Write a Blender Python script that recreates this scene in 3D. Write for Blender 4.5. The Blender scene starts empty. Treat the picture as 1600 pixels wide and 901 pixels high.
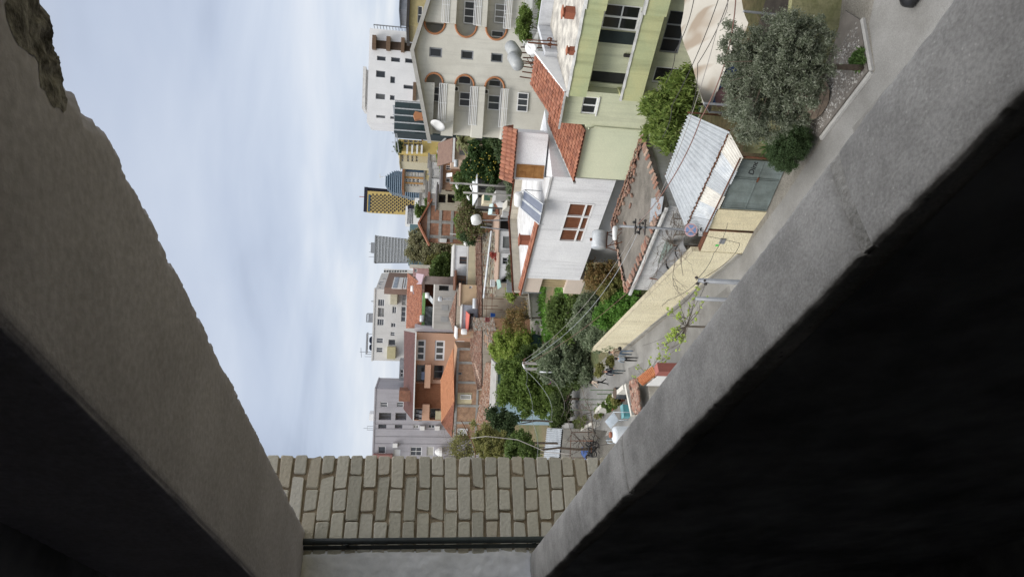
import bpy, bmesh, math, random
import numpy as np
from mathutils import Vector, noise, Matrix
rnd = random.Random(7)
S = bpy.context.scene
COL = S.collection
# ------------------------------------------------------------------ camera
CAMZ = 15.0
FPX, PITCH, ROLL = 1050.0, math.radians(7.9), 0.042
vF = Vector((0, math.cos(PITCH), -math.sin(PITCH)))
vR = Vector((1, 0, 0)); vU = Vector((0, math.sin(PITCH), math.cos(PITCH)))
cR = vR*math.cos(ROLL) + vU*math.sin(ROLL)
cU = -vR*math.sin(ROLL) + vU*math.cos(ROLL)
CP = Vector((0, 0, CAMZ))
cam = bpy.data.cameras.new('camera'); camo = bpy.data.objects.new('camera', cam); COL.objects.link(camo)
ax, ay, az = -cU, cR, -vF                 # the phone was held on its side: world up points to the picture's left
camo.matrix_world = Matrix(((ax.x, ay.x, az.x, 0), (ax.y, ay.y, az.y, 0), (ax.z, ay.z, az.z, CAMZ), (0, 0, 0, 1)))
cam.sensor_fit = 'HORIZONTAL'; cam.sensor_width = 36; cam.lens = 36*FPX/1600
cam.clip_start = 0.05; cam.clip_end = 6000
S.camera = camo
# ------------------------------------------------------------------ world, sun, exposure
SUN_EL, SUN_AZ = math.radians(52), math.radians(232)   # azimuth: compass direction the light comes from (0 = +Y, 90 = +X)
W = bpy.data.worlds.new("World"); S.world = W; W.use_nodes = True
nt = W.node_tree; nt.nodes.clear()
def N(nt, t, **k):
    n = nt.nodes.new(t)
    for a, b in k.items(): setattr(n, a, b)
    return n
L = nt.links.new
out = N(nt, 'ShaderNodeOutputWorld'); bg = N(nt, 'ShaderNodeBackground'); L(bg.outputs[0], out.inputs[0])
sky = N(nt, 'ShaderNodeTexSky', sky_type='NISHITA', sun_disc=False, sun_elevation=SUN_EL, sun_rotation=SUN_AZ)
tc = N(nt, 'ShaderNodeTexCoord')
sep = N(nt, 'ShaderNodeSeparateXYZ'); L(tc.outputs['Generated'], sep.inputs[0])
zz = N(nt, 'ShaderNodeMath', operation='MAXIMUM'); L(sep.outputs[2], zz.inputs[0]); zz.inputs[1].default_value = 0.0
za = N(nt, 'ShaderNodeMath', operation='ADD'); L(zz.outputs[0], za.inputs[0]); za.inputs[1].default_value = 0.16
dx = N(nt, 'ShaderNodeMath', operation='DIVIDE'); L(sep.outputs[0], dx.inputs[0]); L(za.outputs[0], dx.inputs[1])
dy = N(nt, 'ShaderNodeMath', operation='DIVIDE'); L(sep.outputs[1], dy.inputs[0]); L(za.outputs[0], dy.inputs[1])
cmb = N(nt, 'ShaderNodeCombineXYZ'); L(dx.outputs[0], cmb.inputs[0]); L(dy.outputs[0], cmb.inputs[1])
def cloud(scale, detail, stretch, off):
    mp = N(nt, 'ShaderNodeMapping'); mp.inputs['Scale'].default_value = stretch; mp.inputs['Location'].default_value = off
    L(cmb.outputs[0], mp.inputs[0])
    n = N(nt, 'ShaderNodeTexNoise'); n.inputs['Scale'].default_value = scale; n.inputs['Detail'].default_value = detail
    n.inputs['Roughness'].default_value = .5; n.inputs['Distortion'].default_value = .5; L(mp.outputs[0], n.inputs['Vector']); return n
c1 = cloud(.5, 5, (.8, .9, 1), (3.1, .4, 0)); c2 = cloud(1.25, 6, (.6, 1.0, 1), (7.7, 2.2, 0))
mx = N(nt, 'ShaderNodeMath', operation='MULTIPLY_ADD'); L(c2.outputs[0], mx.inputs[0]); mx.inputs[1].default_value = .5
L(c1.outputs[0], mx.inputs[2])
cr_ = N(nt, 'ShaderNodeValToRGB'); L(mx.outputs[0], cr_.inputs[0])
e = cr_.color_ramp.elements
e[0].position = .54; e[0].color = (.44, .50, .63, 1); e[1].position = .92; e[1].color = (.88, .91, .97, 1)
m_ = e.new(.66); m_.color = (.575, .645, .785, 1); m2_ = e.new(.78); m2_.color = (.685, .75, .87, 1)
vs = N(nt, 'ShaderNodeVectorMath', operation='SCALE'); L(cr_.outputs[0], vs.inputs[0]); vs.inputs['Scale'].default_value = 8.2
zr = N(nt, 'ShaderNodeMapRange'); L(zz.outputs[0], zr.inputs[0]); zr.inputs[1].default_value = .45; zr.inputs[2].default_value = 1.0; zr.inputs[3].default_value = 6.6; zr.inputs[4].default_value = 20.0
L(zr.outputs[0], vs.inputs['Scale'])      # an overcast sky is about three times as bright overhead as near the horizon
mixc = N(nt, 'ShaderNodeMixRGB'); mixc.inputs[0].default_value = .9; L(sky.outputs[0], mixc.inputs[1]); L(vs.outputs[0], mixc.inputs[2])
nf = N(nt, 'ShaderNodeMapRange'); L(zz.outputs[0], nf.inputs[0]); nf.inputs[1].default_value = .42; nf.inputs[2].default_value = .75; nf.inputs[4].default_value = .8
mn = N(nt, 'ShaderNodeMixRGB'); L(nf.outputs[0], mn.inputs[0]); L(mixc.outputs[0], mn.inputs[1])
ng = N(nt, 'ShaderNodeVectorMath', operation='SCALE'); ng.inputs[0].default_value = (.76, .745, .72); L(zr.outputs[0], ng.inputs['Scale']); L(ng.outputs[0], mn.inputs[2])   # sky overhead, out of view, greyed to take blue out of its light
L(mn.outputs[0], bg.inputs[0]); bg.inputs[1].default_value = 0.1
sl = bpy.data.lights.new('sun', 'SUN'); sl.energy = 1.5; sl.angle = math.radians(28); sl.color = (1, .965, .91)
so = bpy.data.objects.new('sun', sl); COL.objects.link(so)
so.rotation_euler = Vector((-math.sin(SUN_AZ)*math.cos(SUN_EL), -math.cos(SUN_AZ)*math.cos(SUN_EL), -math.sin(SUN_EL))).to_track_quat('-Z', 'Y').to_euler()
S.view_settings.view_transform = 'Standard'; S.view_settings.look = 'None'
S.view_settings.exposure = 0.55; S.view_settings.gamma = 1.0; S.view_settings.use_curve_mapping = False
S.cycles.max_bounces = 6; S.cycles.diffuse_bounces = 4; S.cycles.glossy_bounces = 3
S.cycles.transparent_max_bounces = 8
# ------------------------------------------------------------------ survey: readings of the photograph -> places
TL = dict(A=(550, 0, 4.097), B=(800, 0, 4.097), D=(550, 180, 4.097), E=(800, 180, 4.097), F=(1000, 180, 4.097), G=(550, 360, 4.097),
          H=(800, 360, 4.097), I=(550, 540, 4.097), J=(800, 540, 4.097), C=(1050, 0, 3.721), a=(600, 190, 7.506), b=(700, 360, 7.506),
          c=(700, 440, 7.506), d=(560, 400, 7.506), e=(880, 600, 7.506), g=(700, 280, 7.506), h=(800, 540, 7.506), i=(800, 0, 7.506),
          k=(560, 180, 10.008), l=(560, 260, 10.008), m=(560, 350, 10.008), n=(560, 500, 10.008), o=(560, 620, 7.506), q=(680, 540, 7.506),
          r=(920, 300, 6.005), s=(940, 430, 6.005), P=(0, 0, 1.0))
def T(k, zx, zy):
    a, b, s = TL[k]; return (a+zx/s, b+zy/s)
def ray(p): return vF*FPX + cR*(901-p[1]-450.5) - cU*(p[0]-800)
def Gz(p, z=0.0):                         # where the sight line meets height z
    d = ray(p); return CP + d*((z-CAMZ)/d.z)
def Dy(p, dep):                           # where the sight line is dep metres ahead
    d = ray(p); return CP + d*(dep/d.y)
class Fr:                                 # a vertical facade plane: s runs left along it, z up, o out towards the viewer
    def __init__(f, p, phi):
        f.p = Vector((p[0], p[1], 0)); ph = math.radians(phi)
        f.d = Vector((-math.sin(ph), math.cos(ph), 0)); f.n = Vector((-math.cos(ph), -math.sin(ph), 0))
    def hit(f, px, o=0.0):
        d = ray(px); P = CP + d*(((f.p + f.n*o - CP).dot(f.n))/d.dot(f.n)); q = P-f.p
        return q.dot(f.d), P.z
    def pt(f, s, z, o=0.0): return f.p + f.d*s + f.n*o + Vector((0, 0, z))
    def rect(f, k, x0, x1, y0, y1, o=0.0):
        xm, ym = (x0+x1)/2, (y0+y1)/2
        sa, sb = f.hit(T(k, xm, y0), o)[0], f.hit(T(k, xm, y1), o)[0]
        za, zb = f.hit(T(k, x0, ym), o)[1], f.hit(T(k, x1, ym), o)[1]
        return (min(sa, sb), max(sa, sb), min(za, zb), max(za, zb))
def fr_at(px, dep, phi):
    P = Dy(px, dep); return Fr((P.x, P.y), phi)
# ------------------------------------------------------------------ objects
OFF = {}
def tag(o, label=None, cat=None, group=None, kind=None):
    if label: o['label'] = label
    if cat: o['category'] = cat
    if group: o['group'] = group
    if kind: o['kind'] = kind
    return o
def thing(name, label, cat, loc=(0, 0, 0), group=None):
    o = bpy.data.objects.new(name, None); COL.objects.link(o); o.location = Vector(loc); o.empty_display_size = .3
    OFF[o.name] = Vector(loc); return tag(o, label, cat, group)
class MB:
    def __init__(m): m.v = []; m.f = []; m.mi = []; m.cur = 0
    def add(m, vs, fs):
        b = len(m.v); m.v += [tuple(v) for v in vs]
        for f in fs: m.f.append(tuple(b+i for i in f)); m.mi.append(m.cur)
    def quad(m, *p): m.add(p, [tuple(range(len(p)))])
    def hexa(m, p):                       # p: 4 bottom + 4 top
        m.add(p, [(3, 2, 1, 0), (4, 5, 6, 7), (0, 1, 5, 4), (1, 2, 6, 5), (2, 3, 7, 6), (3, 0, 4, 7)])
    def box(m, c, sx, sy, sz, rz=0.0):    # base-centred box
        ca, sa = math.cos(rz), math.sin(rz); p = []
        for z in (0, sz):
            for a, b in ((-1, -1), (1, -1), (1, 1), (-1, 1)):
                x, y = a*sx/2, b*sy/2; p.append((c[0]+x*ca-y*sa, c[1]+x*sa+y*ca, c[2]+z))
        m.hexa(p)
    def fbox(m, fr, s0, s1, z0, z1, o0, o1):
        m.hexa([fr.pt(s0, z0, o0), fr.pt(s1, z0, o0), fr.pt(s1, z0, o1), fr.pt(s0, z0, o1),
                fr.pt(s0, z1, o0), fr.pt(s1, z1, o0), fr.pt(s1, z1, o1), fr.pt(s0, z1, o1)])
    def prism(m, poly, vec):              # polygon of 3-D points pushed along vec
        n = len(poly); vec = Vector(vec); P = [Vector(p) for p in poly]
        m.add(P + [p+vec for p in P], [tuple(range(n))[::-1], tuple(range(n, 2*n))] + [(i, (i+1) % n, n+(i+1) % n, n+i) for i in range(n)])
    def fprism(m, fr, sz, o0, o1): m.prism([fr.pt(s, z, o0) for s, z in sz], fr.n*(o1-o0))
    def tube(m, pts, r, sides=6, r1=None, cap=True):
        pts = [Vector(p) for p in pts]; n = len(pts); b = len(m.v); up = Vector((0, 0, 1)); prev = None
        for i, p in enumerate(pts):
            t = (pts[min(i+1, n-1)]-pts[max(i-1, 0)])
            if t.length < 1e-9: t = up.copy()
            t.normalize()
            if prev is None:
                a = t.cross(up)
                if a.length < .05: a = t.cross(Vector((1, 0, 0)))
            else:
                a = prev - t*prev.dot(t)
                if a.length < 1e-6: a = t.cross(Vector((1, .3, 0)))
            a.normalize(); prev = a; c = t.cross(a)
            rr = r if r1 is None else r + (r1-r)*i/max(1, n-1)
            if isinstance(r, (list, tuple)): rr = r[i]
            for k in range(sides):
                g = 2*math.pi*k/sides; m.v.append(tuple(p + a*(rr*math.cos(g)) + c*(rr*math.sin(g))))
        for i in range(n-1):
            for k in range(sides):
                k2 = (k+1) % sides; m.f.append((b+i*sides+k, b+i*sides+k2, b+(i+1)*sides+k2, b+(i+1)*sides+k)); m.mi.append(m.cur)
        if cap:
            m.f.append(tuple(b+k for k in range(sides))[::-1]); m.mi.append(m.cur)
            m.f.append(tuple(b+(n-1)*sides+k for k in range(sides))); m.mi.append(m.cur)
    def bar(m, a, b, w, h=None):          # rectangular bar between two points
        a, b = Vector(a), Vector(b); h = h or w; t = (b-a).normalized(); s = t.cross(Vector((0, 0, 1)))
        if s.length < .02: s = Vector((1, 0, 0))
        s.normalize(); u = s.cross(t); p = []
        for q in (a, b):
            p += [q-s*w/2-u*h/2, q+s*w/2-u*h/2, q+s*w/2+u*h/2, q-s*w/2+u*h/2]
        m.hexa(p)
    def lathe(m, base, prof, seg=16, axis=(0, 0, 1), sx=1.0):
        axis = Vector(axis).normalized(); a = axis.cross(Vector((0, 0, 1)))
        if a.length < .05: a = Vector((1, 0, 0))
        a.normalize(); c = axis.cross(a); base = Vector(base); b = len(m.v); n = len(prof)
        for r, h in prof:
            for k in range(seg):
                g = 2*math.pi*k/seg; m.v.append(tuple(base + axis*h + a*(r*math.cos(g)*sx) + c*(r*math.sin(g))))
        for i in range(n-1):
            for k in range(seg):
                k2 = (k+1) % seg; m.f.append((b+i*seg+k, b+i*seg+k2, b+(i+1)*seg+k2, b+(i+1)*seg+k)); m.mi.append(m.cur)
        m.f.append(tuple(b+k for k in range(seg))[::-1]); m.mi.append(m.cur)
        m.f.append(tuple(b+(n-1)*seg+k for k in range(seg))); m.mi.append(m.cur)
    def grid(m, fn, nu, nv, closed=False):
        b = len(m.v)
        for j in range(nv+1):
            for i in range(nu+1): m.v.append(tuple(fn(i/nu, j/nv)))
        for j in range(nv):
            for i in range(nu):
                q = b+j*(nu+1)+i; m.f.append((q, q+1, q+nu+2, q+nu+1)); m.mi.append(m.cur)
    def ring(m, c, ax, R, r, n=20, k=6):
        ax = Vector(ax).normalized(); a = ax.cross(Vector((0, 0, 1)))
        if a.length < .05: a = Vector((1, 0, 0))
        a.normalize(); b = ax.cross(a); c = Vector(c)
        m.tube([c + a*(R*math.cos(2*math.pi*i/n)) + b*(R*math.sin(2*math.pi*i/n)) for i in range(n+1)], r, k, cap=False)
    def obj(m, name, mat, parent=None, smooth=False, kind=None, label=None):
        off = Vector((0, 0, 0)); q = parent
        while q is not None: off += q.location; q = q.parent
        me = bpy.data.meshes.new(name); me.from_pydata([(v[0]-off.x, v[1]-off.y, v[2]-off.z) for v in m.v], [], m.f)
        for mm in (mat if isinstance(mat, (list, tuple)) else [mat]): me.materials.append(mm)
        if any(m.mi): me.polygons.foreach_set('material_index', m.mi)
        bm = bmesh.new(); bm.from_mesh(me); bmesh.ops.recalc_face_normals(bm, faces=bm.faces); bm.to_mesh(me); bm.free()
        if smooth:
            me.polygons.foreach_set('use_smooth', [True]*len(me.polygons))
        o = bpy.data.objects.new(name, me); COL.objects.link(o)
        if parent is not None: o.parent = parent
        if kind: o['kind'] = kind
        if label: o['label'] = label
        return o
    def solo(m, name, mat, label, cat, group=None, smooth=False, kind=None):
        V = np.array(m.v); loc = Vector(((V[:, 0].min()+V[:, 0].max())/2, (V[:, 1].min()+V[:, 1].max())/2, V[:, 2].min()))
        m.v = [(v[0]-loc.x, v[1]-loc.y, v[2]-loc.z) for v in m.v]
        o = m.obj(name, mat, None, smooth); o.location = loc
        return tag(o, label, cat, group, kind)
def copy_thing(root, loc, rz=0.0, label=None, group=None, scale=None):
    c = root.copy(); COL.objects.link(c); c.location = loc; c.rotation_euler = (0, 0, rz)
    if scale: c.scale = (scale,)*3
    if label: c['label'] = label
    if group: c['group'] = group
    def kids(o, n):
        for ch in o.children:
            d = ch.copy(); COL.objects.link(d); d.parent = n; kids(ch, d)
    kids(root, c); return c
# ------------------------------------------------------------------ materials
MT = {}
def pm(name, c, c2=None, sc=1.5, ro=.85, bump=.25, bs=30, streak=0.0, spec=.3, metal=0.0, dirt=0.0, fine=.12, bd=.02):
    """base colour c, blotched with c2; fine grain; vertical streaks (weather stains); bump"""
    if name in MT: return MT[name]
    m = bpy.data.materials.new(name); m.use_nodes = True; nt = m.node_tree; l = nt.links.new
    b = nt.nodes['Principled BSDF']; b.inputs['Roughness'].default_value = ro; b.inputs['Metallic'].default_value = metal
    b.inputs['Specular IOR Level'].default_value = spec
    tc = N(nt, 'ShaderNodeTexCoord'); c2 = c2 or tuple(x*.8 for x in c)
    n1 = N(nt, 'ShaderNodeTexNoise'); n1.inputs['Scale'].default_value = sc; n1.inputs['Detail'].default_value = 8; n1.inputs['Roughness'].default_value = .62
    l(tc.outputs['Object'], n1.inputs['Vector'])
    r1 = N(nt, 'ShaderNodeValToRGB'); l(n1.outputs[0], r1.inputs[0])
    r1.color_ramp.elements[0].position = .36; r1.color_ramp.elements[0].color = (*c2, 1)
    r1.color_ramp.elements[1].position = .62; r1.color_ramp.elements[1].color = (*c, 1)
    col = r1.outputs[0]
    n2 = N(nt, 'ShaderNodeTexNoise'); n2.inputs['Scale'].default_value = bs; n2.inputs['Detail'].default_value = 5
    l(tc.outputs['Object'], n2.inputs['Vector'])
    if fine:
        mr = N(nt, 'ShaderNodeMapRange'); mr.inputs[1].default_value = .3; mr.inputs[2].default_value = .7
        mr.inputs[3].default_value = 1-fine; mr.inputs[4].default_value = 1+fine; l(n2.outputs[0], mr.inputs[0])
        v = N(nt, 'ShaderNodeVectorMath', operation='SCALE'); l(col, v.inputs[0]); l(mr.outputs[0], v.inputs['Scale']); col = v.outputs[0]
    if streak:
        mp = N(nt, 'ShaderNodeMapping'); mp.inputs['Scale'].default_value = (3.0, 3.0, .16); l(tc.outputs['Object'], mp.inputs[0])
        n3 = N(nt, 'ShaderNodeTexNoise'); n3.inputs['Scale'].default_value = .9; n3.inputs['Detail'].default_value = 7; n3.inputs['Roughness'].default_value = .65
        l(mp.outputs[0], n3.inputs['Vector'])
        mr = N(nt, 'ShaderNodeMapRange'); mr.inputs[1].default_value = .5; mr.inputs[2].default_value = .75; mr.inputs[3].default_value = 1; mr.inputs[4].default_value = 1-streak
        l(n3.outputs[0], mr.inputs[0])
        v = N(nt, 'ShaderNodeVectorMath', operation='SCALE'); l(col, v.inputs[0]); l(mr.outputs[0], v.inputs['Scale']); col = v.outputs[0]
    l(col, b.inputs['Base Color'])
    if bump:
        bn = N(nt, 'ShaderNodeBump'); bn.inputs['Strength'].default_value = bump; bn.inputs['Distance'].default_value = bd
        l(n2.outputs[0], bn.inputs['Height']); l(bn.outputs[0], b.inputs['Normal'])
    MT[name] = m; return m
def leafmat(name, cols, trans=.42):
    cols = [tuple(x*1.75 for x in c) for c in cols]
    if name in MT: return MT[name]
    m = bpy.data.materials.new(name); m.use_nodes = True; nt = m.node_tree; l = nt.links.new
    b = nt.nodes['Principled BSDF']; b.inputs['Roughness'].default_value = .6; b.inputs['Specular IOR Level'].default_value = .25
    g = N(nt, 'ShaderNodeNewGeometry'); r = N(nt, 'ShaderNodeValToRGB'); l(g.outputs['Random Per Island'], r.inputs[0])
    el = r.color_ramp.elements; el[0].color = (*cols[0], 1); el[1].color = (*cols[-1], 1)
    for i, c in enumerate(cols[1:-1]): q = el.new((i+1)/(len(cols)-1)); q.color = (*c, 1)
    l(r.outputs[0], b.inputs['Base Color'])
    t = N(nt, 'ShaderNodeBsdfTranslucent'); l(r.outputs[0], t.inputs[0])
    ms = N(nt, 'ShaderNodeMixShader'); ms.inputs[0].default_value = trans
    l(b.outputs[0], ms.inputs[1]); l(t.outputs[0], ms.inputs[2]); l(ms.outputs[0], nt.nodes['Material Output'].inputs[0])
    MT[name] = m; return m
def pick(name, cols, ro=.85, bump=.3, bs=25, vary=(.75, 1.2)):
    """colour picked per loose piece (tiles, bricks, stones)"""
    if name in MT: return MT[name]
    m = pm(name, cols[0], ro=ro, bump=bump, bs=bs); nt = m.node_tree; l = nt.links.new
    g = N(nt, 'ShaderNodeNewGeometry'); r = N(nt, 'ShaderNodeValToRGB'); l(g.outputs['Random Per Island'], r.inputs[0])
    el = r.color_ramp.elements; el[0].color = (*cols[0], 1); el[1].color = (*cols[-1], 1)
    for i, c in enumerate(cols[1:-1]): q = el.new((i+1)/(len(cols)-1)); q.color = (*c, 1)
    b = nt.nodes['Principled BSDF']; src = b.inputs['Base Color'].links[0].from_socket
    n2 = [n for n in nt.nodes if n.type == 'TEX_NOISE'][1]
    mr = N(nt, 'ShaderNodeMapRange'); mr.inputs[1].default_value = .3; mr.inputs[2].default_value = .7; mr.inputs[3].default_value = vary[0]; mr.inputs[4].default_value = vary[1]
    l(n2.outputs[0], mr.inputs[0]); v = N(nt, 'ShaderNodeVectorMath', operation='SCALE'); l(r.outputs[0], v.inputs[0]); l(mr.outputs[0], v.inputs['Scale'])
    l(v.outputs[0], b.inputs['Base Color']); return m
def brickmat(name, cA, cB, mortar, scale=4.0, rot=0.0):
    if name in MT: return MT[name]
    m = pm(name, cA, cB, bs=20); nt = m.node_tree; l = nt.links.new; b = nt.nodes['Principled BSDF']
    tc = [n for n in nt.nodes if n.type == 'TEX_COORD'][0]
    sp = N(nt, 'ShaderNodeSeparateXYZ'); l(tc.outputs['Object'], sp.inputs[0])
    ad = N(nt, 'ShaderNodeMath', operation='ADD'); l(sp.outputs[0], ad.inputs[0]); l(sp.outputs[1], ad.inputs[1])
    cb = N(nt, 'ShaderNodeCombineXYZ'); l(ad.outputs[0], cb.inputs[0]); l(sp.outputs[2], cb.inputs[1])
    br = N(nt, 'ShaderNodeTexBrick'); l(cb.outputs[0], br.inputs['Vector']); br.inputs['Scale'].default_value = scale
    br.inputs['Color1'].default_value = (*cA, 1); br.inputs['Color2'].default_value = (*cB, 1); br.inputs['Mortar'].default_value = (*mortar, 1)
    br.inputs['Mortar Size'].default_value = .03; br.inputs['Bias'].default_value = -.2
    n2 = [n for n in nt.nodes if n.type == 'TEX_NOISE'][0]
    mr = N(nt, 'ShaderNodeMapRange'); mr.inputs[1].default_value = .3; mr.inputs[2].default_value = .7; mr.inputs[3].default_value = .65; mr.inputs[4].default_value = 1.25
    l(n2.outputs[0], mr.inputs[0]); v = N(nt, 'ShaderNodeVectorMath', operation='SCALE'); l(br.outputs[0], v.inputs[0]); l(mr.outputs[0], v.inputs['Scale'])
    l(v.outputs[0], b.inputs['Base Color']); return m
def glassmat(name, c=(.02, .025, .03), ro=.12, curtain=(.25, .24, .22), amt=.25):
    if name in MT: return MT[name]
    m = bpy.data.materials.new(name); m.use_nodes = True; nt = m.node_tree; l = nt.links.new
    b = nt.nodes['Principled BSDF']; b.inputs['Roughness'].default_value = ro; b.inputs['Specular IOR Level'].default_value = .6
    oi = N(nt, 'ShaderNodeObjectInfo'); gt = N(nt, 'ShaderNodeMath', operation='LESS_THAN'); gt.inputs[1].default_value = amt
    l(oi.outputs['Random'], gt.inputs[0]); tc = N(nt, 'ShaderNodeTexCoord'); wv = N(nt, 'ShaderNodeTexWave'); wv.inputs['Scale'].default_value = 6; wv.inputs['Distortion'].default_value = 2
    l(tc.outputs['Object'], wv.inputs[0]); mu = N(nt, 'ShaderNodeMath', operation='MULTIPLY'); l(gt.outputs[0], mu.inputs[0])
    mr = N(nt, 'ShaderNodeMapRange'); mr.inputs[3].default_value = .5; mr.inputs[4].default_value = .9; l(wv.outputs[1], mr.inputs[0]); l(mr.outputs[0], mu.inputs[1])
    mx = N(nt, 'ShaderNodeMixRGB'); l(mu.outputs[0], mx.inputs[0]); mx.inputs[1].default_value = (*c, 1); mx.inputs[2].default_value = (*curtain, 1)
    l(mx.outputs[0], b.inputs['Base Color']); MT[name] = m; return m
GL = glassmat('window_glass', (.055, .06, .07), .1, (.30, .29, .27), .3); GLD = glassmat('dark_glass', (.022, .025, .03), .12, (.12, .12, .115), .22)
GLK = glassmat('black_glass', (.012, .014, .016), .12, amt=0); GLB = glassmat('blue_glass', (.03, .06, .10), .15, amt=0)
WHITE = pm('white_paint', (.74, .74, .73), (.66, .66, .66), ro=.6, bump=.05)
PVC = pm('white_frame', (.78, .78, .78), (.72, .72, .72), ro=.45, bump=0, fine=.03)
GREYM = pm('grey_metal', (.30, .31, .33), (.24, .25, .27), ro=.5, bump=.05, metal=.3)
GALV = pm('galvanised', (.52, .54, .56), (.40, .42, .44), sc=3, ro=.45, bump=.06, metal=.35, streak=.15)
DARKM = pm('dark_metal', (.03, .03, .03), (.05, .04, .035), ro=.6, bump=.1)
RUST = pm('rusty_iron', (.14, .055, .03), (.08, .035, .02), sc=8, ro=.9, bump=.3)
CONC = pm('concrete', (.36, .35, .33), (.27, .26, .245), sc=1.2, bump=.35, bs=22, streak=.3)
TILE = pick('roof_tile', [(.26, .10, .06), (.33, .135, .08), (.21, .085, .055), (.36, .16, .10), (.28, .11, .07)])
OLDTILE = pick('old_roof_tile', [(.22, .10, .07), (.29, .17, .125), (.15, .085, .065), (.36, .26, .20), (.25, .13, .09), (.19, .14, .115)])
WOOD = pm('brown_wood', (.15, .058, .026), (.10, .04, .02), sc=4, ro=.55, bump=.15, bs=40)
BLACKP = pm('black_plastic', (.015, .015, .017), (.02, .02, .022), ro=.4, bump=.1, bs=60)
# ------------------------------------------------------------------ generic builders
def holed(mb, fr, s0, s1, z0, z1, holes, rev=.2, o=0.0):
    ss = sorted(set([s0, s1] + [min(max(v, s0), s1) for h in holes for v in h[:2]]))
    zs = sorted(set([z0, z1] + [min(max(v, z0), z1) for h in holes for v in h[2:4]]))
    for i in range(len(ss)-1):
        j = 0
        while j < len(zs)-1:
            def inside(j):
                sm, zm = (ss[i]+ss[i+1])/2, (zs[j]+zs[j+1])/2
                return any(h[0] < sm < h[1] and h[2] < zm < h[3] for h in holes)
            if inside(j): j += 1; continue
            k = j
            while k+1 < len(zs)-1 and not inside(k+1): k += 1
            mb.quad(fr.pt(ss[i], zs[j], o), fr.pt(ss[i+1], zs[j], o), fr.pt(ss[i+1], zs[k+1], o), fr.pt(ss[i], zs[k+1], o)); j = k+1
    for h in holes:
        a, b, c, d = h[:4]; r = h[4] if len(h) > 4 else rev
        q = lambda s, z, oo: fr.pt(s, z, oo)
        mb.quad(q(a, c, o), q(a, d, o), q(a, d, o-r), q(a, c, o-r)); mb.quad(q(b, c, o), q(b, d, o), q(b, d, o-r), q(b, c, o-r))
        mb.quad(q(a, c, o), q(b, c, o), q(b, c, o-r), q(a, c, o-r)); mb.quad(q(a, d, o), q(b, d, o), q(b, d, o-r), q(a, d, o-r))
def shell(mb, fr, s0, s1, z0, z1, depth, o=0.0):   # everything but the front
    q = lambda s, z, d: fr.pt(s, z, o-d)
    mb.quad(q(s0, z0, 0), q(s0, z1, 0), q(s0, z1, depth), q(s0, z0, depth)); mb.quad(q(s1, z0, 0), q(s1, z1, 0), q(s1, z1, depth), q(s1, z0, depth))
    mb.quad(q(s0, z0, depth), q(s1, z0, depth), q(s1, z1, depth), q(s0, z1, depth)); mb.quad(q(s0, z1, 0), q(s1, z1, 0), q(s1, z1, depth), q(s0, z1, depth))
def window(parent, fr, h, frame=None, pane=None, nx=2, nz=1, rev=.18, fw=.07, o=0.0, name='window', sill=0.0, tr=None):
    a, b, c, d = h[:4]; mb = MB(); o0, o1 = o-rev+.012, o-rev+.08
    mb.fbox(fr, a, b, c, c+fw, o0, o1); mb.fbox(fr, a, b, d-fw, d, o0, o1)
    mb.fbox(fr, a, a+fw, c+fw, d-fw, o0, o1); mb.fbox(fr, b-fw, b, c+fw, d-fw, o0, o1)
    for i in range(1, nx): s = a+(b-a)*i/nx; mb.fbox(fr, s-fw/2, s+fw/2, c+fw, d-fw, o0, o1)
    for i in range(1, nz): z = c+(d-c)*i/nz; mb.fbox(fr, a+fw, b-fw, z-fw*.4, z+fw*.4, o0, o1-.012)
    w = mb.obj(name, frame or PVC, parent)
    p = MB(); p.quad(fr.pt(a, c, o0+.012), fr.pt(b, c, o0+.012), fr.pt(b, d, o0+.012), fr.pt(a, d, o0+.012)); p.obj('pane', pane or GL, w)
    if sill:
        q = MB(); q.fbox(fr, a-.06, b+.06, c-.06, c-.003, o+.003, o+sill); q.obj('sill', frame or PVC, w)
    if tr is not None:
        q = MB(); t = .12
        q.fbox(fr, a-t, b+t, d+.003, d+t, o+.003, o+.04); q.fbox(fr, a-t, b+t, c-t, c-.003, o+.003, o+.04)
        q.fbox(fr, a-t, a-.003, c, d, o+.003, o+.04); q.fbox(fr, b+.003, b+t, c, d, o+.003, o+.04); q.obj('surround', tr, w)
    return w
def house(name, label, fr, s0, s1, z0, z1, depth, mat, wins=(), roof=None, parapet=0.0, cat='building', group=None, eave=0.0, rthick=.2, ws=None):
    """block with recessed windows; wins: (rect, kwargs). returns root"""
    root = thing(name, label, cat, fr.pt((s0+s1)/2, 0, -depth/2), group)
    mb = MB(); holed(mb, fr, s0, s1, z0, z1, [(w[0][0], w[0][1], w[0][2], w[0][3], w[1].get('rev', .18)) for w in wins]); shell(mb, fr, s0, s1, z0, z1, depth)
    mb.obj('wall', mat, root)
    for r, k in wins: window(root, fr, r, **k)
    if roof:
        mb = MB()
        mb.fbox(fr, s0-eave, s1+eave, z1+.003, z1+rthick, -depth-eave, eave)
        if parapet:
            t = .18
            mb.fbox(fr, s0-eave, s1+eave, z1+rthick+.003, z1+rthick+parapet, eave-t, eave)
            mb.fbox(fr, s0-eave, s0-eave+t, z1+rthick+.003, z1+rthick+parapet, -depth, eave-t-.003)
            mb.fbox(fr, s1+eave-t, s1+eave, z1+rthick+.003, z1+rthick+parapet, -depth, eave-t-.003)
        mb.obj('roof', roof, root)
    return root
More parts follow.
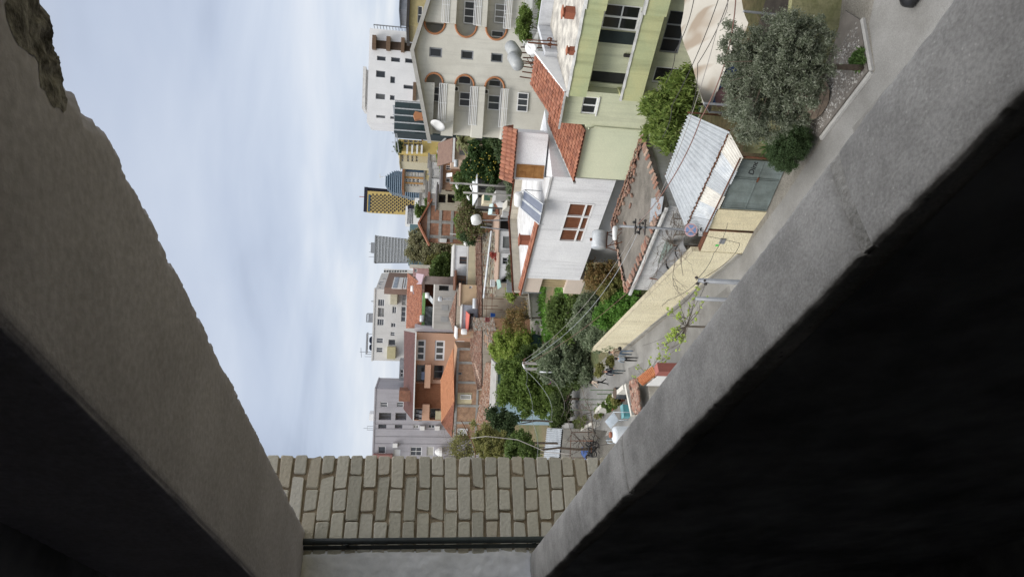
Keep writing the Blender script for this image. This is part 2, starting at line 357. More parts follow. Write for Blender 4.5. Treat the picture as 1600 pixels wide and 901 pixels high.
def tile_quad(mb, A, B, C, D, pw=.26, pl=.40, amp=.085, jit=.012, lift=.035, islands=True):
    """barrel-tiled slope: A-B ridge edge, D-C eave edge. Each tile its own piece."""
    A, B, C, D = map(Vector, (A, B, C, D)); nu = max(2, round(max((B-A).length, (C-D).length)/pw)); nv = max(2, round(max((D-A).length, (C-B).length)/pl))
    nrm = (B-A).cross(D-A).normalized()
    if nrm.z < 0: nrm = -nrm
    P = lambda u, v: (A*(1-u)+B*u)*(1-v) + (D*(1-u)+C*u)*v
    mb.quad(P(0, 0)-nrm*.03, P(1, 0)-nrm*.03, P(1, 1)-nrm*.03, P(0, 1)-nrm*.03)
    K = 4
    for j in range(nv):
        for i in range(nu):
            t = rnd.uniform(-jit, jit); vs = []
            for vv, li in ((j/nv, 0), ((j+1.12)/nv, lift)):
                for k in range(K+1):
                    u = (i+k/K)/nu; h = amp*math.sin(math.pi*k/K)
                    vs.append(P(u, min(vv, 1.03)) + nrm*(h+li+t))
            mb.add(vs, [(k, k+1, K+2+k, K+1+k) for k in range(K)])
def corr_quad(mb, A, B, C, D, n=20, amp=.03, sag=0.0, nv=4):
    A, B, C, D = map(Vector, (A, B, C, D)); nrm = (B-A).cross(D-A).normalized()
    if nrm.z < 0: nrm = -nrm
    def fn(u, v):
        p = (A*(1-u)+B*u)*(1-v) + (D*(1-u)+C*u)*v
        return p + nrm*(amp*math.sin(u*n*2*math.pi)) - Vector((0, 0, sag*4*v*(1-v)))
    mb.grid(fn, n*6, nv)
def leaves(name, mat, parent, blobs, n, size, clump=.28, flat=.0, seed=1, elong=1.6, shellb=.55, nclump=None, up=0.0, kind=None):
    """blobs: (centre, (rx,ry,rz)). Leaves gather in clumps spread through the blobs' volume"""
    rg = np.random.default_rng(seed); vol = np.array([b[1][0]*b[1][1]*b[1][2] for b in blobs])**.8; vol = vol/vol.sum()
    nclump = nclump or max(20, n//90)
    bi = rg.choice(len(blobs), nclump, p=vol); cen = np.array([list(b[0]) for b in blobs])[bi]; rad = np.array([list(b[1]) for b in blobs])[bi]
    d = rg.normal(size=(nclump, 3)); d /= np.linalg.norm(d, axis=1)[:, None]
    rr = np.where(rg.random(nclump) < shellb, rg.uniform(.78, 1.05, nclump), rg.random(nclump)**(1/3)*.9)
    cc = cen + d*rad*rr[:, None]
    ci = rg.integers(0, nclump, n); rc = clump*rg.uniform(.5, 1.4, nclump)
    off = rg.normal(size=(n, 3))*.5; off[:, 2] *= .8
    p = cc[ci] + off*rc[ci][:, None]
    sz = size*rg.uniform(.55, 1.25, n)
    a = rg.normal(size=(n, 3)); a[:, 2] += up; a /= np.linalg.norm(a, axis=1)[:, None]
    w = rg.normal(size=(n, 3)); w[:, 2] += flat*3; b = np.cross(a, w); b /= np.linalg.norm(b, axis=1)[:, None]
    off0 = np.zeros(3); q = parent
    while q is not None: off0 += np.array(q.location); q = q.parent
    p -= off0
    A = a*(sz*elong*.5)[:, None]; B = b*(sz*.5)[:, None]
    v = np.stack([p-A, p+B, p+A, p-B], 1).reshape(-1, 3).astype(np.float32)
    me = bpy.data.meshes.new(name); me.vertices.add(4*n); me.vertices.foreach_set('co', v.ravel())
    me.loops.add(4*n); me.loops.foreach_set('vertex_index', np.arange(4*n, dtype=np.int32))
    me.polygons.add(n); me.polygons.foreach_set('loop_start', np.arange(0, 4*n, 4, dtype=np.int32)); me.polygons.foreach_set('loop_total', np.full(n, 4, dtype=np.int32))
    me.update(); me.validate(); me.materials.append(mat)
    o = bpy.data.objects.new(name, me); COL.objects.link(o)
    if parent is not None: o.parent = parent
    if kind: o['kind'] = kind
    return o, cc
def branchy(mb, p, d, ln, r, depth, rg, spread=.6, kids=(2, 4), sides=4, grav=0.0, shrink=.68):
    p = Vector(p); d = Vector(d).normalized(); pts = [p]; q = p.copy(); dd = d.copy(); n = 4
    for i in range(n):
        dd = (dd + Vector((rg.gauss(0, .16), rg.gauss(0, .16), rg.gauss(0, .13)-grav))).normalized(); q = q + dd*(ln/n); pts.append(q.copy())
    mb.tube(pts, r, sides if depth > 1 else 3, r*.55, cap=False); tips = [q]
    if depth > 0:
        for i in range(rg.randint(*kids)):
            k = rg.randint(1, n); nd = (dd + Vector((rg.gauss(0, spread), rg.gauss(0, spread), rg.gauss(0, spread*.8)))).normalized()
            tips += branchy(mb, pts[k], nd, ln*shrink*rg.uniform(.7, 1.2), r*.55, depth-1, rg, spread, kids, sides, grav, shrink)
    return tips
BARK = pm('bark', (.13, .10, .075), (.08, .06, .045), sc=6, bump=.6, bs=18)
TWIG = pm('bare_twig', (.16, .135, .11), (.10, .08, .065), sc=6, bump=.2)
def tree(name, label, base, blobs, n, size, mat, seed, cat='tree', trunk_r=.12, group=None, clump=.3, elong=1.6, shellb=.55, limbs=6, up=0.0, nclump=None):
    base = Vector(base); root = thing(name, label, cat, base, group); rg = random.Random(seed)
    c = sum((Vector(b[0]) for b in blobs), Vector())/len(blobs)
    mb = MB(); top = Vector((c.x, c.y, c.z)); k = [base + (top-base)*t + Vector((rg.gauss(0, .08), rg.gauss(0, .08), 0))*(t*2) for t in (0, .25, .5, .75, 1)]
    k[0] = base - Vector((0, 0, .05)); mb.tube(k, trunk_r, 8, trunk_r*.45)
    for i in range(limbs):
        b = blobs[i % len(blobs)]; e = Vector(b[0]) + Vector([rg.uniform(-.7, .7)*x for x in b[1]]); s = k[rg.randint(2, 4)]
        m = (s+e)/2 + Vector((rg.gauss(0, .1), rg.gauss(0, .1), .1)); mb.tube([s, m, e], trunk_r*.45, 5, trunk_r*.12)
    mb.obj('trunk', BARK, root, True); leaves('crown', mat, root, blobs, n, size, clump=clump, seed=seed, elong=elong, shellb=shellb, up=up, nclump=nclump)
    return root
def blob(px, dep, rpx, rz=None, ry=None):   # a crown lobe: photo centre, distance, radius in photo pixels (across, up)
    c = Dy(px, dep); k = (c-CP).length/FPX; r = rpx*k
    return (c, (r, (ry or rpx)*k, (rz or rpx)*k))
# ================================================================== the building the photograph is taken from
PH0 = math.radians(33); AV = Vector((-math.sin(PH0), math.cos(PH0), 0)); NV = Vector((math.cos(PH0), math.sin(PH0), 0))
def OB(s, o, z): return AV*s + NV*o + Vector((0, 0, CAMZ+z))
def obox(mb, s0, s1, o0, o1, z0, z1): mb.hexa([OB(s0, o0, z0), OB(s1, o0, z0), OB(s1, o1, z0), OB(s0, o1, z0), OB(s0, o0, z1), OB(s1, o0, z1), OB(s1, o1, z1), OB(s0, o1, z1)])
SILLM = pm('sill_concrete', (.43, .415, .395), (.35, .337, .318), sc=4.5, ro=.92, bump=.3, bs=190, fine=.16, bd=.003)
nt_ = SILLM.node_tree; b_ = nt_.nodes['Principled BSDF']; l_ = nt_.links.new        # pits and pale aggregate
tc_ = [n for n in nt_.nodes if n.type == 'TEX_COORD'][0]; vo = N(nt_, 'ShaderNodeTexVoronoi'); vo.inputs['Scale'].default_value = 30; l_(tc_.outputs['Object'], vo.inputs['Vector'])
nz = N(nt_, 'ShaderNodeTexNoise'); nz.inputs['Scale'].default_value = 9; l_(tc_.outputs['Object'], nz.inputs['Vector'])
mr1 = N(nt_, 'ShaderNodeMapRange'); mr1.inputs[1].default_value = .05; mr1.inputs[2].default_value = .17; mr1.inputs[3].default_value = .5; mr1.inputs[4].default_value = 1; l_(vo.outputs['Distance'], mr1.inputs[0])
mr2 = N(nt_, 'ShaderNodeMapRange'); mr2.inputs[1].default_value = .54; mr2.inputs[2].default_value = .62; l_(nz.outputs[0], mr2.inputs[0])
mm = N(nt_, 'ShaderNodeMixRGB'); l_(mr2.outputs[0], mm.inputs[0]); mm.inputs[1].default_value = (1, 1, 1, 1); l_(mr1.outputs[0], mm.inputs[2])
src = b_.inputs['Base Color'].links[0].from_socket; mu_ = N(nt_, 'ShaderNodeMixRGB', blend_type='MULTIPLY'); mu_.inputs[0].default_value = 1
l_(src, mu_.inputs[1]); l_(mm.outputs[0], mu_.inputs[2])
st = N(nt_, 'ShaderNodeTexNoise'); st.inputs['Scale'].default_value = 3.4; st.inputs['Detail'].default_value = 13; st.inputs['Roughness'].default_value = .72; l_(tc_.outputs['Object'], st.inputs['Vector'])   # old water stains and grime
sm = N(nt_, 'ShaderNodeMapRange'); sm.inputs[1].default_value = .40; sm.inputs[2].default_value = .60; sm.inputs[3].default_value = .68; sm.inputs[4].default_value = 1.06; l_(st.outputs[0], sm.inputs[0])
fl_ = N(nt_, 'ShaderNodeTexVoronoi'); fl_.inputs['Scale'].default_value = 75; l_(tc_.outputs['Object'], fl_.inputs['Vector'])
fm = N(nt_, 'ShaderNodeMapRange'); fm.inputs[1].default_value = .08; fm.inputs[2].default_value = .16; fm.inputs[3].default_value = 1.3; fm.inputs[4].default_value = 1.0; l_(fl_.outputs['Distance'], fm.inputs[0])
ms_ = N(nt_, 'ShaderNodeMath', operation='MULTIPLY'); l_(sm.outputs[0], ms_.inputs[0]); l_(fm.outputs[0], ms_.inputs[1])
vs_ = N(nt_, 'ShaderNodeVectorMath', operation='SCALE'); l_(mu_.outputs[0], vs_.inputs[0]); l_(ms_.outputs[0], vs_.inputs['Scale']); l_(vs_.outputs[0], b_.inputs['Base Color'])
SOFF = pm('soffit_plaster', (.61, .58, .66), (.49, .465, .525), sc=2.6, ro=.95, bump=.4, bs=60, fine=.12, bd=.005)
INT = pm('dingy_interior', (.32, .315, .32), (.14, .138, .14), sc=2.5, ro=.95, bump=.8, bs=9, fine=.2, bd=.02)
PLAST = pm('white_plaster', (.90, .89, .90), (.80, .795, .80), sc=2.5, ro=.9, bump=.6, bs=16, bd=.012)
FACM = pm('facade_render', (.40, .38, .34), sc=.8, streak=.3)
own = thing('apartment_building', 'bare concrete apartment building framing the view with sill, soffit and silicate brick wall', 'building', OB(0, 0, -15))
def rough(s, o, z, k=1.0, f=14.0): return noise.noise(Vector((s*f, o*f, z*f)))*k
# sill (rough cast concrete, chipped arrises), with two shallow mortared joints
JO = lambda s, c, w: math.exp(-(((s-c)+.004*noise.noise(Vector((s*60, c*9, 1))))/w)**4)
mb = MB(); prof = [(.575, -.80), (.560, -.685), (.559, -.664), (.565, -.654), (.60, -.651), (.66, -.650), (.715, -.651), (.742, -.655), (.757, -.668), (.762, -.70), (.762, -.80)]
def sillpt(s, k):
    a = min(int(k+1e-6), len(prof)-2); t = k-a; v = k/(len(prof)-1)
    o = prof[a][0]*(1-t)+prof[a+1][0]*t; z = prof[a][1]*(1-t)+prof[a+1][1]*t
    inner = max(0, 1-v/.45); outer = max(0, (v-.6)/.4)
    c = max(0, noise.noise(Vector((s*9, 1.7, 3))))*.018 + abs(noise.noise(Vector((s*34, 5, 1))))*.014 + abs(noise.noise(Vector((s*90, 5, 1))))*.007
    co = abs(noise.noise(Vector((s*22, 9, 1))))*.008 + max(0, noise.noise(Vector((s*5, 19, 1))))*.006
    w = s+.03*(o-.66); g = JO(w, .727, .014)+JO(w, 1.976, .011)
    return o + inner*c - outer*co, z + noise.noise(Vector((s*6, o*8, 2)))*.0022 - inner*c*.5 - outer*co*.5 + noise.noise(Vector((s*45, o*45, 2)))*.0016 - g*.011
mb.grid(lambda u, v: OB(-.9+4.649*u**1.25, *sillpt(-.9+4.649*u**1.25, v*(len(prof)-1))), 900, 34); mb.obj('window_sill', SILLM, own, True)
JM = pm('joint_mortar', (.36, .345, .32), (.25, .24, .22), sc=14, bump=.9, bs=80, bd=.006)
for s0, w0 in ((.727, .017), (1.976, .012)):
    mb = MB()
    def fn(u, v):
        k = 2.6+4.6*v; o0, z0 = sillpt(s0, k); s = s0-.007-.03*(o0-.66)+w0*(u-.5)*2*(.85+.3*noise.noise(Vector((v*9, s0*7, u*2)))); o, z = sillpt(s, k); return OB(s, o, z0+.009+.002*noise.noise(Vector((u*5, v*30, s0)))-(.014 if u > .93 else 0))
    mb.grid(fn, 12, 40); mb.obj('joint_mortar', JM, own, True)
# lintel: soffit with a broken outer arris
mb = MB(); n = 460
def lintel(s, v):
    prof = [(.452, .98), (.452, .56), (.458, .540), (.47, .533), (.56, .530), (.66, .530), (.76, .530), (.84, .531), (.868, .534), (.885, .545), (.888, .60), (.888, 1.25)]
    k = v*(len(prof)-1); a = min(int(k+1e-6), len(prof)-2); t = k-a
    o = prof[a][0]*(1-t)+prof[a+1][0]*t; z = prof[a][1]*(1-t)+prof[a+1][1]*t
    outer = max(0, min(1, (v-.5)/.22)); inner = max(0, min(1, 1-(v/.28)))
    c = abs(noise.noise(Vector((s*16, 3, 3))))*.018 + abs(noise.noise(Vector((s*48, 3, 8))))*.009 + max(0, noise.noise(Vector((s*4.2, 8, 3))))*.02
    for s_, w, dp in ((.86, .035, .008), (.735, .045, .010), (.80, .025, .012), (1.02, .05, .008)):       # knocked-off corners near the viewer
        c += dp*math.exp(-((s-s_)/w)**2)
    o -= outer*c; z += outer*c*.35
    if v < .28: o += abs(noise.noise(Vector((s*18, 11, 3))))*.006*inner
    z += noise.noise(Vector((s*5, o*6, 2)))*.003*(1 if .2 < v < .75 else 0)
    br = math.exp(-((s-.72)/.07)**2)*math.exp(-((o-.83)/.05)**2)                                       # broken patch
    z += br*.012*(1+noise.noise(Vector((s*45, o*45, 4))))
    return OB(s, o, z)
mb.grid(lambda u, v: lintel(.05+3.699*u**1.3, v), n, 70); mb.obj('lintel', SOFF, own, True)
# scar where plaster has fallen off the soffit: it follows the lintel's own surface
mb = MB()
def fn(u, v):
    g = u*2*math.pi; r = v*(1+.45*noise.noise(Vector((math.cos(g)*2.4, math.sin(g)*2.4, 5)))); s = .715+.075*r*math.cos(g)*(1.5 if math.cos(g) < 0 else 1); vv = min(.86, .70+.15*r*math.sin(g)); p = lintel(s, vv)
    e = (1-v*v); k = .0006+e*(.004+.004*noise.noise(Vector((s*60, vv*60, 1)))+.003*noise.noise(Vector((s*170, vv*170, 1)))); return p - Vector((0, 0, k)) + NV*(k if vv > .78 else 0)
mb.grid(fn, 56, 22); mb.obj('broken_plaster', pm('scar', (.36, .34, .32), (.07, .062, .055), sc=30, bump=.8, bs=120, bd=.006), own, True)
# interior
mb = MB()
def fn(u, v):
    s, z = -1.2+4.95*u, -2.6+1.915*v; return OB(s, .553+noise.noise(Vector((s*3, z*3, 1)))*.012 - .02*max(0, noise.noise(Vector((s*2.2, z*5, 7)))-.25) - .006*v, z)
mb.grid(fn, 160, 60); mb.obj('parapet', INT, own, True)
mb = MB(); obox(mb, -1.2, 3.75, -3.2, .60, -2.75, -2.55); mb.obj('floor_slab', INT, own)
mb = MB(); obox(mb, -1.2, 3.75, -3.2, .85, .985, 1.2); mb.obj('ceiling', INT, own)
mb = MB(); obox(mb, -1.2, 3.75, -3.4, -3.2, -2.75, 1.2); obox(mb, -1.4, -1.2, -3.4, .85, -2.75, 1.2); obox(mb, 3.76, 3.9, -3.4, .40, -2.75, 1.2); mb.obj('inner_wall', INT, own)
mb = MB(); obox(mb, -1.19, .045, .46, .87, .54, .98); mb.obj('lintel_end', SOFF, own)
# jamb at the far end of the opening
mb = MB()
def fn(u, v):
    o, z = .2+.583*u, -.80+1.40*v; e = max(0, (u-.93)/.07); return OB(3.752+.012*noise.noise(Vector((o*5, z*5, 4)))+.004*noise.noise(Vector((o*30, z*30, 4)))+.035*e, o-.012*e*abs(noise.noise(Vector((z*12, 2, 2))))*2, z)
mb.grid(fn, 60, 120); mb.obj('plaster_jamb', PLAST, own, True)
mb = MB(); obox(mb, 3.80, 9, -3, .79, -1.2, 1.2); mb.obj('wall_core', pm('old_red_brick', (.22, .10, .065), (.30, .16, .11), sc=6, bump=.5), own)
# brick wall: silicate bricks one by one
mb = MB(); rg = random.Random(11); ci = 0; z = -1.62
def brick(mb, o0, o1, z0, z1, s0):
    j = lambda k=.004: rg.uniform(-k, k); bv = rg.uniform(.006, .012); tl = rg.uniform(-.004, .004)
    fr_ = [(o0+j(), z0+j()), (o1+j(), z0+j()), (o1+j(), z1+j()), (o0+j(), z1+j())]
    for q in range(4):
        if rg.random() < .10: fr_[q] = (fr_[q][0]+(.018 if q in (0, 3) else -.018)*rg.random(), fr_[q][1]+(.012 if q < 2 else -.012)*rg.random())
    ring = []
    for q in range(4):                     # rounded corners, chamfered rim
        a, b, c = fr_[q-1], fr_[q], fr_[(q+1) % 4]
        for t in (a, c):
            l = math.hypot(t[0]-b[0], t[1]-b[1]); ring.append((b[0]+(t[0]-b[0])*.007/l, b[1]+(t[1]-b[1])*.007/l))
    cx, cz = (o0+o1)/2, (z0+z1)/2; n = len(ring)
    sh = lambda k: [(cx+(o-cx)*(1-k/abs(o1-o0)*2), cz+(zz-cz)*(1-k/abs(z1-z0)*2)) for o, zz in ring]
    sf = s0-rg.uniform(.006, .016)
    vs = [OB(s0+.04, o, zz) for o, zz in ring] + [OB(sf+.004, o, zz) for o, zz in ring] + [OB(sf+.001+tl*(o-cx)*10, o, zz) for o, zz in sh(.002)] + [OB(sf, o, zz) for o, zz in sh(.005)]
    fs = [tuple(range(3*n, 4*n))]
    for r in range(3): fs += [(r*n+i, r*n+(i+1) % n, (r+1)*n+(i+1) % n, (r+1)*n+i) for i in range(n)]
    mb.add(vs, fs)
while z < 1.3:
    x = 1.285; first = True
    seq = [.19, .125, .25, .125] if ci % 2 == 0 else [.115, .25, .125, .25]
    for w in seq:
        if x < .70: break
        brick(mb, x-w+.009, x, z, z+.0655, 3.78); x -= w
    z += .0757+rg.uniform(-.0012, .0012); ci += 1
BRK = pick('silicate_brick', [(.56, .52, .42), (.62, .58, .48), (.47, .44, .36), (.66, .62, .53), (.54, .48, .37), (.60, .55, .46)], bump=.3, bs=60, vary=(.92, 1.06))
mb.obj('brick', BRK, own, False)
mb = MB()
mb.grid(lambda u, v: OB(3.785+.007*noise.noise(Vector((u*14, v*60, 2))), .70+.575*u, -1.65+3*v), 40, 220); obox(mb, 3.81, 9, .70, 1.265, -1.65, 1.3)
mb.obj('mortar_bed', pm('mortar', (.40, .32, .22), (.28, .22, .15), sc=9, bump=.9, bs=60, bd=.01), own, True)
mb = MB(); obox(mb, -9, 12, -8, .735, -15, -2.76); obox(mb, -1.40, 3.79, .60, .734, -2.755, -.71); obox(mb, 3.81, 12, -8, 1.26, -15, -1.66); obox(mb, -9, 12, -8, .86, 1.26, 3.6); obox(mb, -9, -1.41, -8, .735, -2.75, 1.25); obox(mb, -1.405, 9.02, -8, -3.41, -2.75, 1.25); obox(mb, 9.025, 12, -8, .7, -2.75, 1.25); obox(mb, 3.905, 9.02, -3.4, .78, -2.75, -1.66)
mb.obj('outer_wall', FACM, own)
mb = MB(); mb.tube([OB(3.715, .812, -3), OB(3.715, .811, -.1), OB(3.717, .812, 1.24)], .0165, 12); mb.tube([OB(3.742, .787, -3), OB(3.742, .786, 0), OB(3.742, .787, 1.24)], .011, 10)
for zz in (-.68, .3): obox(mb, 3.70, 3.79, .79, .795, zz, zz+.02)
mb.obj('drain_pipe', pm('pipe_paint', (.05, .062, .06), (.035, .04, .04), ro=.5, bump=.1), own, True)

# ================================================================== ground, road, pavements
GRD = pm('garden_soil', (.085, .10, .045), (.17, .125, .075), sc=.22, ro=.95, bump=.5, bs=4, fine=.25, bd=.1)
mb = MB(); mb.grid(lambda u, v: Vector((-2500+5000*u, -800+5000*v, 0)), 20, 20); tag(mb.obj('ground', GRD), kind='structure')
ROADM = pm('road_concrete', (.25, .245, .235), (.165, .16, .15), sc=.3, ro=.9, bump=.35, bs=24, fine=.14, bd=.01)
mb = MB(); rl = [(18, 16.5), (12.2, 20.6), (9.6, 21.3), (7.9, 20.9), (6.2, 23.7), (4.3, 26.3), (2.4, 29.4), (.7, 33.4), (-4.3, 47.2), (-7.4, 56), (-8.6, 62), (-13, 70)]
rr = [(8, 9), (5, 13), (3.5, 16), (1.5, 19), (-.5, 22), (-2, 25), (-3.5, 28.5), (-5, 32), (-8, 41), (-10.6, 50), (-12.5, 60), (-17, 68)]
for i in range(len(rl)-1): mb.quad((*rl[i], .012), (*rl[i+1], .012), (*rr[i+1], .012), (*rr[i], .012))
tag(mb.obj('road', ROADM), kind='structure')
mb = MB(); mb.quad(*[(x, y, .008) for x, y in ((13, 23.2), (9.5, 24.5), (6.2, 27.2), (3.0, 30.6), (.9, 35), (-4, 49), (-12, 70), (-20, 70), (-6, 28), (8, 12), (18, 16))]); tag(mb.obj('verge', pm('gravel_verge', (.22, .205, .18), (.15, .14, .12), sc=1.2, bump=.6, bs=18, fine=.3)), kind='structure')
mb = MB(); mb.quad(*[(x, y, .011) for x, y in ((15, 21), (11, 23), (8.6, 24.2), (6.3, 26.4), (9, 31.5), (16, 27))]); tag(mb.obj('courtyard_floor', pm('shade_paving', (.10, .085, .075), (.065, .055, .05), sc=1.5, bump=.4)), kind='structure')  # floor coloured dark to stand in for the shade under the canopy
PT = pm('road_patch', (.19, .185, .175), (.145, .14, .132), sc=1.4, bump=.4, bs=26)
for i, q in enumerate((((.6, 31), (-.8, 34.6), (-1.9, 34.2), (-.5, 30.4)), ((-4.5, 43), (-5.3, 46.2), (-6.4, 45.8), (-5.7, 42.5)), ((7.2, 20.1), (6.2, 22.0), (5.4, 21.5), (6.5, 19.6)))):
    mb = MB(); mb.quad(*[(x, y, .017) for x, y in q]); tag(mb.obj('road_patch', PT), kind='structure')
mb = MB(); mb.lathe((-1.2, 32.2, .018), [(.34, 0), (.34, .012), (.30, .014)], 20); mb.solo('manhole_cover', DARKM, 'round dark manhole cover set in the road beyond the budding sapling', 'manhole cover')
COB = pick('pebble', [(.30, .28, .26), (.19, .18, .165), (.45, .43, .40), (.24, .22, .20), (.55, .53, .5)], bump=.2)
mb = MB(); mb.quad((10.6, 22.6, .10), (9.9, 21.7, .10), (7.95, 21.15, .10), (6.3, 23.95, .10), (6.9, 25.4, .10), (8.6, 23.9, .10), (9.6, 23.0, .10)); mb.prism([(10.6, 22.6, 0), (9.9, 21.7, 0), (7.95, 21.15, 0), (6.3, 23.95, 0), (6.9, 25.4, 0), (8.6, 23.9, 0)], (0, 0, .09))
tag(mb.obj('pavement', pm('pebble_bed', (.15, .135, .12), (.20, .18, .16), sc=2, bump=.8, bs=40)), kind='structure')
mb = MB(); rg = random.Random(5)
tri = [((9.9, 21.9), (7.95, 21.3), (8.6, 23.8)), ((7.95, 21.3), (6.4, 24.0), (8.6, 23.8)), ((6.4, 24.0), (6.9, 25.3), (8.6, 23.8))]
for k in range(900):
    t = tri[rg.choices((0, 1, 2), (2.4, 3, 1))[0]]; a, b = rg.random(), rg.random()
    if a+b > 1: a, b = 1-a, 1-b
    x = t[0][0]+a*(t[1][0]-t[0][0])+b*(t[2][0]-t[0][0]); y = t[0][1]+a*(t[1][1]-t[0][1])+b*(t[2][1]-t[0][1]); r = rg.uniform(.02, .055)
    mb.lathe((x, y, .098), [(r, 0), (r*.8, r*.3), (r*.3, r*.42)], 6, sx=rg.uniform(.6, 1.3))
tag(mb.obj('pebbles', COB, None, True), kind='stuff')
mb = MB()
for a, b in (((9.9, 21.6), (7.9, 21.0)), ((7.86, 21.0), (6.2, 23.8))): mb.bar((*a, .055), (*b, .055), .14, .11)
tag(mb.obj('kerb', pm('kerb_stone', (.42, .41, .39), bump=.3)), kind='structure')
# ================================================================== yellow roadside wall, gate, shed
YEL = pm('yellow_roughcast', (.78, .71, .51), (.68, .61, .43), sc=.8, ro=.95, bump=1.0, bs=14, fine=.14, streak=.14, bd=.05)
PLIN = pm('grey_plinth', (.30, .285, .25), (.22, .21, .19), bump=.4)
def wallrun(name, label, pts, h, t, mat, cat='wall', cope=None, plinth=None):
    root = thing(name, label, cat, (*pts[0], 0)); mb = MB(); mp = MB(); mc = MB()
    for i in range(len(pts)-1):
        a, b = Vector((*pts[i], 0)), Vector((*pts[i+1], 0)); d = (b-a).normalized(); n = Vector((d.y, -d.x, 0))
        if n.y > 0 or (abs(n.y) < .3 and n.x > 0): n = -n
        h0, h1 = (h[i], h[i+1]) if isinstance(h, (list, tuple)) else (h, h)
        mb.hexa([a, b, b-n*t, a-n*t, a+Vector((0, 0, h0)), b+Vector((0, 0, h1)), b-n*t+Vector((0, 0, h1)), a-n*t+Vector((0, 0, h0))])
        if plinth: mp.hexa([a+n*.003, b+n*.003, b+n*.06, a+n*.06, a+n*.003+Vector((0, 0, plinth)), b+n*.003+Vector((0, 0, plinth)), b+n*.05+Vector((0, 0, plinth-.04)), a+n*.05+Vector((0, 0, plinth-.04))])
        if cope:
            for q in (0,):
                A, B = a+Vector((0, 0, h0+.003)), b+Vector((0, 0, h1+.003)); mc.hexa([A+n*.01, B+n*.01, B-n*t, A-n*t, A+n*.01+Vector((0, 0, .03)), B+n*.01+Vector((0, 0, .03)), B-n*t+Vector((0, 0, .05)), A-n*t+Vector((0, 0, .05))])
    mb.obj('wall_face', mat, root)
    if plinth: mp.obj('plinth', PLIN, root)
    if cope: mc.obj('coping', cope, root)
    return root
wA, wB = Gz(T('H', 1229, 350)), Gz(T('H', 725, 760))
d_ = (wB-wA).normalized(); w0 = wA - d_*4.4; w1 = wB + d_*1.0
wallrun('roadside_wall', 'long yellow roughcast wall with grey plinth running along the road', [(w0.x, w0.y), (wA.x, wA.y), (wB.x, wB.y), (w1.x, w1.y)], [2.45, 2.4, 2.2, 2.2], .25, YEL, cope=pm('dirty_coping', (.46, .41, .29), (.34, .30, .22), sc=4), plinth=.26)
gl, gr = Gz(T('F', 815, 618)), Gz(T('F', 955, 300))
g1 = w0; wallrun('gatepost_wall', 'short cream wall section between the teal gate and the meter box', [(gl.x-.02, gl.y+.03), ((gl.x+w0.x)/2+.12, (gl.y+w0.y)/2+.05)], 2.25, .3, pm('cream_roughcast', (.70, .62, .42), (.60, .53, .36), bump=.8, bs=16, streak=.2, bd=.04), cope=RUST)
q0 = Vector(((gl.x+w0.x)/2+.12, (gl.y+w0.y)/2+.05, 0)); wallrun('meter_pier', 'cream pier with notice stickers on its face between two wall runs', [(q0.x-.05, q0.y+.06), (w0.x+.03, w0.y-.04)], 2.1, .3, YEL, cope=RUST)
mb = MB(); mm_ = (q0+w0)/2; f_ = Fr((mm_.x, mm_.y), math.degrees(math.atan2(-(w0-q0).x, (w0-q0).y))); mb.fbox(f_, -.18, .12, 1.15, 1.4, .003, .05); root_ = mb.solo('meter_box', GREYM, 'small grey electricity meter box on the cream pier', 'meter box')
mb = MB(); mb.fbox(f_, .2, .32, 1.35, 1.5, .004, .01); mb.solo('notice', pm('green_paper', (.12, .6, .14), ro=.6, bump=0), 'bright green paper notice stuck to the cream pier', 'notice')
# gate
GATE = pm('teal_gate_paint', (.205, .245, .24), (.14, .165, .155), sc=1.6, ro=.6, bump=.15, streak=.45, metal=.1)
fg_ = Fr((gr.x, gr.y), math.degrees(math.atan2(-(gl-gr).x, (gl-gr).y))); gw = (gl-gr).length
gate = thing('metal_gate', 'weathered teal double metal gate under the corrugated awning', 'gate', (gl+gr)/2)
for a, b in ((0.04, gw*.37), (gw*.37+.02, gw-.04)):
    mb = MB(); mb.fbox(fg_, a, b, .06, 2.15, -.06, -.02)
    nr = 1
    lf = mb.obj('gate_leaf', GATE, gate)
    mb = MB()
    for s in (a, b-.05): mb.fbox(fg_, s, s+.05, .06, 2.15, -.017, .012)
    for z in (.06, 1.05, 2.1): mb.fbox(fg_, a+.052, b-.052, z, z+.05, -.017, .010)
    mb.obj('frame', GATE, lf)
mb = MB(); mb.fbox(fg_, gw*.37-.1, gw*.37+.12, 1.0, 1.08, .014, .03); mb.obj('latch', RUST, gate)
# graffiti on the gate: "Dino"
def text_obj(body, size, origin, right, up, mat, name, parent, off=.004):
    cu = bpy.data.curves.new('lettering', 'FONT'); cu.body = body; cu.size = size; cu.extrude = .002; cu.offset = .006; cu.shear = .25
    tmp = bpy.data.objects.new('lettering_tmp', cu); COL.objects.link(tmp); bpy.context.view_layer.update()
    me = bpy.data.meshes.new_from_object(tmp.evaluated_get(bpy.context.evaluated_depsgraph_get())); bpy.data.objects.remove(tmp)
    r, u = Vector(right).normalized(), Vector(up).normalized(); n = r.cross(u)
    o = Vector(origin); q = parent; offp = Vector((0, 0, 0))
    while q is not None: offp += q.location; q = q.parent
    for v in me.vertices: v.co = o + r*v.co.x + u*v.co.y + n*(v.co.z+off) - offp
    me.materials.clear(); me.materials.append(mat); ob = bpy.data.objects.new(name, me); COL.objects.link(ob); ob.parent = parent; return ob
text_obj('Dino', .34, fg_.pt(gw*.30, 1.32, -.018), -fg_.d, (0, 0, 1), BLACKP, 'graffiti', gate)
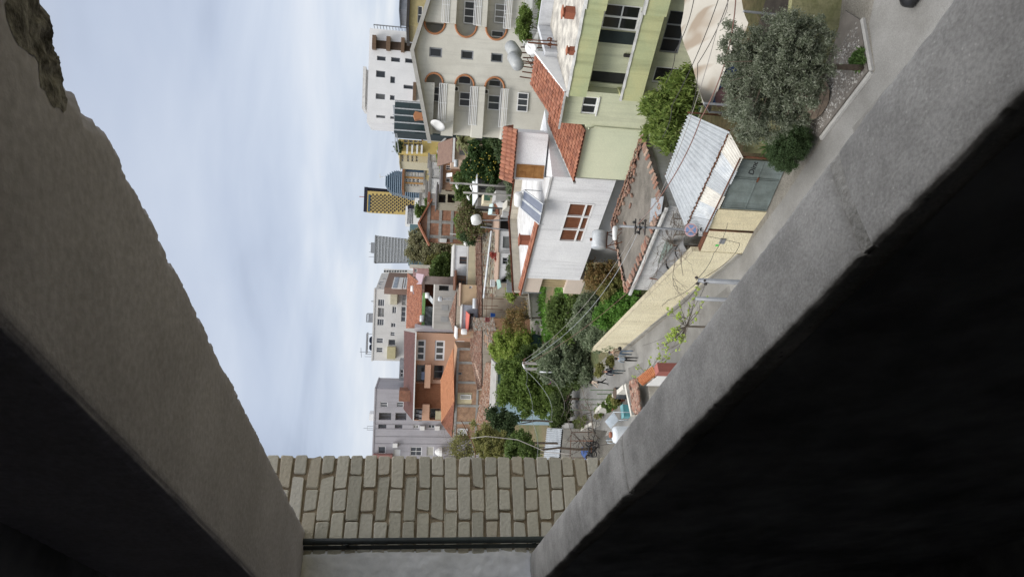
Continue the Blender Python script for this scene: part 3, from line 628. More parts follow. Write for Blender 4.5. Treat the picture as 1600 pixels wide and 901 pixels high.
# corrugated roof over the yard behind the gate
CORR = pm('white_corrugated', (.43, .455, .475), (.35, .37, .39), sc=1.1, ro=.45, bump=.05, streak=.2, metal=.25)
shed = thing('gate_shed', 'open shed behind the teal gate roofed in white corrugated metal', 'shed', (5.2, 28.6, 0))
BL, TLc, TR, BR = Gz(T('F', 290, 712), 2.9), Gz(T('F', 163, 390), 3.5), Gz(T('F', 310, -10), 3.5), Gz(T('F', 570, 105), 2.9)
mb = MB(); corr_quad(mb, TLc, TR, BR, BL, 19, .055); mb.obj('roof_sheet', CORR, shed, True)
A2, B2 = Gz(T('F', 295, 735), 2.82), Gz(T('F', 575, 120), 2.82); C2, D2 = Gz(T('F', 660, 275), 2.3), Gz(T('F', 430, 745), 2.3)
for i in range(6):
    a, b = i/6, (i+1.06)/6; lp = lambda P, Q, t: P*(1-t)+Q*t; dz = Vector((0, 0, (i % 2)*.025)); e = rnd.uniform(-.02, .06)
    mb = MB(); corr_quad(mb, lp(A2, B2, a)+dz, lp(A2, B2, b)+dz, lp(C2, D2, 1-b)+dz-Vector((e, e, 0)), lp(C2, D2, 1-a)+dz-Vector((e, e, 0)), 6, .03)
    mb.obj('awning_sheet', [CORR, pm('dull_corrugated', (.42, .45, .48), (.55, .57, .58), sc=2, ro=.5, bump=.05, streak=.3, metal=.25), pm('cream_corrugated', (.60, .58, .53), (.5, .48, .44), sc=2, ro=.55, bump=.05, streak=.2, metal=.1)][i % 3], shed, True)
mb = MB(); mb.tube([lp(A2, B2, t)+Vector((0, 0, .06+.02*math.sin(t*40))) for t in [i/30 for i in range(31)]], .03, 5); mb.tube([lp(D2, C2, t)+Vector((0, 0, .12)) for t in (0, 1)], .03, 6)
for P in (BL, TLc, TR, BR, C2, D2): mb.tube([(P.x+.1, P.y+.2, 0), (P.x+.1, P.y+.2, P.z-.05)], .04, 6)
mb.obj('pipe_frame', RUST, shed, True)
mb = MB(); mb.hexa([Vector((p.x, p.y, z)) for z in (0, 2.7) for p in (BL+Vector((.2, .4, 0)), TLc+Vector((.1, 0, 0)), TLc+Vector((.1, .15, 0)), BL+Vector((.2, .55, 0)))]); mb.obj('side_wall', WHITE, shed)
# mossy wall, dark green gate and cloth canopy beside the olive
MOSS = pm('mossy_render', (.30, .285, .16), (.20, .20, .095), sc=1.3, bump=.7, bs=12, streak=.4, bd=.03)
mw = [(11.2, 22.9), (9.7, 23.1), (8.5, 24.0), (7.0, 25.5), (6.0, 26.15)]
wallrun('mossy_wall', 'curved low wall of mossy yellow render behind the olive tree', mw, 1.95, .25, MOSS)
mb = MB(); mb.hexa([(11.25, 22.9, 0), (13.6, 21.6, 0), (13.65, 21.7, 0), (11.3, 23.0, 0), (11.25, 22.9, 2.1), (13.6, 21.6, 2.1), (13.65, 21.7, 2.1), (11.3, 23.0, 2.1)])
r_ = thing('green_gate', 'dark green sheet metal gate at the end of the mossy wall', 'gate', (12.4, 22.2, 0)); mb.obj('gate_leaf', pm('dark_green_paint', (.018, .045, .035), ro=.5, bump=.05), r_)
mb = MB(); mb.tube([(11.22, 22.86, 0), (11.22, 22.86, 2.15)], .04, 8); mb.obj('gate_post', DARKM, r_); mb = MB(); mb.tube([(13.62, 21.6, 0), (13.62, 21.6, 2.15)], .04, 8); mb.obj('gate_post', DARKM, r_)
cano = thing('cloth_canopy', 'stained beige cloth canopy stretched over the yard behind the olive', 'canopy', (10, 26, 0))
fe = [(95, -150), (72, -10), (48, 150), (75, 270), (120, 410), (190, 600)]; ne = [(470, -150), (400, 0), (445, 135), (370, 290), (290, 460), (212, 650)]
mb = MB()
def fn(u, v):
    k = u*5; a = min(int(k+1e-6), 4); t = k-a; p = [fe[a][j]*(1-t)+fe[a+1][j]*t for j in (0, 1)]; q = [ne[a][j]*(1-t)+ne[a+1][j]*t for j in (0, 1)]
    P = Gz(T('C', *p), 4.1-.5*u); Q = Gz(T('C', *q), 3.0-.1*u); R = P*(1-v)+Q*v; return R + Vector((0, 0, .28*math.sin(v*math.pi)*(1-.5*u) + .05*math.sin(u*15+v*3) - .02*abs(math.sin(u*9.4))))
mb.grid(fn, 40, 14)
TARP = pm('canopy_cloth', (.43, .405, .36), (.39, .365, .32), sc=.8, ro=.8, bump=.1, fine=.04)
nt_ = TARP.node_tree; tcn = [n for n in nt_.nodes if n.type == 'TEX_COORD'][0]; mp_ = N(nt_, 'ShaderNodeMapping'); mp_.inputs['Rotation'].default_value = (0, 0, .75); mp_.inputs['Scale'].default_value = (1.1, .28, .5); nt_.links.new(tcn.outputs['Object'], mp_.inputs[0])
wv = N(nt_, 'ShaderNodeTexNoise'); wv.inputs['Scale'].default_value = .95; wv.inputs['Detail'].default_value = 2; wv.inputs['Distortion'].default_value = .7; nt_.links.new(mp_.outputs[0], wv.inputs['Vector'])
rp = N(nt_, 'ShaderNodeMapRange'); rp.inputs[1].default_value = .5; rp.inputs[2].default_value = .62; nt_.links.new(wv.outputs[0], rp.inputs[0])
mxx = N(nt_, 'ShaderNodeMixRGB'); bs_ = nt_.nodes['Principled BSDF']; nt_.links.new(rp.outputs[0], mxx.inputs[0]); nt_.links.new(bs_.inputs['Base Color'].links[0].from_socket, mxx.inputs[1]); mxx.inputs[2].default_value = (.27, .22, .17, 1); nt_.links.new(mxx.outputs[0], bs_.inputs['Base Color'])
mb.obj('cloth', TARP, cano, True)
mb = MB(); e0, e1 = fn(1, 1), fn(.3, 1); mb.tube([(e0.x, e0.y, 0), e0], .05, 8); mb.tube([(e1.x, e1.y, 0), e1], .05, 8); mb.tube([e0, e1], .035, 6); e2 = fn(1, 0); mb.tube([e0, e2], .035, 6); mb.tube([(e2.x, e2.y, 0), e2], .05, 8); mb.obj('frame', GREYM, cano)
mb = MB(); mb.hexa([Vector((p.x, p.y, z)) for z in (1.98, 2.9) for p in (fn(.55, .85), fn(.95, .85), fn(.95, .9)+Vector((0, .1, 0)), fn(.55, .9)+Vector((0, .1, 0)))]); mb.obj('blue_curtain', pm('blue_cloth', (.025, .055, .13), (.015, .03, .08)), cano)
mb = MB(); P = fn(.86, .55); mb.grid(lambda u, v: Vector((P.x-.9+1.3*u, P.y-.9+.9*v-.2*u, 2.3+.15*math.sin(5*u)+.5*v)), 12, 6); mb.solo('dark_awning', pm('maroon_cloth', (.05, .025, .026), (.03, .015, .015)), 'dark maroon cloth slung under the end of the beige canopy', 'awning')
# cable reel leaning on the wall
RW = pm('grey_planks', (.15, .115, .085), (.09, .07, .055), sc=7, bump=.5, bs=30)
rc = Vector((7.75, 23.85, .1)); reel = thing('cable_reel', 'large round wooden cable reel disc lying under the olive tree', 'cable reel', rc)
tilt = Vector((-.35, -.55, .75)).normalized(); ctr = rc+Vector((.05, .1, .62)); ea = tilt.cross(Vector((0, 0, 1))).normalized(); eb = tilt.cross(ea)
for k in range(9):
    mb = MB(); w = .95; y0, y1 = -w+2*w*k/9+.006, -w+2*w*(k+1)/9-.006; pl = []
    for yy in (y0, (y0+y1)/2, y1): pl.append((math.sqrt(max(.01, w*w-yy*yy)), yy))
    poly = [(x, y) for x, y in pl] + [(-x, y) for x, y in pl[::-1]]
    mb.prism([ctr + ea*x + eb*y for x, y in poly], tilt*.05); mb.obj('plank', RW, reel)
text_obj('CASCELLA', .27, ctr + tilt*.056 - ea*.66 - eb*.42, ea, -eb if eb.z < 0 else eb, pm('blue_stencil', (.02, .022, .06), ro=.8, bump=0), 'stencil_lettering', reel)
mb = MB(); mb.lathe(ctr - tilt*.55, [(.95, -.05), (.95, 0), (.42, .005), (.42, .545)], 28, axis=tilt); mb.obj('hub', RW, reel)
# trash bag
bc = Gz((1425, 6)) + Vector((.15, -.2, 0)); mb = MB(); rg = random.Random(4)
for cx, cy, R in ((0, 0, .36), (.38, .1, .32)):
    mb.lathe(bc+Vector((cx, cy, 0)), [(R*.6, 0), (R, R*.35), (R*.95, R*.9), (R*.55, R*1.35), (R*.16, R*1.5), (R*.28, R*1.75)], 18)
mb.v = [tuple(Vector(v)+Vector((1, 1, .6))*(.05*noise.noise(Vector(v)*6))) for v in mb.v]
mb.solo('trash_bag', BLACKP, 'shiny black trash bags dumped on the concrete road edge', 'trash bag', smooth=True)
# ================================================================== vegetation near the road
OLV = leafmat('olive_leaf', [(.08, .095, .06), (.13, .145, .105), (.18, .19, .15), (.055, .07, .04), (.105, .12, .08)])
ob = Gz((1352, 106)); B0 = lambda x, y, d, r, rz=None: blob((x, y), d, r, rz)
ol = thing('olive_tree', 'silvery olive tree with leaning trunk on the pebble pavement', 'tree', ob)
obl = [B0(1215, 95, 21.6, 48), B0(1185, 145, 22, 40), B0(1235, 150, 21.4, 38), B0(1180, 85, 22, 36), B0(1245, 75, 21.3, 45), B0(1205, 185, 22.2, 30), B0(1160, 115, 22.2, 30), B0(1265, 115, 21.2, 28), B0(1142, 60, 22, 20), B0(1172, 203, 22.3, 20), B0(1228, 45, 21.6, 22), B0(1285, 85, 21.0, 16), B0(1150, 170, 22.4, 20)]
rg = random.Random(12); obl += [B0(1212+78*math.cos(g)*rg.uniform(.9, 1.12), 112+84*math.sin(g)*rg.uniform(.9, 1.15), 21.8+rg.uniform(-.5, .5), rg.uniform(6, 13)) for g in [k*.33 for k in range(19)] if not (math.cos(g) > .75)]
mb = MB(); rg = random.Random(2); bc_ = Dy((1215, 110), 21.7); mb.tube([ob-Vector((0, 0, .05)), ob+(bc_-ob)*.35+Vector((.06, 0, 0)), ob+(bc_-ob)*.7, bc_], .11, 9, .07)
for k in range(26):
    b = obl[k % len(obl)]; e_ = Vector(b[0]) + Vector([rg.uniform(-.9, .9)*x for x in b[1]]); s_ = ob+(bc_-ob)*rg.uniform(.6, 1); m_ = (s_+e_)/2+Vector((rg.gauss(0, .15), rg.gauss(0, .15), .12)); mb.tube([s_, m_, e_], .04, 5, .008)
mb.obj('trunk', BARK, ol, True); leaves('crown', OLV, ol, obl, 105000, .036, clump=.19, seed=3, elong=3.0, shellb=.55, nclump=750)
mb = MB(); sp_ = Gz((1335, 100), .1)
leaves('weed_tuft', leafmat('weed_leaf', [(.06, .11, .03), (.10, .16, .05), (.05, .08, .025)]), None, [(Gz((1347, 98), .15)+Vector((.2, .25, 0)), (.35, .35, .1))], 1500, .09, clump=.12, seed=8, elong=2.5)
tag(bpy.data.objects['weed_tuft'], 'tuft of green weeds round the foot of the olive trunk', 'weeds')
HDG = leafmat('hedge_leaf', [(.025, .045, .018), (.045, .07, .028), (.03, .05, .022)])
tree('round_bush', 'clipped dark green bush beside the teal gate', (6.35, 25.0, .0), [B0(1228, 235, 24.6, 29, 22), B0(1240, 222, 24.4, 24, 22)], 40000, .035, HDG, 5, cat='bush', trunk_r=.05, clump=.14, shellb=.75, limbs=4)
ag = Gz(T('F', 840, 200), 1.0); agv = thing('spiky_plant', 'spiky green agave like plant growing behind the clipped bush', 'plant', (ag.x, ag.y, 0)); mb = MB(); rg = random.Random(6)
for k in range(46):
    g, el = rg.uniform(0, 6.28), rg.uniform(.15, 1.3); d = Vector((math.cos(g)*math.cos(el), math.sin(g)*math.cos(el), math.sin(el))); w = d.cross(Vector((0, 0, 1))).normalized()*.035; p = Vector((ag.x, ag.y, 1.0)); l = rg.uniform(.5, .8)
    mb.quad(p-w, p+w, p+d*l*.6+w*.8+Vector((0, 0, -.03)), p+d*l+Vector((0, 0, -.12)), p+d*l*.6-w*.8)
mb.obj('leaf_rosette', leafmat('agave_leaf', [(.05, .10, .03), (.10, .17, .05)]), agv)
mb = MB(); mb.tube([(ag.x, ag.y, 0), (ag.x, ag.y, 1.02)], .08, 8); mb.obj('stem', BARK, agv)
BRG = leafmat('bright_leaf', [(.09, .13, .03), (.13, .17, .04), (.065, .10, .025), (.16, .19, .055)])
tree('yard_shrub', 'bright yellow green shrub rising beyond the corrugated roof', (10.0, 32.6, 0), [B0(1045, 165, 32, 38, 22), B0(1030, 195, 32, 34, 18), B0(1062, 140, 31.6, 32, 20), B0(1045, 215, 31.5, 22, 16), B0(1020, 170, 32, 24, 14), B0(1072, 165, 31.5, 26, 12)], 17000, .085, BRG, 6, cat='shrub', trunk_r=.09, clump=.3, elong=3.4, shellb=.45, up=1.3, nclump=260)
# ================================================================== pale green building with balconies (right, across the yard)
PGR = pm('pale_green_render', (.60, .61, .44), (.52, .54, .39), sc=.5, ro=.9, bump=.2, streak=.3)
YGR = pm('yellow_green_fascia', (.50, .50, .27), (.41, .45, .26), sc=.6, ro=.9, bump=.2, streak=.3)
LEDG = pm('grey_ledge', (.42, .42, .41), (.28, .28, .27), sc=3, bump=.4)
p_l, p_r = Gz(T('B', 360, 612), 7.7), Gz(T('B', 470, 45), 7.7); dd_ = (p_l-p_r); PHG = math.degrees(math.atan2(-dd_.x, dd_.y))
fG = Fr((p_l.x, p_l.y), PHG)
gb = thing('green_house', 'pale green house with yellow green balcony bands and flat concrete roof', 'house', fG.pt(-5, 0, -4))
sR = fG.hit(T('B', 470, 45))[0]; zT = 7.7; zb1 = fG.hit(T('B', 475, 620))[1]; zt2 = fG.hit(T('B', 700, 620))[1]; zb2 = fG.hit(T('B', 830, 640))[1]
RB = -1.25
w1_ = fG.rect('B', 640, 872, 38, 205, RB); d1_ = fG.rect('B', 555, 758, 465, 540, RB); w2_ = fG.rect('B', 975, 1105, 70, 345, RB); w3_ = fG.rect('B', 905, 1095, 432, 540, RB)
w1_ = (w1_[0], w1_[1], zt2-.35, max(w1_[3], zt2+1.55)); d1_ = (d1_[0], d1_[1], zt2-1.1, zt2+1.5)
w2_ = (w2_[0], w2_[1], max(.5, w2_[2]), min(zb2-.25, w2_[3])); w3_ = (w3_[0], w3_[1], max(.5, w3_[2]), min(zb2-.25, w3_[3]))
mb = MB(); holed(mb, fG, sR-9, -.02, 0, zT-.02, [w1_, d1_, w2_, w3_], .2, RB); shell(mb, fG, sR-9, -.02, 0, zT-.02, 8.5, RB); mb.obj('wall', PGR, gb)
for kk, h_ in enumerate((w1_, w3_)): window(gb, fG, h_, PVC, GLK, 2 if kk == 0 else 1, 2 if kk == 0 else 1, o=RB, fw=.09)
window(gb, fG, w2_, GREYM, GLD, 3, 1, o=RB)
mb = MB(); mb.fbox(fG, d1_[0], d1_[1], d1_[2], d1_[3], RB-.18, RB-.14); mb.obj('door', pm('dark_door', (.03, .032, .03)), gb)
for s_ in (w1_[1]+.02,): mb = MB(); mb.fbox(fG, s_, s_+.62, w1_[2], w1_[3], RB+.012, RB+.06); mb.obj('shutter', pm('dark_shutter', (.025, .035, .035)), gb)
def band(z0, z1, name):
    mb = MB(); mb.fbox(fG, sR+.01, .02, z0, z1, -.14, 0); mb.fbox(fG, sR-9, sR, z0, z1, -.14, .28); mb.fbox(fG, -.12, .02, z0, z1, RB+.004, -.143); mb.obj(name, YGR, gb)
band(zb1, zT, 'roof_fascia'); band(zb2, zt2-.05, 'balcony_parapet')
mb = MB(); mb.fbox(fG, sR-9, -.14, zb1+.02, zb1+.2, RB+.004, -.145); mb.fbox(fG, sR-9, -.14, zb2+.02, zb2+.22, RB+.004, -.145); mb.obj('balcony_slab', PGR, gb)
mb = MB()
def rag(s0, s1, z, o0, o1):
    n = int(abs(s1-s0)*5); mb.grid(lambda u, v: fG.pt(s0+(s1-s0)*u, z+.10*math.sin(v*math.pi)+.02*noise.noise(Vector((u*40, v*4, z))), o0+(o1-o0)*v + .04*noise.noise(Vector((u*50, 2, z)))), n, 8)
rag(sR-.02, .06, zt2-.047, -.2, .06); rag(sR-9, sR, zt2-.047, -.2, .34); rag(sR-.02, .06, zT+.003, -.28, .07); rag(sR-9, sR, zT+.003, -.28, .35); mb.obj('ledge', LEDG, gb, True)
ROOFC = pm('streaky_roof', (.55, .52, .46), (.25, .235, .215), sc=1.3, bump=.4, bs=20, fine=.2)
mb = MB(); mb.fbox(fG, sR-9, -.02, zT-.015, zT+.03, RB-7.2, -.15); mb.obj('flat_roof', ROOFC, gb)
mb = MB(); mb.fbox(fG, sR-9, -.02, zT+.033, zT+.75, RB-7.45, RB-7.2); mb.fbox(fG, -.3, -.02, zT+.033, zT+.75, RB-7.19, -4.6); mb.obj('roof_parapet', pm('pale_grey_render', (.55, .56, .58), (.46, .47, .49), streak=.25), gb)
for k, (zx, zy, w, h) in enumerate(((400, 85, .44, .5), (405, 328, .3, .3))):
    P = Gz(T('B', zx, zy), zT+.03); mb = MB(); mb.box(P, w, w, h, .4); mb.box(P+Vector((0, 0, h+.003)), w*.8, w*.8, .05, .4); mb.box(P+Vector((0, 0, h+.1)), w*1.1, w*1.1, .06, .4)
    for a in (-1, 1):
        for b in (-1, 1): mb.box(P+Vector((a*w*.3, b*w*.3, h+.05)), .06, .06, .06, .4)
    mb.solo('chimney', pick('terracotta', [(.30, .10, .05), (.24, .08, .045), (.36, .14, .08)]), ('squat terracotta chimney standing mid roof on the green house' if k == 0 else 'smaller terracotta chimney near the roof edge of the green house'), 'chimney', 'chimneys on the green house roof')
mb = MB(); P = Gz(T('B', 290, 290), zT+.03); mb.tube([P, P+Vector((.0, 0, 1.7))], .05, 6); mb.tube([P+Vector((.25, .1, 0)), P+Vector((.15, 0, 1.8))], .035, 6); mb.tube([P+Vector((-.2, 0, .4)), P+Vector((.4, .1, .4))], .03, 6)
for a in (0, .3): mb.ring(P+Vector((a, 0, .45)), (1, .3, 0), .12, .035, 12, 5)
mb.solo('rusty_stand', RUST, 'rusty iron stand with wheels and two poles on the green house roof', 'iron stand')
u_ = fG.rect('B', 505, 550, 570, 612, RB); mb = MB(); mb.fbox(fG, u_[0], u_[1], u_[2], u_[3], RB+.02, RB+.35); ac = mb.obj('air_conditioner', pm('dusty_white', (.45, .45, .43)), gb); mb = MB(); mb.lathe(fG.pt((u_[0]+u_[1])/2, (u_[2]+u_[3])/2, RB+.352), [(.2, 0), (.08, .015)], 14, axis=fG.n); mb.obj('fan', DARKM, ac)
u_ = fG.rect('B', 712, 755, 342, 358, RB); mb = MB(); mb.fbox(fG, u_[0], u_[1], u_[2], u_[3], RB+.05, RB+.2); mb.tube([fG.pt(u_[0]+.06, u_[2], RB), fG.pt(u_[0]+.06, u_[2], RB+.12)], .02, 5); mb.obj('wall_lantern', DARKM, gb)
# left section and its tiled roofs
s_a = fG.hit(T('B', 300, 785), RB+.6)[0]; s_b = fG.hit(T('E', 405, 395), RB+.6)[0]; OW = RB+.6
lw = thing('green_annex', 'pale green windowed annex under a red tiled roof beside the balconies', 'house', fG.pt(2.5, 0, -4))
zz1 = fG.hit(T('B', 305, 785), OW)[1]; zz2 = fG.hit(T('E', 405, 395), OW)[1]; zz2r = fG.hit(T('B', 470, 795), OW)[1]; zE = (zz2+zz2r)/2
h1_ = fG.rect('B', 448, 545, 622, 732, OW); h2_ = fG.rect('B', 775, 930, 655, 752, OW); h2_ = (h2_[0], h2_[1], .05, 2.15)
mb = MB(); holed(mb, fG, 0, s_a, 0, zz1, [h1_, h2_], .15, OW); shell(mb, fG, 0, s_a, 0, zz1-.1, 5, OW); mb.obj('wall', PGR, lw); window(lw, fG, h1_, PVC, GLD, 2, 1, o=OW, rev=.15, sill=.08)
mb = MB(); mb.fbox(fG, h2_[0], h2_[1], h2_[2], h2_[3], OW-.14, OW-.1); mb.obj('door', pm('teal_door', (.04, .075, .075)), lw)
mb = MB(); holed(mb, fG, s_a+.003, s_b, 0, zE, [], .1, OW); shell(mb, fG, s_a+.003, s_b, 0, zE, 5, OW); mb.obj('lower_wall', pm('pale_lime_render', (.62, .64, .47), (.56, .59, .43), sc=.5, streak=.08, bump=.12), lw)
fP = Fr((fG.pt(0, 0, 0).x, fG.pt(0, 0, 0).y), PHG+90)
ob_, zb_ = fP.hit(T('B', 150, 352)); ob_ = -abs(ob_); print('roof1 back', ob_, zb_)
E1 = (Vector(fG.pt(0, zz1, OW+.35)), Vector(fG.pt(s_a+.12, zz1, OW+.35)))
obk = OW-4.6; _q = fG.pt(0, 0, obk); zbk = Fr((_q.x, _q.y), PHG).hit(T('B', 150, 352))[1]; zbk = max(zz1+.6, min(zbk, zz1+2.2))
mb = MB(); tile_quad(mb, fG.pt(0, zbk, obk), fG.pt(s_a+.15, zbk, obk), fG.pt(s_a+.15, zz1+.05, OW+.35), fG.pt(0, zz1+.05, OW+.35)); mb.obj('roof', TILE, lw)
k_ = (zbk-zz1)/4.95; zbk2 = zE+.05+(4.95)*k_
mb = MB(); tile_quad(mb, fG.pt(s_a+.16, zbk2, obk), fG.pt(s_b-.9, zbk2, obk), fG.pt(s_b+.15, zE+.05, OW+.35), fG.pt(s_a+.16, zE+.05, OW+.35)); mb.obj('lower_roof', TILE, lw)
mb = MB(); mb.bar(fG.pt(s_b-.85, zbk2-.05, obk), fG.pt(s_b+.2, zE, OW+.35), .12, .16); mb.obj('verge_board', pm('grey_verge', (.45, .45, .44), bump=.3), lw); mb = MB(); mb.bar(fG.pt(-.02, zz1+.08, OW+.4), fG.pt(s_a+.15, zz1+.06, OW+.4), .1, .1); mb.obj('eave_gutter', pm('grey_verge', (.45, .45, .44), bump=.3), lw)
mb = MB(); mb.prism([fG.pt(-.02, zT+.03, OW+.2), fG.pt(-.02, zz1+.12, OW+.2), fG.pt(-.02, zbk+.12, obk), fG.pt(-.02, zT+.03, obk)], fG.d*.12); mb.obj('gable_upstand', WHITE, lw)
mb = MB(); mb.tube([fG.pt(s_a+.06, zE-.1, OW+.3), fG.pt(s_a+.06, zE-.45, OW+.06), fG.pt(s_a+.06, .2, OW+.06)], .045, 8); mb.obj('downpipe', PGR, lw)
# ================================================================== white house with the big brown window
cW_ = fG.pt(s_b, 0, OW-.4); fW = Fr((cW_.x, cW_.y), 36); WW = pm('white_render', (.74, .74, .75), (.65, .65, .665), sc=.45, ro=.85, bump=.25, bs=18, streak=.26)
sl_, zr_ = fW.hit(T('H', 95, 405)); sr_ = fW.hit(T('E', 500, 408))[0]+3.0; swl = fW.hit(T('H', 120, 305))[0]; zr_ = fW.hit(T('E', 215, 560))[1]
hw = fW.rect('E', 328, 490, 560, 812); zov = fW.hit(T('E', 600, 600))[1]
print('white', sl_, swl, sr_, zr_, hw, zov)
wh = thing('white_house', 'white house with a large brown gridded window and flat tiled edge roof', 'house', fW.pt(0, 0, -3))
mb = MB(); holed(mb, fW, sr_-3, swl, zov, zr_, [hw], .12); shell(mb, fW, sr_-3, swl, zov, zr_, 6); mb.quad(*[fW.pt(s, zov, o) for s, o in ((sr_-3, 0), (swl, 0), (swl, -6), (sr_-3, -6))]); mb.obj('wall', WW, wh)
mb = MB(); a, b, c, d = hw
for i in range(4):
    s = a+(b-a)*(i/3); s = min(max(s, a+.06), b-.06); mb.fbox(fW, s-.045, s+.045, c, d, -.10, .035)
for z in (c+.05, c+(d-c)*.30, d-.05): mb.fbox(fW, a+.11, b-.11, z-.045, z+.045, -.10, .02)
wf = mb.obj('window', PVC, wh); mb = MB(); n_ = 40
for i in range(n_): s = a+(b-a)*i/n_; mb.fbox(fW, s+.004, s+(b-a)/n_, c, d, -.115, -.102-.004*(i % 2))
mb.obj('shutter_boards', pm('varnished_shutter', (.17, .065, .032), (.12, .045, .022), sc=3, ro=.5, bump=.1), wf)
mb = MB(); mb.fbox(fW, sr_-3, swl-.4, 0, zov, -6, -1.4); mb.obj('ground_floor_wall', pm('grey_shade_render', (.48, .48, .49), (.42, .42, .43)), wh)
BEI = pm('beige_panel', (.58, .49, .42), (.54, .46, .39), bump=.1)
zc = [fW.hit(T('H', x, 350))[1] for x in (188, 350, 462, 520)]
mb = MB(); mb.fbox(fW, swl+.003, sl_-.1, zc[0], zr_, -3, -.1); mb.obj('upper_panel', BEI, wh)
mb = MB(); mb.fbox(fW, swl+.003, sl_-.1, zc[2], zc[1], -3, -.1); mb.obj('lower_panel', BEI, wh)
mb = MB(); mb.fbox(fW, swl+.003, sl_-.15, zov-.6, zc[2]-.003, -3, -.3); mb.obj('base_panel', PGR, wh)
mb = MB(); mb.grid(lambda u, v: fW.pt(swl+.05+(sl_-swl-.35)*u, zc[1]+(zc[0]-zc[1])*v, -.45+.05*math.sin(u*30)), 40, 4); mb.obj('curtain', pm('tan_curtain', (.36, .29, .17), (.30, .24, .14)), wh, True)
mb = MB(); mb.fbox(fW, swl+.003, sl_-.12, zc[1], zc[0], -3, -1.2); mb.obj('balcony_back', BEI, wh)
# roof: floor, upstands, tile copings
rc1, rc2, rc3 = Gz(T('P', 824, 459), zr_+.1), Gz(T('P', 806.6, 344), zr_+.1), Gz(T('P', 816, 275), zr_+.1); fr0, fr1 = fW.pt(sl_, zr_+.1, .1), fW.pt(sr_-3, zr_+.1, .1)
mb = MB(); mb.prism([Vector((p.x, p.y, zr_+.003)) for p in (fr0, rc2, rc3, fr1)], (0, 0, .12)); mb.obj('roof', pm('white_roof_coat', (.60, .60, .60), (.45, .44, .43), sc=1.4, bump=.2), wh)
mb = MB(); mc_ = MB()
for A_, B_ in ((fr0, rc2), (rc2, rc3)):
    A_, B_ = Vector((A_.x, A_.y, zr_+.12)), Vector((B_.x, B_.y, zr_+.12)); d = (B_-A_).normalized(); n = Vector((d.y, -d.x, 0)); n = n if (fW.pt((sl_+sr_)/2, 0, -1.5)-A_).dot(n) > 0 else -n
    mb.prism([A_+n*.25, B_+n*.25, B_+n*.45, A_+n*.45], (0, 0, .55)); U = Vector((0, 0, .68)); tile_quad(mc_, A_+n*.5+U, B_+n*.5+U, B_-n*.05+U-Vector((0, 0, .25)), A_-n*.05+U-Vector((0, 0, .25)), .2, .6, .05)
mb.obj('roof_upstand', pm('old_beige_render', (.52, .47, .38), (.42, .38, .31), streak=.3), wh)
tile_quad(mc_, fW.pt(sl_+.05, zr_+.32, -.25), fW.pt(sr_+.1, zr_+.32, -.25), fW.pt(sr_+.1, zr_+.14, .2), fW.pt(sl_+.05, zr_+.14, .2), .2, .5, .05)
mc_.obj('coping_tiles', TILE, wh)
# things on the white roof
ROOFZ = zr_+.125
P = Gz(T('E', 115, 800), ROOFZ); mb = MB(); mb.box(P, .5, .5, .7, .6); mb.box(P+Vector((0, 0, .703)), .62, .62, .08, .6); mb.solo('chimney', pick('terracotta', []), 'square terracotta chimney on the white roof of the brown window house', 'chimney')
sol = thing('solar_heater', 'solar water heater with two panels and white tank on the white roof', 'solar heater', Gz(T('E', 190, 650), ROOFZ))
dep0 = Gz(T('E', 195, 640), ROOFZ+.15).y
pA, pB, pC, pD = Dy(T('E', 84, 478), dep0+1.3), Dy(T('E', 207, 568), dep0), Dy(T('E', 182, 698), dep0-.6+.9), Dy(T('E', 62, 592), dep0+2.0)
PAN = pm('solar_glass', (.12, .14, .19), (.10, .12, .17), sc=3, ro=.2, bump=0, spec=.6)
for t0, t1 in ((0, .47), (.53, 1)):
    lp_ = lambda A, B, t: A*(1-t)+B*t; q = [lp_(pA, pD, t0), lp_(pB, pC, t0), lp_(pB, pC, t1), lp_(pA, pD, t1)]; nn = (q[1]-q[0]).cross(q[3]-q[0]).normalized(); nn = nn if nn.z > 0 else -nn
    mb = MB(); mb.prism(q, nn*.08); pn = mb.obj('solar_panel', PAN, sol); mb = MB()
    for i in range(4): mb.bar(q[i]+nn*.09, q[(i+1) % 4]+nn*.09, .07, .03)
    mb.obj('panel_frame', GALV, pn)
tA, tB = Dy(T('E', 42, 497), dep0+1.5), Dy(T('E', 40, 578), dep0+2.1); mb = MB(); mb.lathe(tA, [(.05, 0), (.24, .04), (.27, .1), (.27, (tB-tA).length-.1), (.24, (tB-tA).length-.04), (.05, (tB-tA).length)], 16, axis=tB-tA); mb.obj('tank', WHITE, sol, True)
mb = MB()
for q in (pA, pD, pB, pC): mb.tube([q, (q.x, q.y, ROOFZ)], .03, 5)
mb.tube([tA, pA], .03, 5); mb.tube([tB, pD], .03, 5); mb.obj('stand', GALV, sol)
fS = Fr((Gz(T('E', 205, 405), ROOFZ).x, Gz(T('E', 205, 405), ROOFZ).y), 70); sd = thing('roof_shed', 'small white roof shed with a panelled wooden door and tiled cap', 'shed', fS.pt(-1, ROOFZ, -1))
a_, b_2, c_, d_2 = fS.rect('E', 55, 208, 318, 408); zt_ = max(d_2, ROOFZ+1.9)
mb = MB(); mb.fbox(fS, a_-1.9, b_2+.1, ROOFZ, zt_, -1.8, 0); mb.obj('wall', WW, sd)
mb = MB(); mb.fbox(fS, a_, b_2-.05, ROOFZ+.05, zt_-.12, .003, .05); dr = mb.obj('door', pm('honey_wood', (.30, .15, .05), (.22, .10, .03), sc=3, ro=.5), sd); mb = MB()
for i in range(3):
    for j in range(2):
        s = a_+.1+(b_2-a_-.15)*j/2; z = ROOFZ+.2+(zt_-ROOFZ-.4)*i/3; mb.fbox(fS, s+.02, s+(b_2-a_)/2-.12, z, z+(zt_-ROOFZ)/3-.22, .053, .07)
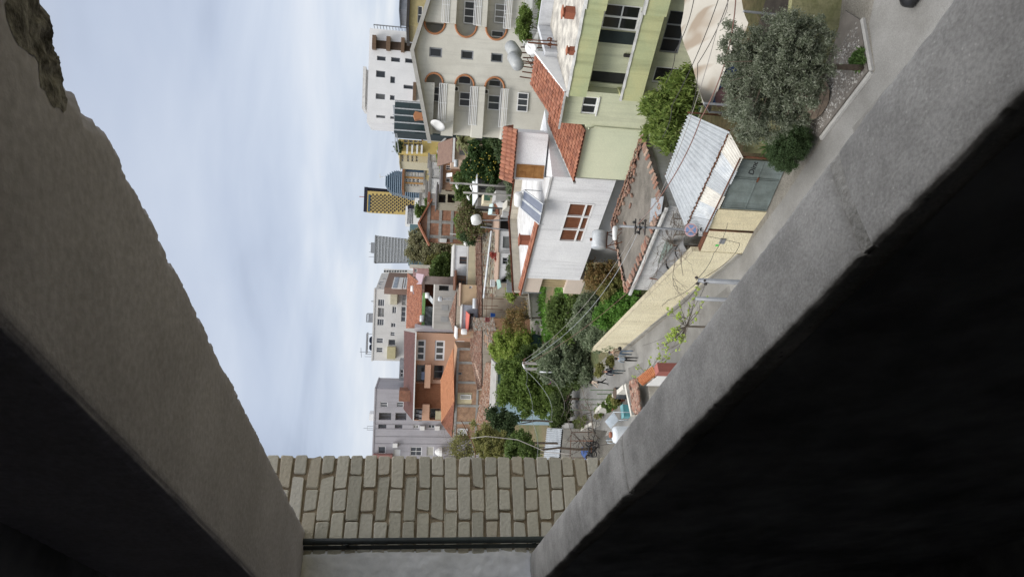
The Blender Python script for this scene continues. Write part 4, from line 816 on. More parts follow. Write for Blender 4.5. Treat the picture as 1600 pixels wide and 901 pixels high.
mb.obj('door_panel', pm('honey_wood'  , (.3, .15, .05)), dr)
mb = MB(); tile_quad(mb, fS.pt(a_-2.1, zt_+.75, -.9), fS.pt(b_2+.3, zt_+.75, -.9), fS.pt(b_2+.3, zt_+.05, .3), fS.pt(a_-2.1, zt_+.05, .3)); tile_quad(mb, fS.pt(a_-2.1, zt_+.75, -.9), fS.pt(b_2+.3, zt_+.75, -.9), fS.pt(b_2+.3, zt_+.05, -2.0), fS.pt(a_-2.1, zt_+.05, -2.0)); mb.obj('roof', TILE, sd)
mb = MB(); mb.prism([fS.pt(b_2+.1, zt_, 0), fS.pt(b_2+.1, zt_+.7, -.9), fS.pt(b_2+.1, zt_, -1.8)], fS.d*-.1); mb.obj('gable', WW, sd)
# ================================================================== low house with the weathered slab roof
c1_, c2_, c3_, c4_ = Gz(T('E', 838, 120), 3.5), Gz(T('E', 640, 690), 3.5), Gz(T('H', 735, 400), 3.5), Gz(T('E', 1000, 545), 3.5)
c4_ = c1_ + (c3_-c2_) if (c1_+(c3_-c2_)-c4_).length < 1.2 else c4_
lh = thing('low_house', 'low house with a weathered brown slab roof edged in broken tiles', 'house', (c1_+c3_)/2-Vector((0, 0, 3.5)))
SLAB = pm('weathered_slab', (.18, .162, .14), (.10, .09, .078), sc=1.0, bump=.5, bs=14, fine=.2, bd=.03)
quad_ = [c1_, c2_, c3_, c4_]; cen_ = (c1_+c2_+c3_+c4_)/4
mb = MB(); mb.prism([p+Vector((0, 0, -.28)) for p in quad_], (0, 0, .28)); mb.obj('roof_slab', SLAB, lh)
mb = MB(); mb.prism([Vector(((p.x-cen_.x)*.95+cen_.x, (p.y-cen_.y)*.95+cen_.y, 0)) for p in quad_], (0, 0, 3.21)); mb.obj('wall', pm('old_white_render', (.62, .62, .62), (.5, .5, .49), streak=.3), lh)
mb = MB(); rg = random.Random(21)
for i in range(4):
    A_, B_ = quad_[i], quad_[(i+1) % 4]; L_ = (B_-A_).length; n = int(L_/.2); d = (B_-A_)/L_; inn = (cen_-(A_+B_)/2); inn.z = 0; inn.normalize()
    for k in range(n):
        if i in (2, 3) and rg.random() < .35: continue
        for row in range(2 if i == 0 else 1):
            p = A_ + d*(k+.5)*.2 + inn*(.08+.34*row) + Vector((rg.gauss(0, .03), rg.gauss(0, .03), .02+.05*rg.random())); ax_ = (inn*-1 + d*rg.gauss(0, .25) + Vector((0, 0, -.2))).normalized(); w = ax_.cross(Vector((0, 0, 1))).normalized(); u = w.cross(ax_); vs = []
            for e in (-.21, .21):
                for q in range(5): g = math.pi*q/4; vs.append(p + ax_*e + w*(.095*math.cos(g)) + u*(.075*math.sin(g)))
            mb.add(vs, [(q, q+1, 6+q, 5+q) for q in range(4)])
for k in range(26):
    p = cen_ + (c1_-cen_)*rg.uniform(-.6, .8)*.7 + (c2_-cen_)*rg.uniform(-.5, .9)*.7; p.z = 3.53
    if rg.random() < .7: t = rg.random(); p = c1_*(1-t)+c2_*t + (cen_-(c1_+c2_)/2).normalized()*rg.uniform(.5, 1.1); p.z = 3.53
    mb.box(p, rg.uniform(.1, .35), rg.uniform(.08, .2), rg.uniform(.04, .12), rg.uniform(0, 3))
mb.obj('edge_tiles', OLDTILE, lh, kind='stuff')
mb = MB(); P1_, P2_ = Gz(T('r', 600, 60), 3.53), Gz(T('r', 715, 40), 3.53); P3_, P4_ = Gz(T('r', 690, 200), 3.53), Gz(T('r', 580, 290), 3.53); corr_quad(mb, P1_+Vector((0, 0, .06)), P2_+Vector((0, 0, .06)), P3_+Vector((0, 0, .06)), P4_+Vector((0, 0, .06)), 9, .03); mb.solo('loose_sheet', pm('dark_galv', (.30, .32, .34), (.22, .23, .25), sc=2, ro=.5, bump=.05, metal=.2, streak=.3), 'grey corrugated sheet lying on the weathered slab roof', 'metal sheet', smooth=True)
mb = MB(); e = (c4_-c3_).normalized(); n_ = Vector((e.y, -e.x, 0)); n_ = n_ if n_.dot(CP-c3_) > 0 else -n_
mb.prism([c3_+n_*.12-Vector((0, 0, .05)), c4_+n_*.12-Vector((0, 0, .05)), c4_+n_*.17-Vector((0, 0, .12)), c3_+n_*.17-Vector((0, 0, .12))], (0, 0, -.1)); mb.obj('eave_gutter', pm('chalky_white', (.55, .55, .54), (.40, .39, .37), sc=3, streak=.3), lh)
# water tank on its rusty stand, against the white wall
tk = thing('water_tank', 'galvanised water tank lying on a rusty stand above the slab roof', 'water tank', Gz(T('E', 690, 790), 3.5))
ty = Gz(T('E', 690, 790), 3.5).y; tA, tB = Dy(T('E', 560, 745), ty), Dy(T('E', 553, 850), ty-.2); L_ = (tB-tA).length
mb = MB(); mb.lathe(tA, [(.05, -.04), (.40, .0), (.43, .06), (.43, L_-.06), (.40, L_), (.05, L_+.04)], 20, axis=tB-tA); mb.obj('tank', GALV, tk, True)
mb = MB(); mm_ = (tA+tB)/2; [mb.tube([q+Vector((0, 0, -.38)), (q.x+dx_, q.y+dy_, 3.5)], .03, 5) for q in (tA+(tB-tA)*.1, tA+(tB-tA)*.9) for dx_, dy_ in ((.3, -.35), (-.2, .35))]; mb.bar(tA+Vector((0, -.2, -.42)), tB+Vector((0, -.2, -.42)), .05); mb.bar(tA+Vector((0, .2, -.42)), tB+Vector((0, .2, -.42)), .05); mb.bar(tA+Vector((.2, -.25, -1.0)), tB+Vector((.2, -.25, -1.0)), .04); mb.bar(tA+Vector((.1, -.3, -1.3)), tB+Vector((.1, -.3, -.5)), .03)
mb.obj('stand', RUST, tk); mb = MB(); mb.lathe(mm_+Vector((0, 0, .42)), [(.09, 0), (.09, .1), (.03, .12)], 10); mb.obj('cap', RUST, tk)
# ================================================================== yard between slab house and yellow wall
mb = MB(); mb.quad(*[(x, y, .006) for x, y in ((3.6, 28.5), (.9, 34.0), (-4.0, 47.0), (-1, 48), (1.0, 38), (4.4, 31.5))]); tag(mb.obj('yard_paving', pm('yard_concrete', (.27, .28, .26), (.18, .20, .185), sc=.8, bump=.3)), kind='structure')
py0, py1 = Gz(T('r', 640, 400), 2.6), Gz(T('r', 700, 480), 2.6)
perg = thing('plastic_awning', 'dull green translucent plastic roof over the small yard', 'awning', (2.2, 33, 0)); mb = MB(); q = [Gz(T('r', 650, 390), 2.7), Gz(T('r', 530, 680), 2.7), Gz(T('r', 600, 740), 2.4), Gz(T('r', 790, 500), 2.4)]; mb.grid(lambda u, v: (q[0]*(1-u)+q[1]*u)*(1-v)+(q[3]*(1-u)+q[2]*u)*v+Vector((0, 0, .05*noise.noise(Vector((u*9, v*9, 1))))), 14, 10)
mb.obj('sheet', pm('green_plastic', (.20, .24, .215), (.13, .16, .145), sc=1.5, ro=.5, bump=.4, bs=8), perg, True); 
for p in q: mb = MB(); mb.tube([(p.x, p.y, 0), p], .035, 6); mb.obj('post', RUST, perg)
for k, (zx, zy, lab) in enumerate(((880, 680, 'bent dark grey roof sheet nearest the signpost behind the yellow wall'), (800, 760, 'middle one of the bent grey roof sheets behind the yellow wall'), (715, 860, 'paler bent grey roof sheet farthest along behind the yellow wall'))):
    mb = MB(); dw = d_; nw = Vector((d_.y, -d_.x, 0)); nw = nw if nw.x > 0 else -nw; c = Gz(T('r', zx, zy), 2.2)+nw*.75
    mb.grid(lambda u, v: c + dw*(-.9+1.8*u) + nw*(-.5+1.0*v) + Vector((0, 0, .25*math.sin(v*math.pi)-.1*u)), 10, 10); mb.grid(lambda u, v: c + dw*(-.9+1.8*u) + nw*(-.5+1.0*v) + Vector((0, 0, .25*math.sin(v*math.pi)-.1*u-.03)), 10, 10)
    for e_ in (-.8, .8): mb.tube([c+dw*e_+Vector((0, 0, .1)), Vector((c.x, c.y, 0))+dw*e_], .025, 5)
    mb.solo('bent_roof_sheet', pm('fibre_cement', (.20, .20, .20), (.14, .14, .145), sc=2, bump=.2), lab, 'roof sheet', 'bent roof sheets behind the wall', smooth=True)
vine = thing('bare_vine', 'tangle of bare vine branches over the yard behind the yellow wall', 'vine', (1.8, 32.4, 0)); mb = MB(); rg = random.Random(31)
for k in range(26):
    p = Gz(T('r', rg.uniform(600, 880), rg.uniform(200, 640)), 2.75); branchy(mb, p, (rg.gauss(0, 1), rg.gauss(0, 1), .25), rg.uniform(.8, 1.5), .02, 3, rg, .8, (2, 4), 4, .02)
for k in range(3): p = Gz(T('r', 800, 250+150*k), 2.7); mb.tube([(p.x, p.y, 0), (p.x+.1, p.y, 1.4), p], .05, 6, .03)
mb.obj('branches', TWIG, vine, True)
mb = MB(); e = Gz(T('r', 500, 800), 2.7); e2_ = Gz(T('r', 780, 835), 1.9); mb.bar(e, e2_, .06); mb.tube([(e.x, e.y, 0), e], .03, 6); mb.tube([(e2_.x, e2_.y, 0), e2_], .03, 6); mb.solo('iron_beam', RUST, 'rusty iron beam on posts across the far end of the vine yard', 'beam')
rb_ = Gz(T('s', 400, 250), 2.0)+Vector((1.3, .5, 0)); mb = MB(); mb.box((rb_.x, rb_.y, 0), .9, .5, 1.9, .35); mb.box((rb_.x, rb_.y, 1.903), 1.0, .55, .06, .35); mb.solo('brick_pier', brickmat('red_brick', (.30, .10, .06), (.22, .075, .045), (.25, .2, .17), 4), 'short red brick pier at the end of the vine yard', 'pier')
bw_ = Gz(T('s', 430, 245), 2.0)+Vector((.9, .9, 0)); mb = MB(); mb.box((bw_.x+.4, bw_.y-.45, 0), .9, .12, 1.5, 1.9); mb.box((bw_.x+.4, bw_.y-.45, 1.503), .96, .18, .05, 1.9); mb.solo('wooden_hatch', pm('ochre_board', (.30, .19, .08), (.22, .13, .05)), 'ochre wooden board standing beside the red brick pier', 'board')
# ================================================================== helpers for the houses beyond the garden
def fr_top(k, x, y0, y1, dep, phi=90): return fr_at(T(k, x, (y0+y1)/2), dep, phi)
def bld(name, label, k, x, y0, y1, dep, mat, wins=(), phi=90, depth=8, roof=None, cat='house', group=None, parapet=0.0, eave=0.0, zoff=0.0, rthick=.2):
    f = fr_top(k, x, y0, y1, dep, phi); s0, s1, zt, _ = f.rect(k, x, x+.01, y0, y1); zt = f.hit(T(k, x, (y0+y1)/2))[1]
    ws = []
    for w in wins:
        kk = w[0]; r = list(f.rect(kk, w[1], w[2], w[3], w[4])); r[0] = max(r[0], s0+.05); r[1] = min(r[1], s1-.05); r[3] = min(r[3], zt-.08)
        if r[1]-r[0] > .15 and r[3]-r[2] > .15: ws.append((r, w[5] if len(w) > 5 else {}))
    root = house(name, label, f, s0, s1, 0, zt+zoff, depth, mat, ws, roof, parapet, cat, group, eave, rthick)
    return root, f, s0, s1, zt
def sheet_pts(*q): return [Dy(T(*p[:3]), p[3]) for p in q]
FD = dict(frame=PVC, pane=GLD, fw=.09)
def W_(k, x0, x1, y0, y1, **kw): return (k, x0, x1, y0, y1, {**dict(fw=.09, pane=GLD), **kw})
# ------------------------------------------------------------------ cream gabled apartment house
CRE = pm('cream_render', (.64, .62, .555), (.56, .54, .48), sc=.35, ro=.9, bump=.1, streak=.18)
TERR = pm('terracotta_trim', (.42, .19, .09), (.36, .16, .08), bump=.1)
fC = fr_at(T('A', 1040, 500), 66, 75)
cb = thing('gabled_apartment_house', 'cream gabled apartment house with arched balconies and white railings', 'building', fC.pt(-6, 0, -6))
S_ = lambda x, y: fC.hit(T('A', x, y))
sl = S_(760, 880)[0]; zap = S_(398, 325); zel = S_(500, 870); rz0 = S_(505, 0)
left = [((462, 575), 545), ((652, 772), 550), ((843, 965), 565)]; right = [((466, 600), 145), ((668, 805), 165), ((866, 1000), 185)]
sc = S_(700, 480)[0]; sb_r = S_(700, 225)[0]; srr = S_(700, -260)[0]
cen = []
zL = [(S_(b, 700)[1], S_(a, 700)[1]) for (a, b), _ in left]; zR = [(S_(b, 60)[1], S_(a, 60)[1]) for (a, b), _ in right]
for q in zL: pass
zbL = [(min(q), max(q)) for q in zL]; zbR = [(min(q), max(q)) for q in zR]
arcL = S_(700, 545)[0]; arcR = S_(700, 160)[0]           # where the half-round ends begin
n = 10
polyl = [(arcL, 0)]
for z0, z1 in sorted(zbL):
    r = (z1-z0)/2; polyl += [(arcL, z0)] + [(arcL - r*math.sin(math.pi*i/n)*1.05, (z0+z1)/2 - r*math.cos(math.pi*i/n)) for i in range(1, n)] + [(arcL, z1)]
polyr = [(arcR, 0)]
for z0, z1 in sorted(zbR):
    r = (z1-z0)/2; polyr += [(arcR, z0)] + [(arcR + r*math.sin(math.pi*i/n)*1.05, (z0+z1)/2 - r*math.cos(math.pi*i/n)) for i in range(1, n)] + [(arcR, z1)]
kl = (zel[1]-zap[1])/(zel[0]-zap[0]); kr = (rz0[1]-zap[1])/(rz0[0]-zap[0])
roofz = lambda s: zap[1] + (kl if s > zap[0] else kr)*(s-zap[0])
cwins = [fC.rect('A', a, b, c, d) for a, b, c, d in ((495, 577, 305, 366), (698, 778, 323, 381), (890, 966, 342, 399))]
# central wall as strips round its three windows
mb = MB(); TH = 1.5
poly = polyl + [(arcL, roofz(arcL)-.02), zap and (zap[0], zap[1]-.02), (arcR, roofz(arcR)-.02)] + polyr[::-1]
sA, sB = min(w[0] for w in cwins)-.02, max(w[1] for w in cwins)+.02
def clip(poly, lo, hi):
    out = []
    def cut(P, val, keep):
        R = []
        for i in range(len(P)):
            a, b = P[i], P[(i+1) % len(P)]; ia, ib = keep(a[0], val), keep(b[0], val)
            if ia: R.append(a)
            if ia != ib: t = (val-a[0])/(b[0]-a[0]); R.append((val, a[1]+(b[1]-a[1])*t))
        return R
    P = poly
    if lo is not None: P = cut(P, lo, lambda v, w: v >= w-1e-9)
    if hi is not None: P = cut(P, hi, lambda v, w: v <= w+1e-9)
    return P
mb.fprism(fC, clip(poly, sB, None), -TH, 0); mb.fprism(fC, clip(poly, None, sA), -TH, 0)
zs_ = sorted([(w[2], w[3]) for w in cwins]); holed(mb, fC, sA, sB, 0, zs_[0][0]-.3, [], .1)
holed(mb, fC, sA, sB, zs_[0][0]-.3, zs_[2][1]+.3, [(w[0], w[1], w[2], w[3]) for w in cwins], .2)
mb.fprism(fC, [(sA, zs_[2][1]+.3), (sB, zs_[2][1]+.3), (sB, roofz(sB)-.02)] + ([(zap[0], zap[1]-.02)] if sA < zap[0] < sB else []) + [(sA, roofz(sA)-.02)], -TH, 0)
# outer frames of the balcony bays: floor bands, top spandrels, set-back walls
for sgn, arc, send, bays in ((1, arcL, sl, zbL), (-1, arcR, srr, zbR)):
    lo, hi = min(arc, send), max(arc, send); bs = sorted(bays); zprev = 0
    for i, (z0, z1) in enumerate(bs):
        mb.fbox(fC, lo+.001, hi-.001, zprev, z0, -TH-.4, .35 if i else 0); zprev = z1
    zt = (roofz(lo), roofz(hi)); P = [(lo+.001, min(zprev, min(zt)-.25)), (hi-.001, min(zprev, min(zt)-.25)), (hi-.001, zt[1]-.02), (lo+.001, zt[0]-.02)]
    mb.fprism(fC, P, -TH-.4, 0)
wl = mb.obj('wall', CRE, cb)
mb = MB(); mb.fprism(fC, [(srr, 0), (sl-.05, 0), (sl-.05, roofz(sl)-.03), (zap[0], zap[1]-.03), (srr, roofz(srr)-.03)], -9, -TH-.42); mb.obj('inner_wall', CRE, cb)
for w in cwins: window(cb, fC, w, GREYM, GLD, 1, 1, rev=.2, fw=.12)
for sgn, arc, bays in ((1, arcL, zbL), (-1, arcR, zbR)):
    for z0, z1 in bays:
        r = (z1-z0)/2; mb = MB(); mb.tube([fC.pt(arc - sgn*r*math.sin(math.pi*i/n)*1.05, (z0+z1)/2 - r*math.cos(math.pi*i/n), .03) for i in range(n+1)], .11, 6); mb.obj('arch_trim', TERR, cb, True)
OB_ = -TH-.42
for a, b, c, d, nx in ((500, 562, 555, 652, 2), (685, 757, 590, 682, 2), (868, 945, 610, 705, 2), (678, 762, 487, 540, 1), (872, 952, 512, 556, 1), (520, 592, 8, 112, 2), (716, 790, 10, 155, 3), (912, 990, 28, 150, 3), (890, 970, 198, 240, 1)):
    window(cb, fC, fC.rect('A', a, b, c, d, OB_), PVC, GL, nx, 1, rev=-.09, fw=.09, o=OB_)
window(cb, fC, fC.rect('A', 1056, 1126, 594, 716), PVC, GL, 3, 1, rev=-.09, fw=.09)
for bays, ys in ((left, ((535, 780), (555, 800), (570, 815))), (right, ((-200, 145), (-200, 162), (-200, 185)))):
    for ((a, b), _), (y0, y1) in zip(bays, ys):
        s0, s1 = sorted((fC.hit(T('A', b, y0), .3)[0], fC.hit(T('A', b, y1), .3)[0])); z0 = fC.hit(T('A', b+10, (y0+y1)/2), .3)[1]; z0 = fC.hit(T('A', b+26, 640 if y0 > 0 else 60), .3)[1]; z0 = fC.hit(T('A', b+33, (y0+y1)/2), .3)[1]; z1 = fC.hit(T('A', b-21, (y0+y1)/2), .3)[1]; mb = MB()
        for i in range(5): z = z0+.12+(z1-z0-.15)*i/4; mb.fbox(fC, s0, s1, z-.03, z+.03, .36, .42)
        m_n = max(2, int((s1-s0)/1.3))
        for i in range(m_n+1): s = s0+(s1-s0)*i/m_n; mb.fbox(fC, s-.025, s+.025, z0, z1, .352, .40)
        mb.obj('balcony_railing', PVC, cb)
for x, y in ((655, 570), (845, 588)):
    r = fC.rect('A', x-6, x+30, y-17, y+17, OB_+.1); mb = MB(); mb.fbox(fC, r[0], r[1], r[2], r[3], OB_+.05, OB_+.35); ac = mb.obj('air_conditioner', WHITE, cb); mb = MB(); mb.lathe(fC.pt((r[0]+r[1])/2, (r[2]+r[3])/2, OB_+.352), [(.3*(r[1]-r[0])*1.2, 0), (.1, .02)], 14, axis=fC.n); mb.obj('fan', DARKM, ac)
RSL = pm('grey_roof_edge', (.42, .41, .38), (.34, .33, .31), bump=.2)
mb = MB(); ov = .9
for s0, s1 in ((zap[0], sl+.8), (srr-1, zap[0])): mb.fprism(fC, [(s0, roofz(s0+1e-4)), (s1, roofz(s1-1e-4)), (s1, roofz(s1-1e-4)+.38), (s0, roofz(s0+1e-4)+.38)], -9.5, ov)
mb.obj('roof', RSL, cb)
mb = MB(); f1 = fC.rect('A', 525, 585, 770, 818, .9); P = fC.pt((f1[0]+f1[1])/2, (f1[2]+f1[3])/2, .9); axd = Vector((-.85, -.38, .35)).normalized(); mb.lathe(P, [(.02, 0), (.4, .05), (.78, .19), (.79, .205), (.4, .075), (.02, .025)], 22, axis=axd); mb.tube([P, fC.pt(f1[0], f1[2]-.9, .36)], .04, 6); mb.solo('satellite_dish', WHITE, 'big white satellite dish on the corner of the cream gabled house', 'satellite dish', smooth=True)
# ------------------------------------------------------------------ white tall block behind it
TW = pm('bright_white_render', (.80, .80, .81), (.74, .74, .75), sc=.3, bump=.05, streak=.06)
tww = [(160, 216, 360, 389), (250, 308, 368, 397), (340, 396, 375, 404), (154, 213, 453, 496), (245, 276, 490, 533), (152, 212, 600, 636), (243, 273, 610, 641), (155, 213, 738, 756), (245, 271, 745, 762), (330, 392, 545, 570)]
tb, fT, s0, s1, zt = bld('tower_block', 'bright white tower block with small black windows and brown balconies', 'A', 104, 180, 782, 145, TW, [W_('A', *w, frame=GREYM, rev=.35, fw=.12, nx=1) for w in tww], phi=84, depth=14, cat='building')
mb = MB(); r = fT.rect('A', 70, 98, 432, 700, -3); mb.fbox(fT, r[0], r[1], r[3]-.6, r[3], -10, -2); mb.fbox(fT, r[0]+.5, r[1]-.5, zt+.003, r[3]-.603, -9, -3); mb.obj('roof_canopy', pm('pale_canopy', (.55, .54, .52)), tb)
BRN = pm('brown_cladding', (.17, .115, .075), (.14, .09, .06))
for x0, x1, y0, y1 in ((130, 155, 230, 316), (220, 246, 238, 322), (314, 336, 246, 332), (390, 410, 530, 642)):
    r = fT.rect('A', x0, x1, y0, y1, .8); mb = MB(); mb.fbox(fT, r[0], r[1], r[2], r[3], .003, 1.5); mb.obj('balcony', BRN, tb)
r = fT.rect('A', 130, 390, 268, 320); mb = MB(); mb.fbox(fT, r[0], r[1], r[2], r[3], .003, .12); mb.obj('brown_bay', pm('brown_shade', (.10, .07, .05)), tb)
mb = MB(); r = fT.rect('A', 140, 400, 176, 183); [mb.fbox(fT, r[0]-.2, r[0]-.1, z, z+.1, -10, .2) for z in np.linspace(r[2], r[3], 14)]; mb.fbox(fT, r[0]-.25, r[0]-.05, r[2], r[3], -.1, .1); mb.obj('side_railing', GREYM, tb)
# roof-terrace house at the far right edge
bld('terrace_house', 'dark roofed terrace house half hidden behind the cream gable', 'A', 372, -140, 165, 120, pm('ochre_render', (.50, .42, .22)), [W_('A', 420, 450, 40, 150, pane=GLD)], roof=DARKM, eave=.6, rthick=.5)
bld('grey_penthouse', 'small grey rooftop room standing beyond the dark roofed terrace house', 'A', 312, -120, 60, 125, GREYM, [], roof=pm('slate_roof', (.10, .11, .13)), eave=.4)
# ------------------------------------------------------------------ dark glass block
DGL = glassmat('dark_green_glass', (.012, .03, .033), .12, amt=0)
gbk, fg2, s0, s1, zt = bld('glass_office', 'dark green glass office block with pale vertical mullions', 'A', 272, 640, 845, 112, pm('dark_panel', (.03, .045, .05)), [], phi=84, depth=9, cat='building')
mb = MB(); mb.fbox(fg2, s0+.02, s1-.02, 8, zt-.05, .003, .06); mb.obj('glazing', DGL, gbk)
for y in (655, 700, 742, 788, 838):
    s = fg2.hit(T('A', 360, y))[0]; mb = MB(); mb.fbox(fg2, s-.10, s+.10, 8, zt, .063, .22); mb.obj('mullion', GALV, gbk)
mb = MB(); [mb.fbox(fg2, s0+.02, s1-.02, z-.06, z+.06, .061, .10) for z in np.arange(10, zt, 2.6)]; mb.obj('transom', pm('dark_transom', (.04, .06, .065)), gbk)
P0, P1 = fg2.pt(s1, 0, -.1), Dy(T('A', 360, 885), 122); fgs = Fr((P0.x, P0.y), math.degrees(math.atan2(-(P1-P0).x, (P1-P0).y))); L_ = Vector((P1.x-P0.x, P1.y-P0.y, 0)).length
mb = MB(); mb.fprism(fgs, [(0.01, 0), (L_, 0), (L_, zt-5.5), (0.01, zt-.4)], -.5, 0); mb.obj('side_glazing', DGL, gbk)
mb = MB(); r = fg2.rect('k', 520, 580, 120, 345); [mb.bar(fg2.pt(s, zt, -2), fg2.pt(s, r[3], -2), .12) for s in np.linspace(s1-4.5, s1+3, 6)]; mb.bar(fg2.pt(s1-4.6, r[3], -2), fg2.pt(s1+3, r[3]-1.2, -2), .16); mb.bar(fg2.pt(s1-4.6, (r[3]+zt)/2, -2), fg2.pt(s1+3, (r[3]+zt)/2-.5, -2), .12); mb.obj('roof_frame', GALV, gbk)
f_ = fr_at(T('A', 430, 740), 100, 84); r = f_.rect('A', 392, 480, 720, 760); mb = MB(); mid = (r[0]+r[1])/2; zz = r[3]
mb.fprism(f_, [(r[0], 0), (r[1], 0), (r[1], zz-.9), (mid+.6, zz-.25), (mid, zz), (mid-.6, zz-.25), (r[0], zz-.9)], -2, 0); oc = thing('orange_turret', 'orange brown rendered turret with a pointed head before dark glass', 'turret', f_.pt(mid, 0, -1)); mb.obj('wall', TERR, oc)
for z in (zz-1.7, zz-2.3):
    mb = MB(); mb.fbox(f_, mid-.35, mid+.35, z, z+.35, .003, .04); mb.obj('opening', DARKM, oc)
# ------------------------------------------------------------------ apartment rows farther off
YEB = pm('yellow_block_render', (.55, .42, .15), (.50, .38, .14)); CRB = pm('cream_block_render', (.55, .50, .36), (.50, .45, .33))
yw = [W_('k', x, x+60, y, y+42, rev=.9, fw=.15, pane=GLD) for x in (712, 790, 868, 940) for y in (385, 440)]
yb, fy, s0, s1, zt = bld('yellow_apartments', 'yellow apartment block with white balconies and a green roof garden', 'k', 622, 372, 560, 185, YEB, yw, depth=12, cat='building')
for x in (712, 790, 868, 940):
    r = fy.rect('k', x+38, x+66, 470, 505, 1); mb = MB(); mb.fbox(fy, r[0], r[1]+1.5, r[2], r[3], .003, 1.3); mb.obj('balcony', WHITE, yb)
cw = [W_('k', x, x+34, y, y+46, rev=.5, fw=.14) for x in (672, 760, 828, 896) for y in (585, 632, 680)]
bld('cream_apartments', 'cream apartment block with stacked loggias left of the yellow one', 'k', 652, 562, 724, 190, CRB, cw, depth=12, cat='building', roof=CRB, eave=.5)
leaves('roof_plants', leafmat('far_leaf', [(.03, .05, .02), (.055, .075, .035), (.08, .09, .045)]), None, [blob(T('k', 632, 470), 184, 5, 1.4), blob(T('k', 630, 530), 184, 3, 1.4)], 900, .5, clump=.8, seed=4); tag(bpy.data.objects['roof_plants'], 'dark potted greenery on top of the yellow apartment block', 'plants')
OFO = pm('orange_cladding', (.42, .24, .09), (.38, .21, .08)); oww = [W_('l', x, x+22, 95, 160, rev=.3, fw=.2) for x in (740, 790, 840, 890, 935)] + [W_('l', x, x+40, 192, 250, rev=.3, fw=.15) for x in (730, 790, 850, 915)] + [W_('l', x, x+30, 276, 308, rev=.4, fw=.15) for x in (770, 820, 870, 920)]
ofc, fo, s0, s1, zt = bld('orange_office', 'office block with orange pilasters and dark window bands', 'l', 722, -75, 312, 235, pm('pale_grey_cladding', (.50, .47, .42)), oww, depth=14, cat='building', roof=pm('brown_roof', (.25, .12, .06)), eave=1.2, rthick=.8)
for y0, y1 in ((-60, -30), (5, 50), (165, 190), (252, 275)):
    r = fo.rect('l', 725, 985, y0, y1); mb = MB(); mb.fbox(fo, r[0], r[1], 4, zt-.3, .003, .35); mb.obj('pilaster', OFO, ofc)
r = fo.rect('l', 725, 985, -28, 3); mb = MB(); mb.fbox(fo, r[0], r[1], 4, zt-.4, .003, .08); mb.obj('window_band', GLB, ofc)
r = fo.rect('l', 725, 985, 52, 90); mb = MB(); mb.fbox(fo, r[0], r[1], 4, zt-.4, .003, .08); mb.obj('window_band', GLB, ofc)
# stepped blue tower
BLU = pm('blue_curtain_wall', (.06, .12, .19), (.045, .09, .15), sc=.05, ro=.25, bump=0, fine=.05); SLB = pm('pale_floor_band', (.26, .34, .43), bump=0)
fb = fr_at(T('l', 700, 300), 780, 88); bt = thing('blue_glass_tower', 'round shouldered blue glass tower with pale floor bands', 'tower', fb.pt(0, 0, -10))
lv = [(418, 150, 290), (445, 128, 330), (480, 105, 372), (512, 85, 400), (545, 75, 410), (575, 70, 418), (606, 72, 420), (636, 80, 430), (666, 85, 440), (700, 90, 450), (735, 95, 460), (770, 100, 470), (800, 100, 480), (830, 100, 490), (862, 100, 490), (890, 100, 490), (915, 100, 490), (945, 100, 490), (975, 100, 490)]
mb, m2 = MB(), MB(); zprev = None
for i, (x, y0, y1) in enumerate(lv):
    a, b = sorted((fb.hit(T('l', x, y0))[0], fb.hit(T('l', x, y1))[0])); z1 = fb.hit(T('l', x, 300))[1]; z0 = fb.hit(T('l', lv[i+1][0] if i+1 < len(lv) else 1100, 300))[1]
    if i+1 == len(lv): z0 = 0
    mb.fbox(fb, a, b, z0, z1-.91, -28, -.8); m2.fbox(fb, a-.8, b+.8, z1-.9, z1-.01, -28, .4)
mb.obj('glazing', BLU, bt); m2.obj('floor_band', SLB, bt)
mb = MB(); P = fb.pt(fb.hit(T('l', 420, 145))[0], fb.hit(T('l', 418, 145))[1], -14); mb.tube([P, P+Vector((0, 0, 7))], .6, 6); mb.bar(P+Vector((-3, 0, 6)), P+Vector((3, 0, 7)), 1.0); mb.obj('roof_crane', WHITE, bt)
# yellow grid tower
YT = pm('gold_cladding', (.56, .42, .16), (.52, .39, .15), sc=.03, bump=0, fine=.04); NAV = pm('navy_glass', (.018, .018, .035), (.015, .015, .03), ro=.35, bump=0)
fy2 = fr_at(T('l', 500, 560), 900, 86); r = fy2.rect('l', 140, 872, 400, 742); tid = thing('gold_tower', 'golden tower with a honeycomb of dark windows and navy side', 'tower', fy2.pt((r[0]+r[1])/2, 0, -14))
zt = fy2.hit(T('l', 138, 560))[1]; sL = fy2.hit(T('l', 500, 735))[0]; sRr = fy2.hit(T('l', 500, 405))[0]; ztop = fy2.hit(T('l', 84, 560))[1]; sD = fy2.hit(T('l', 300, 332))[0]
mb = MB(); mb.fbox(fy2, sRr, sL, 0, zt, -26, 0); mb.obj('gold_face', YT, tid)
mb = MB(); mb.fbox(fy2, sD, sL-.5, zt+.01, ztop, -27, -.5); mb.fprism(fy2, [(sD, ztop-.01), (sRr-.02, ztop-.01), (sRr-.02, 0), (sRr-1.5, 0), (fy2.hit(T('l', 470, 352))[0], fy2.hit(T('l', 470, 352))[1])], -27, -4); mb.obj('navy_side', NAV, tid)
za, zb = fy2.hit(T('l', 152, 575))[1], fy2.hit(T('l', 183, 575))[1]; mb = MB(); mb.fbox(fy2, fy2.hit(T('l', 170, 440))[0], fy2.hit(T('l', 170, 708))[0], zb, za, .01, .3) if False else mb.fbox(fy2, *sorted((fy2.hit(T('l', 170, 440))[0], fy2.hit(T('l', 170, 708))[0])), zb, za, .01, .3); mb.obj('sky_lobby', BLU, tid)
cnt = 0; rest = MB()
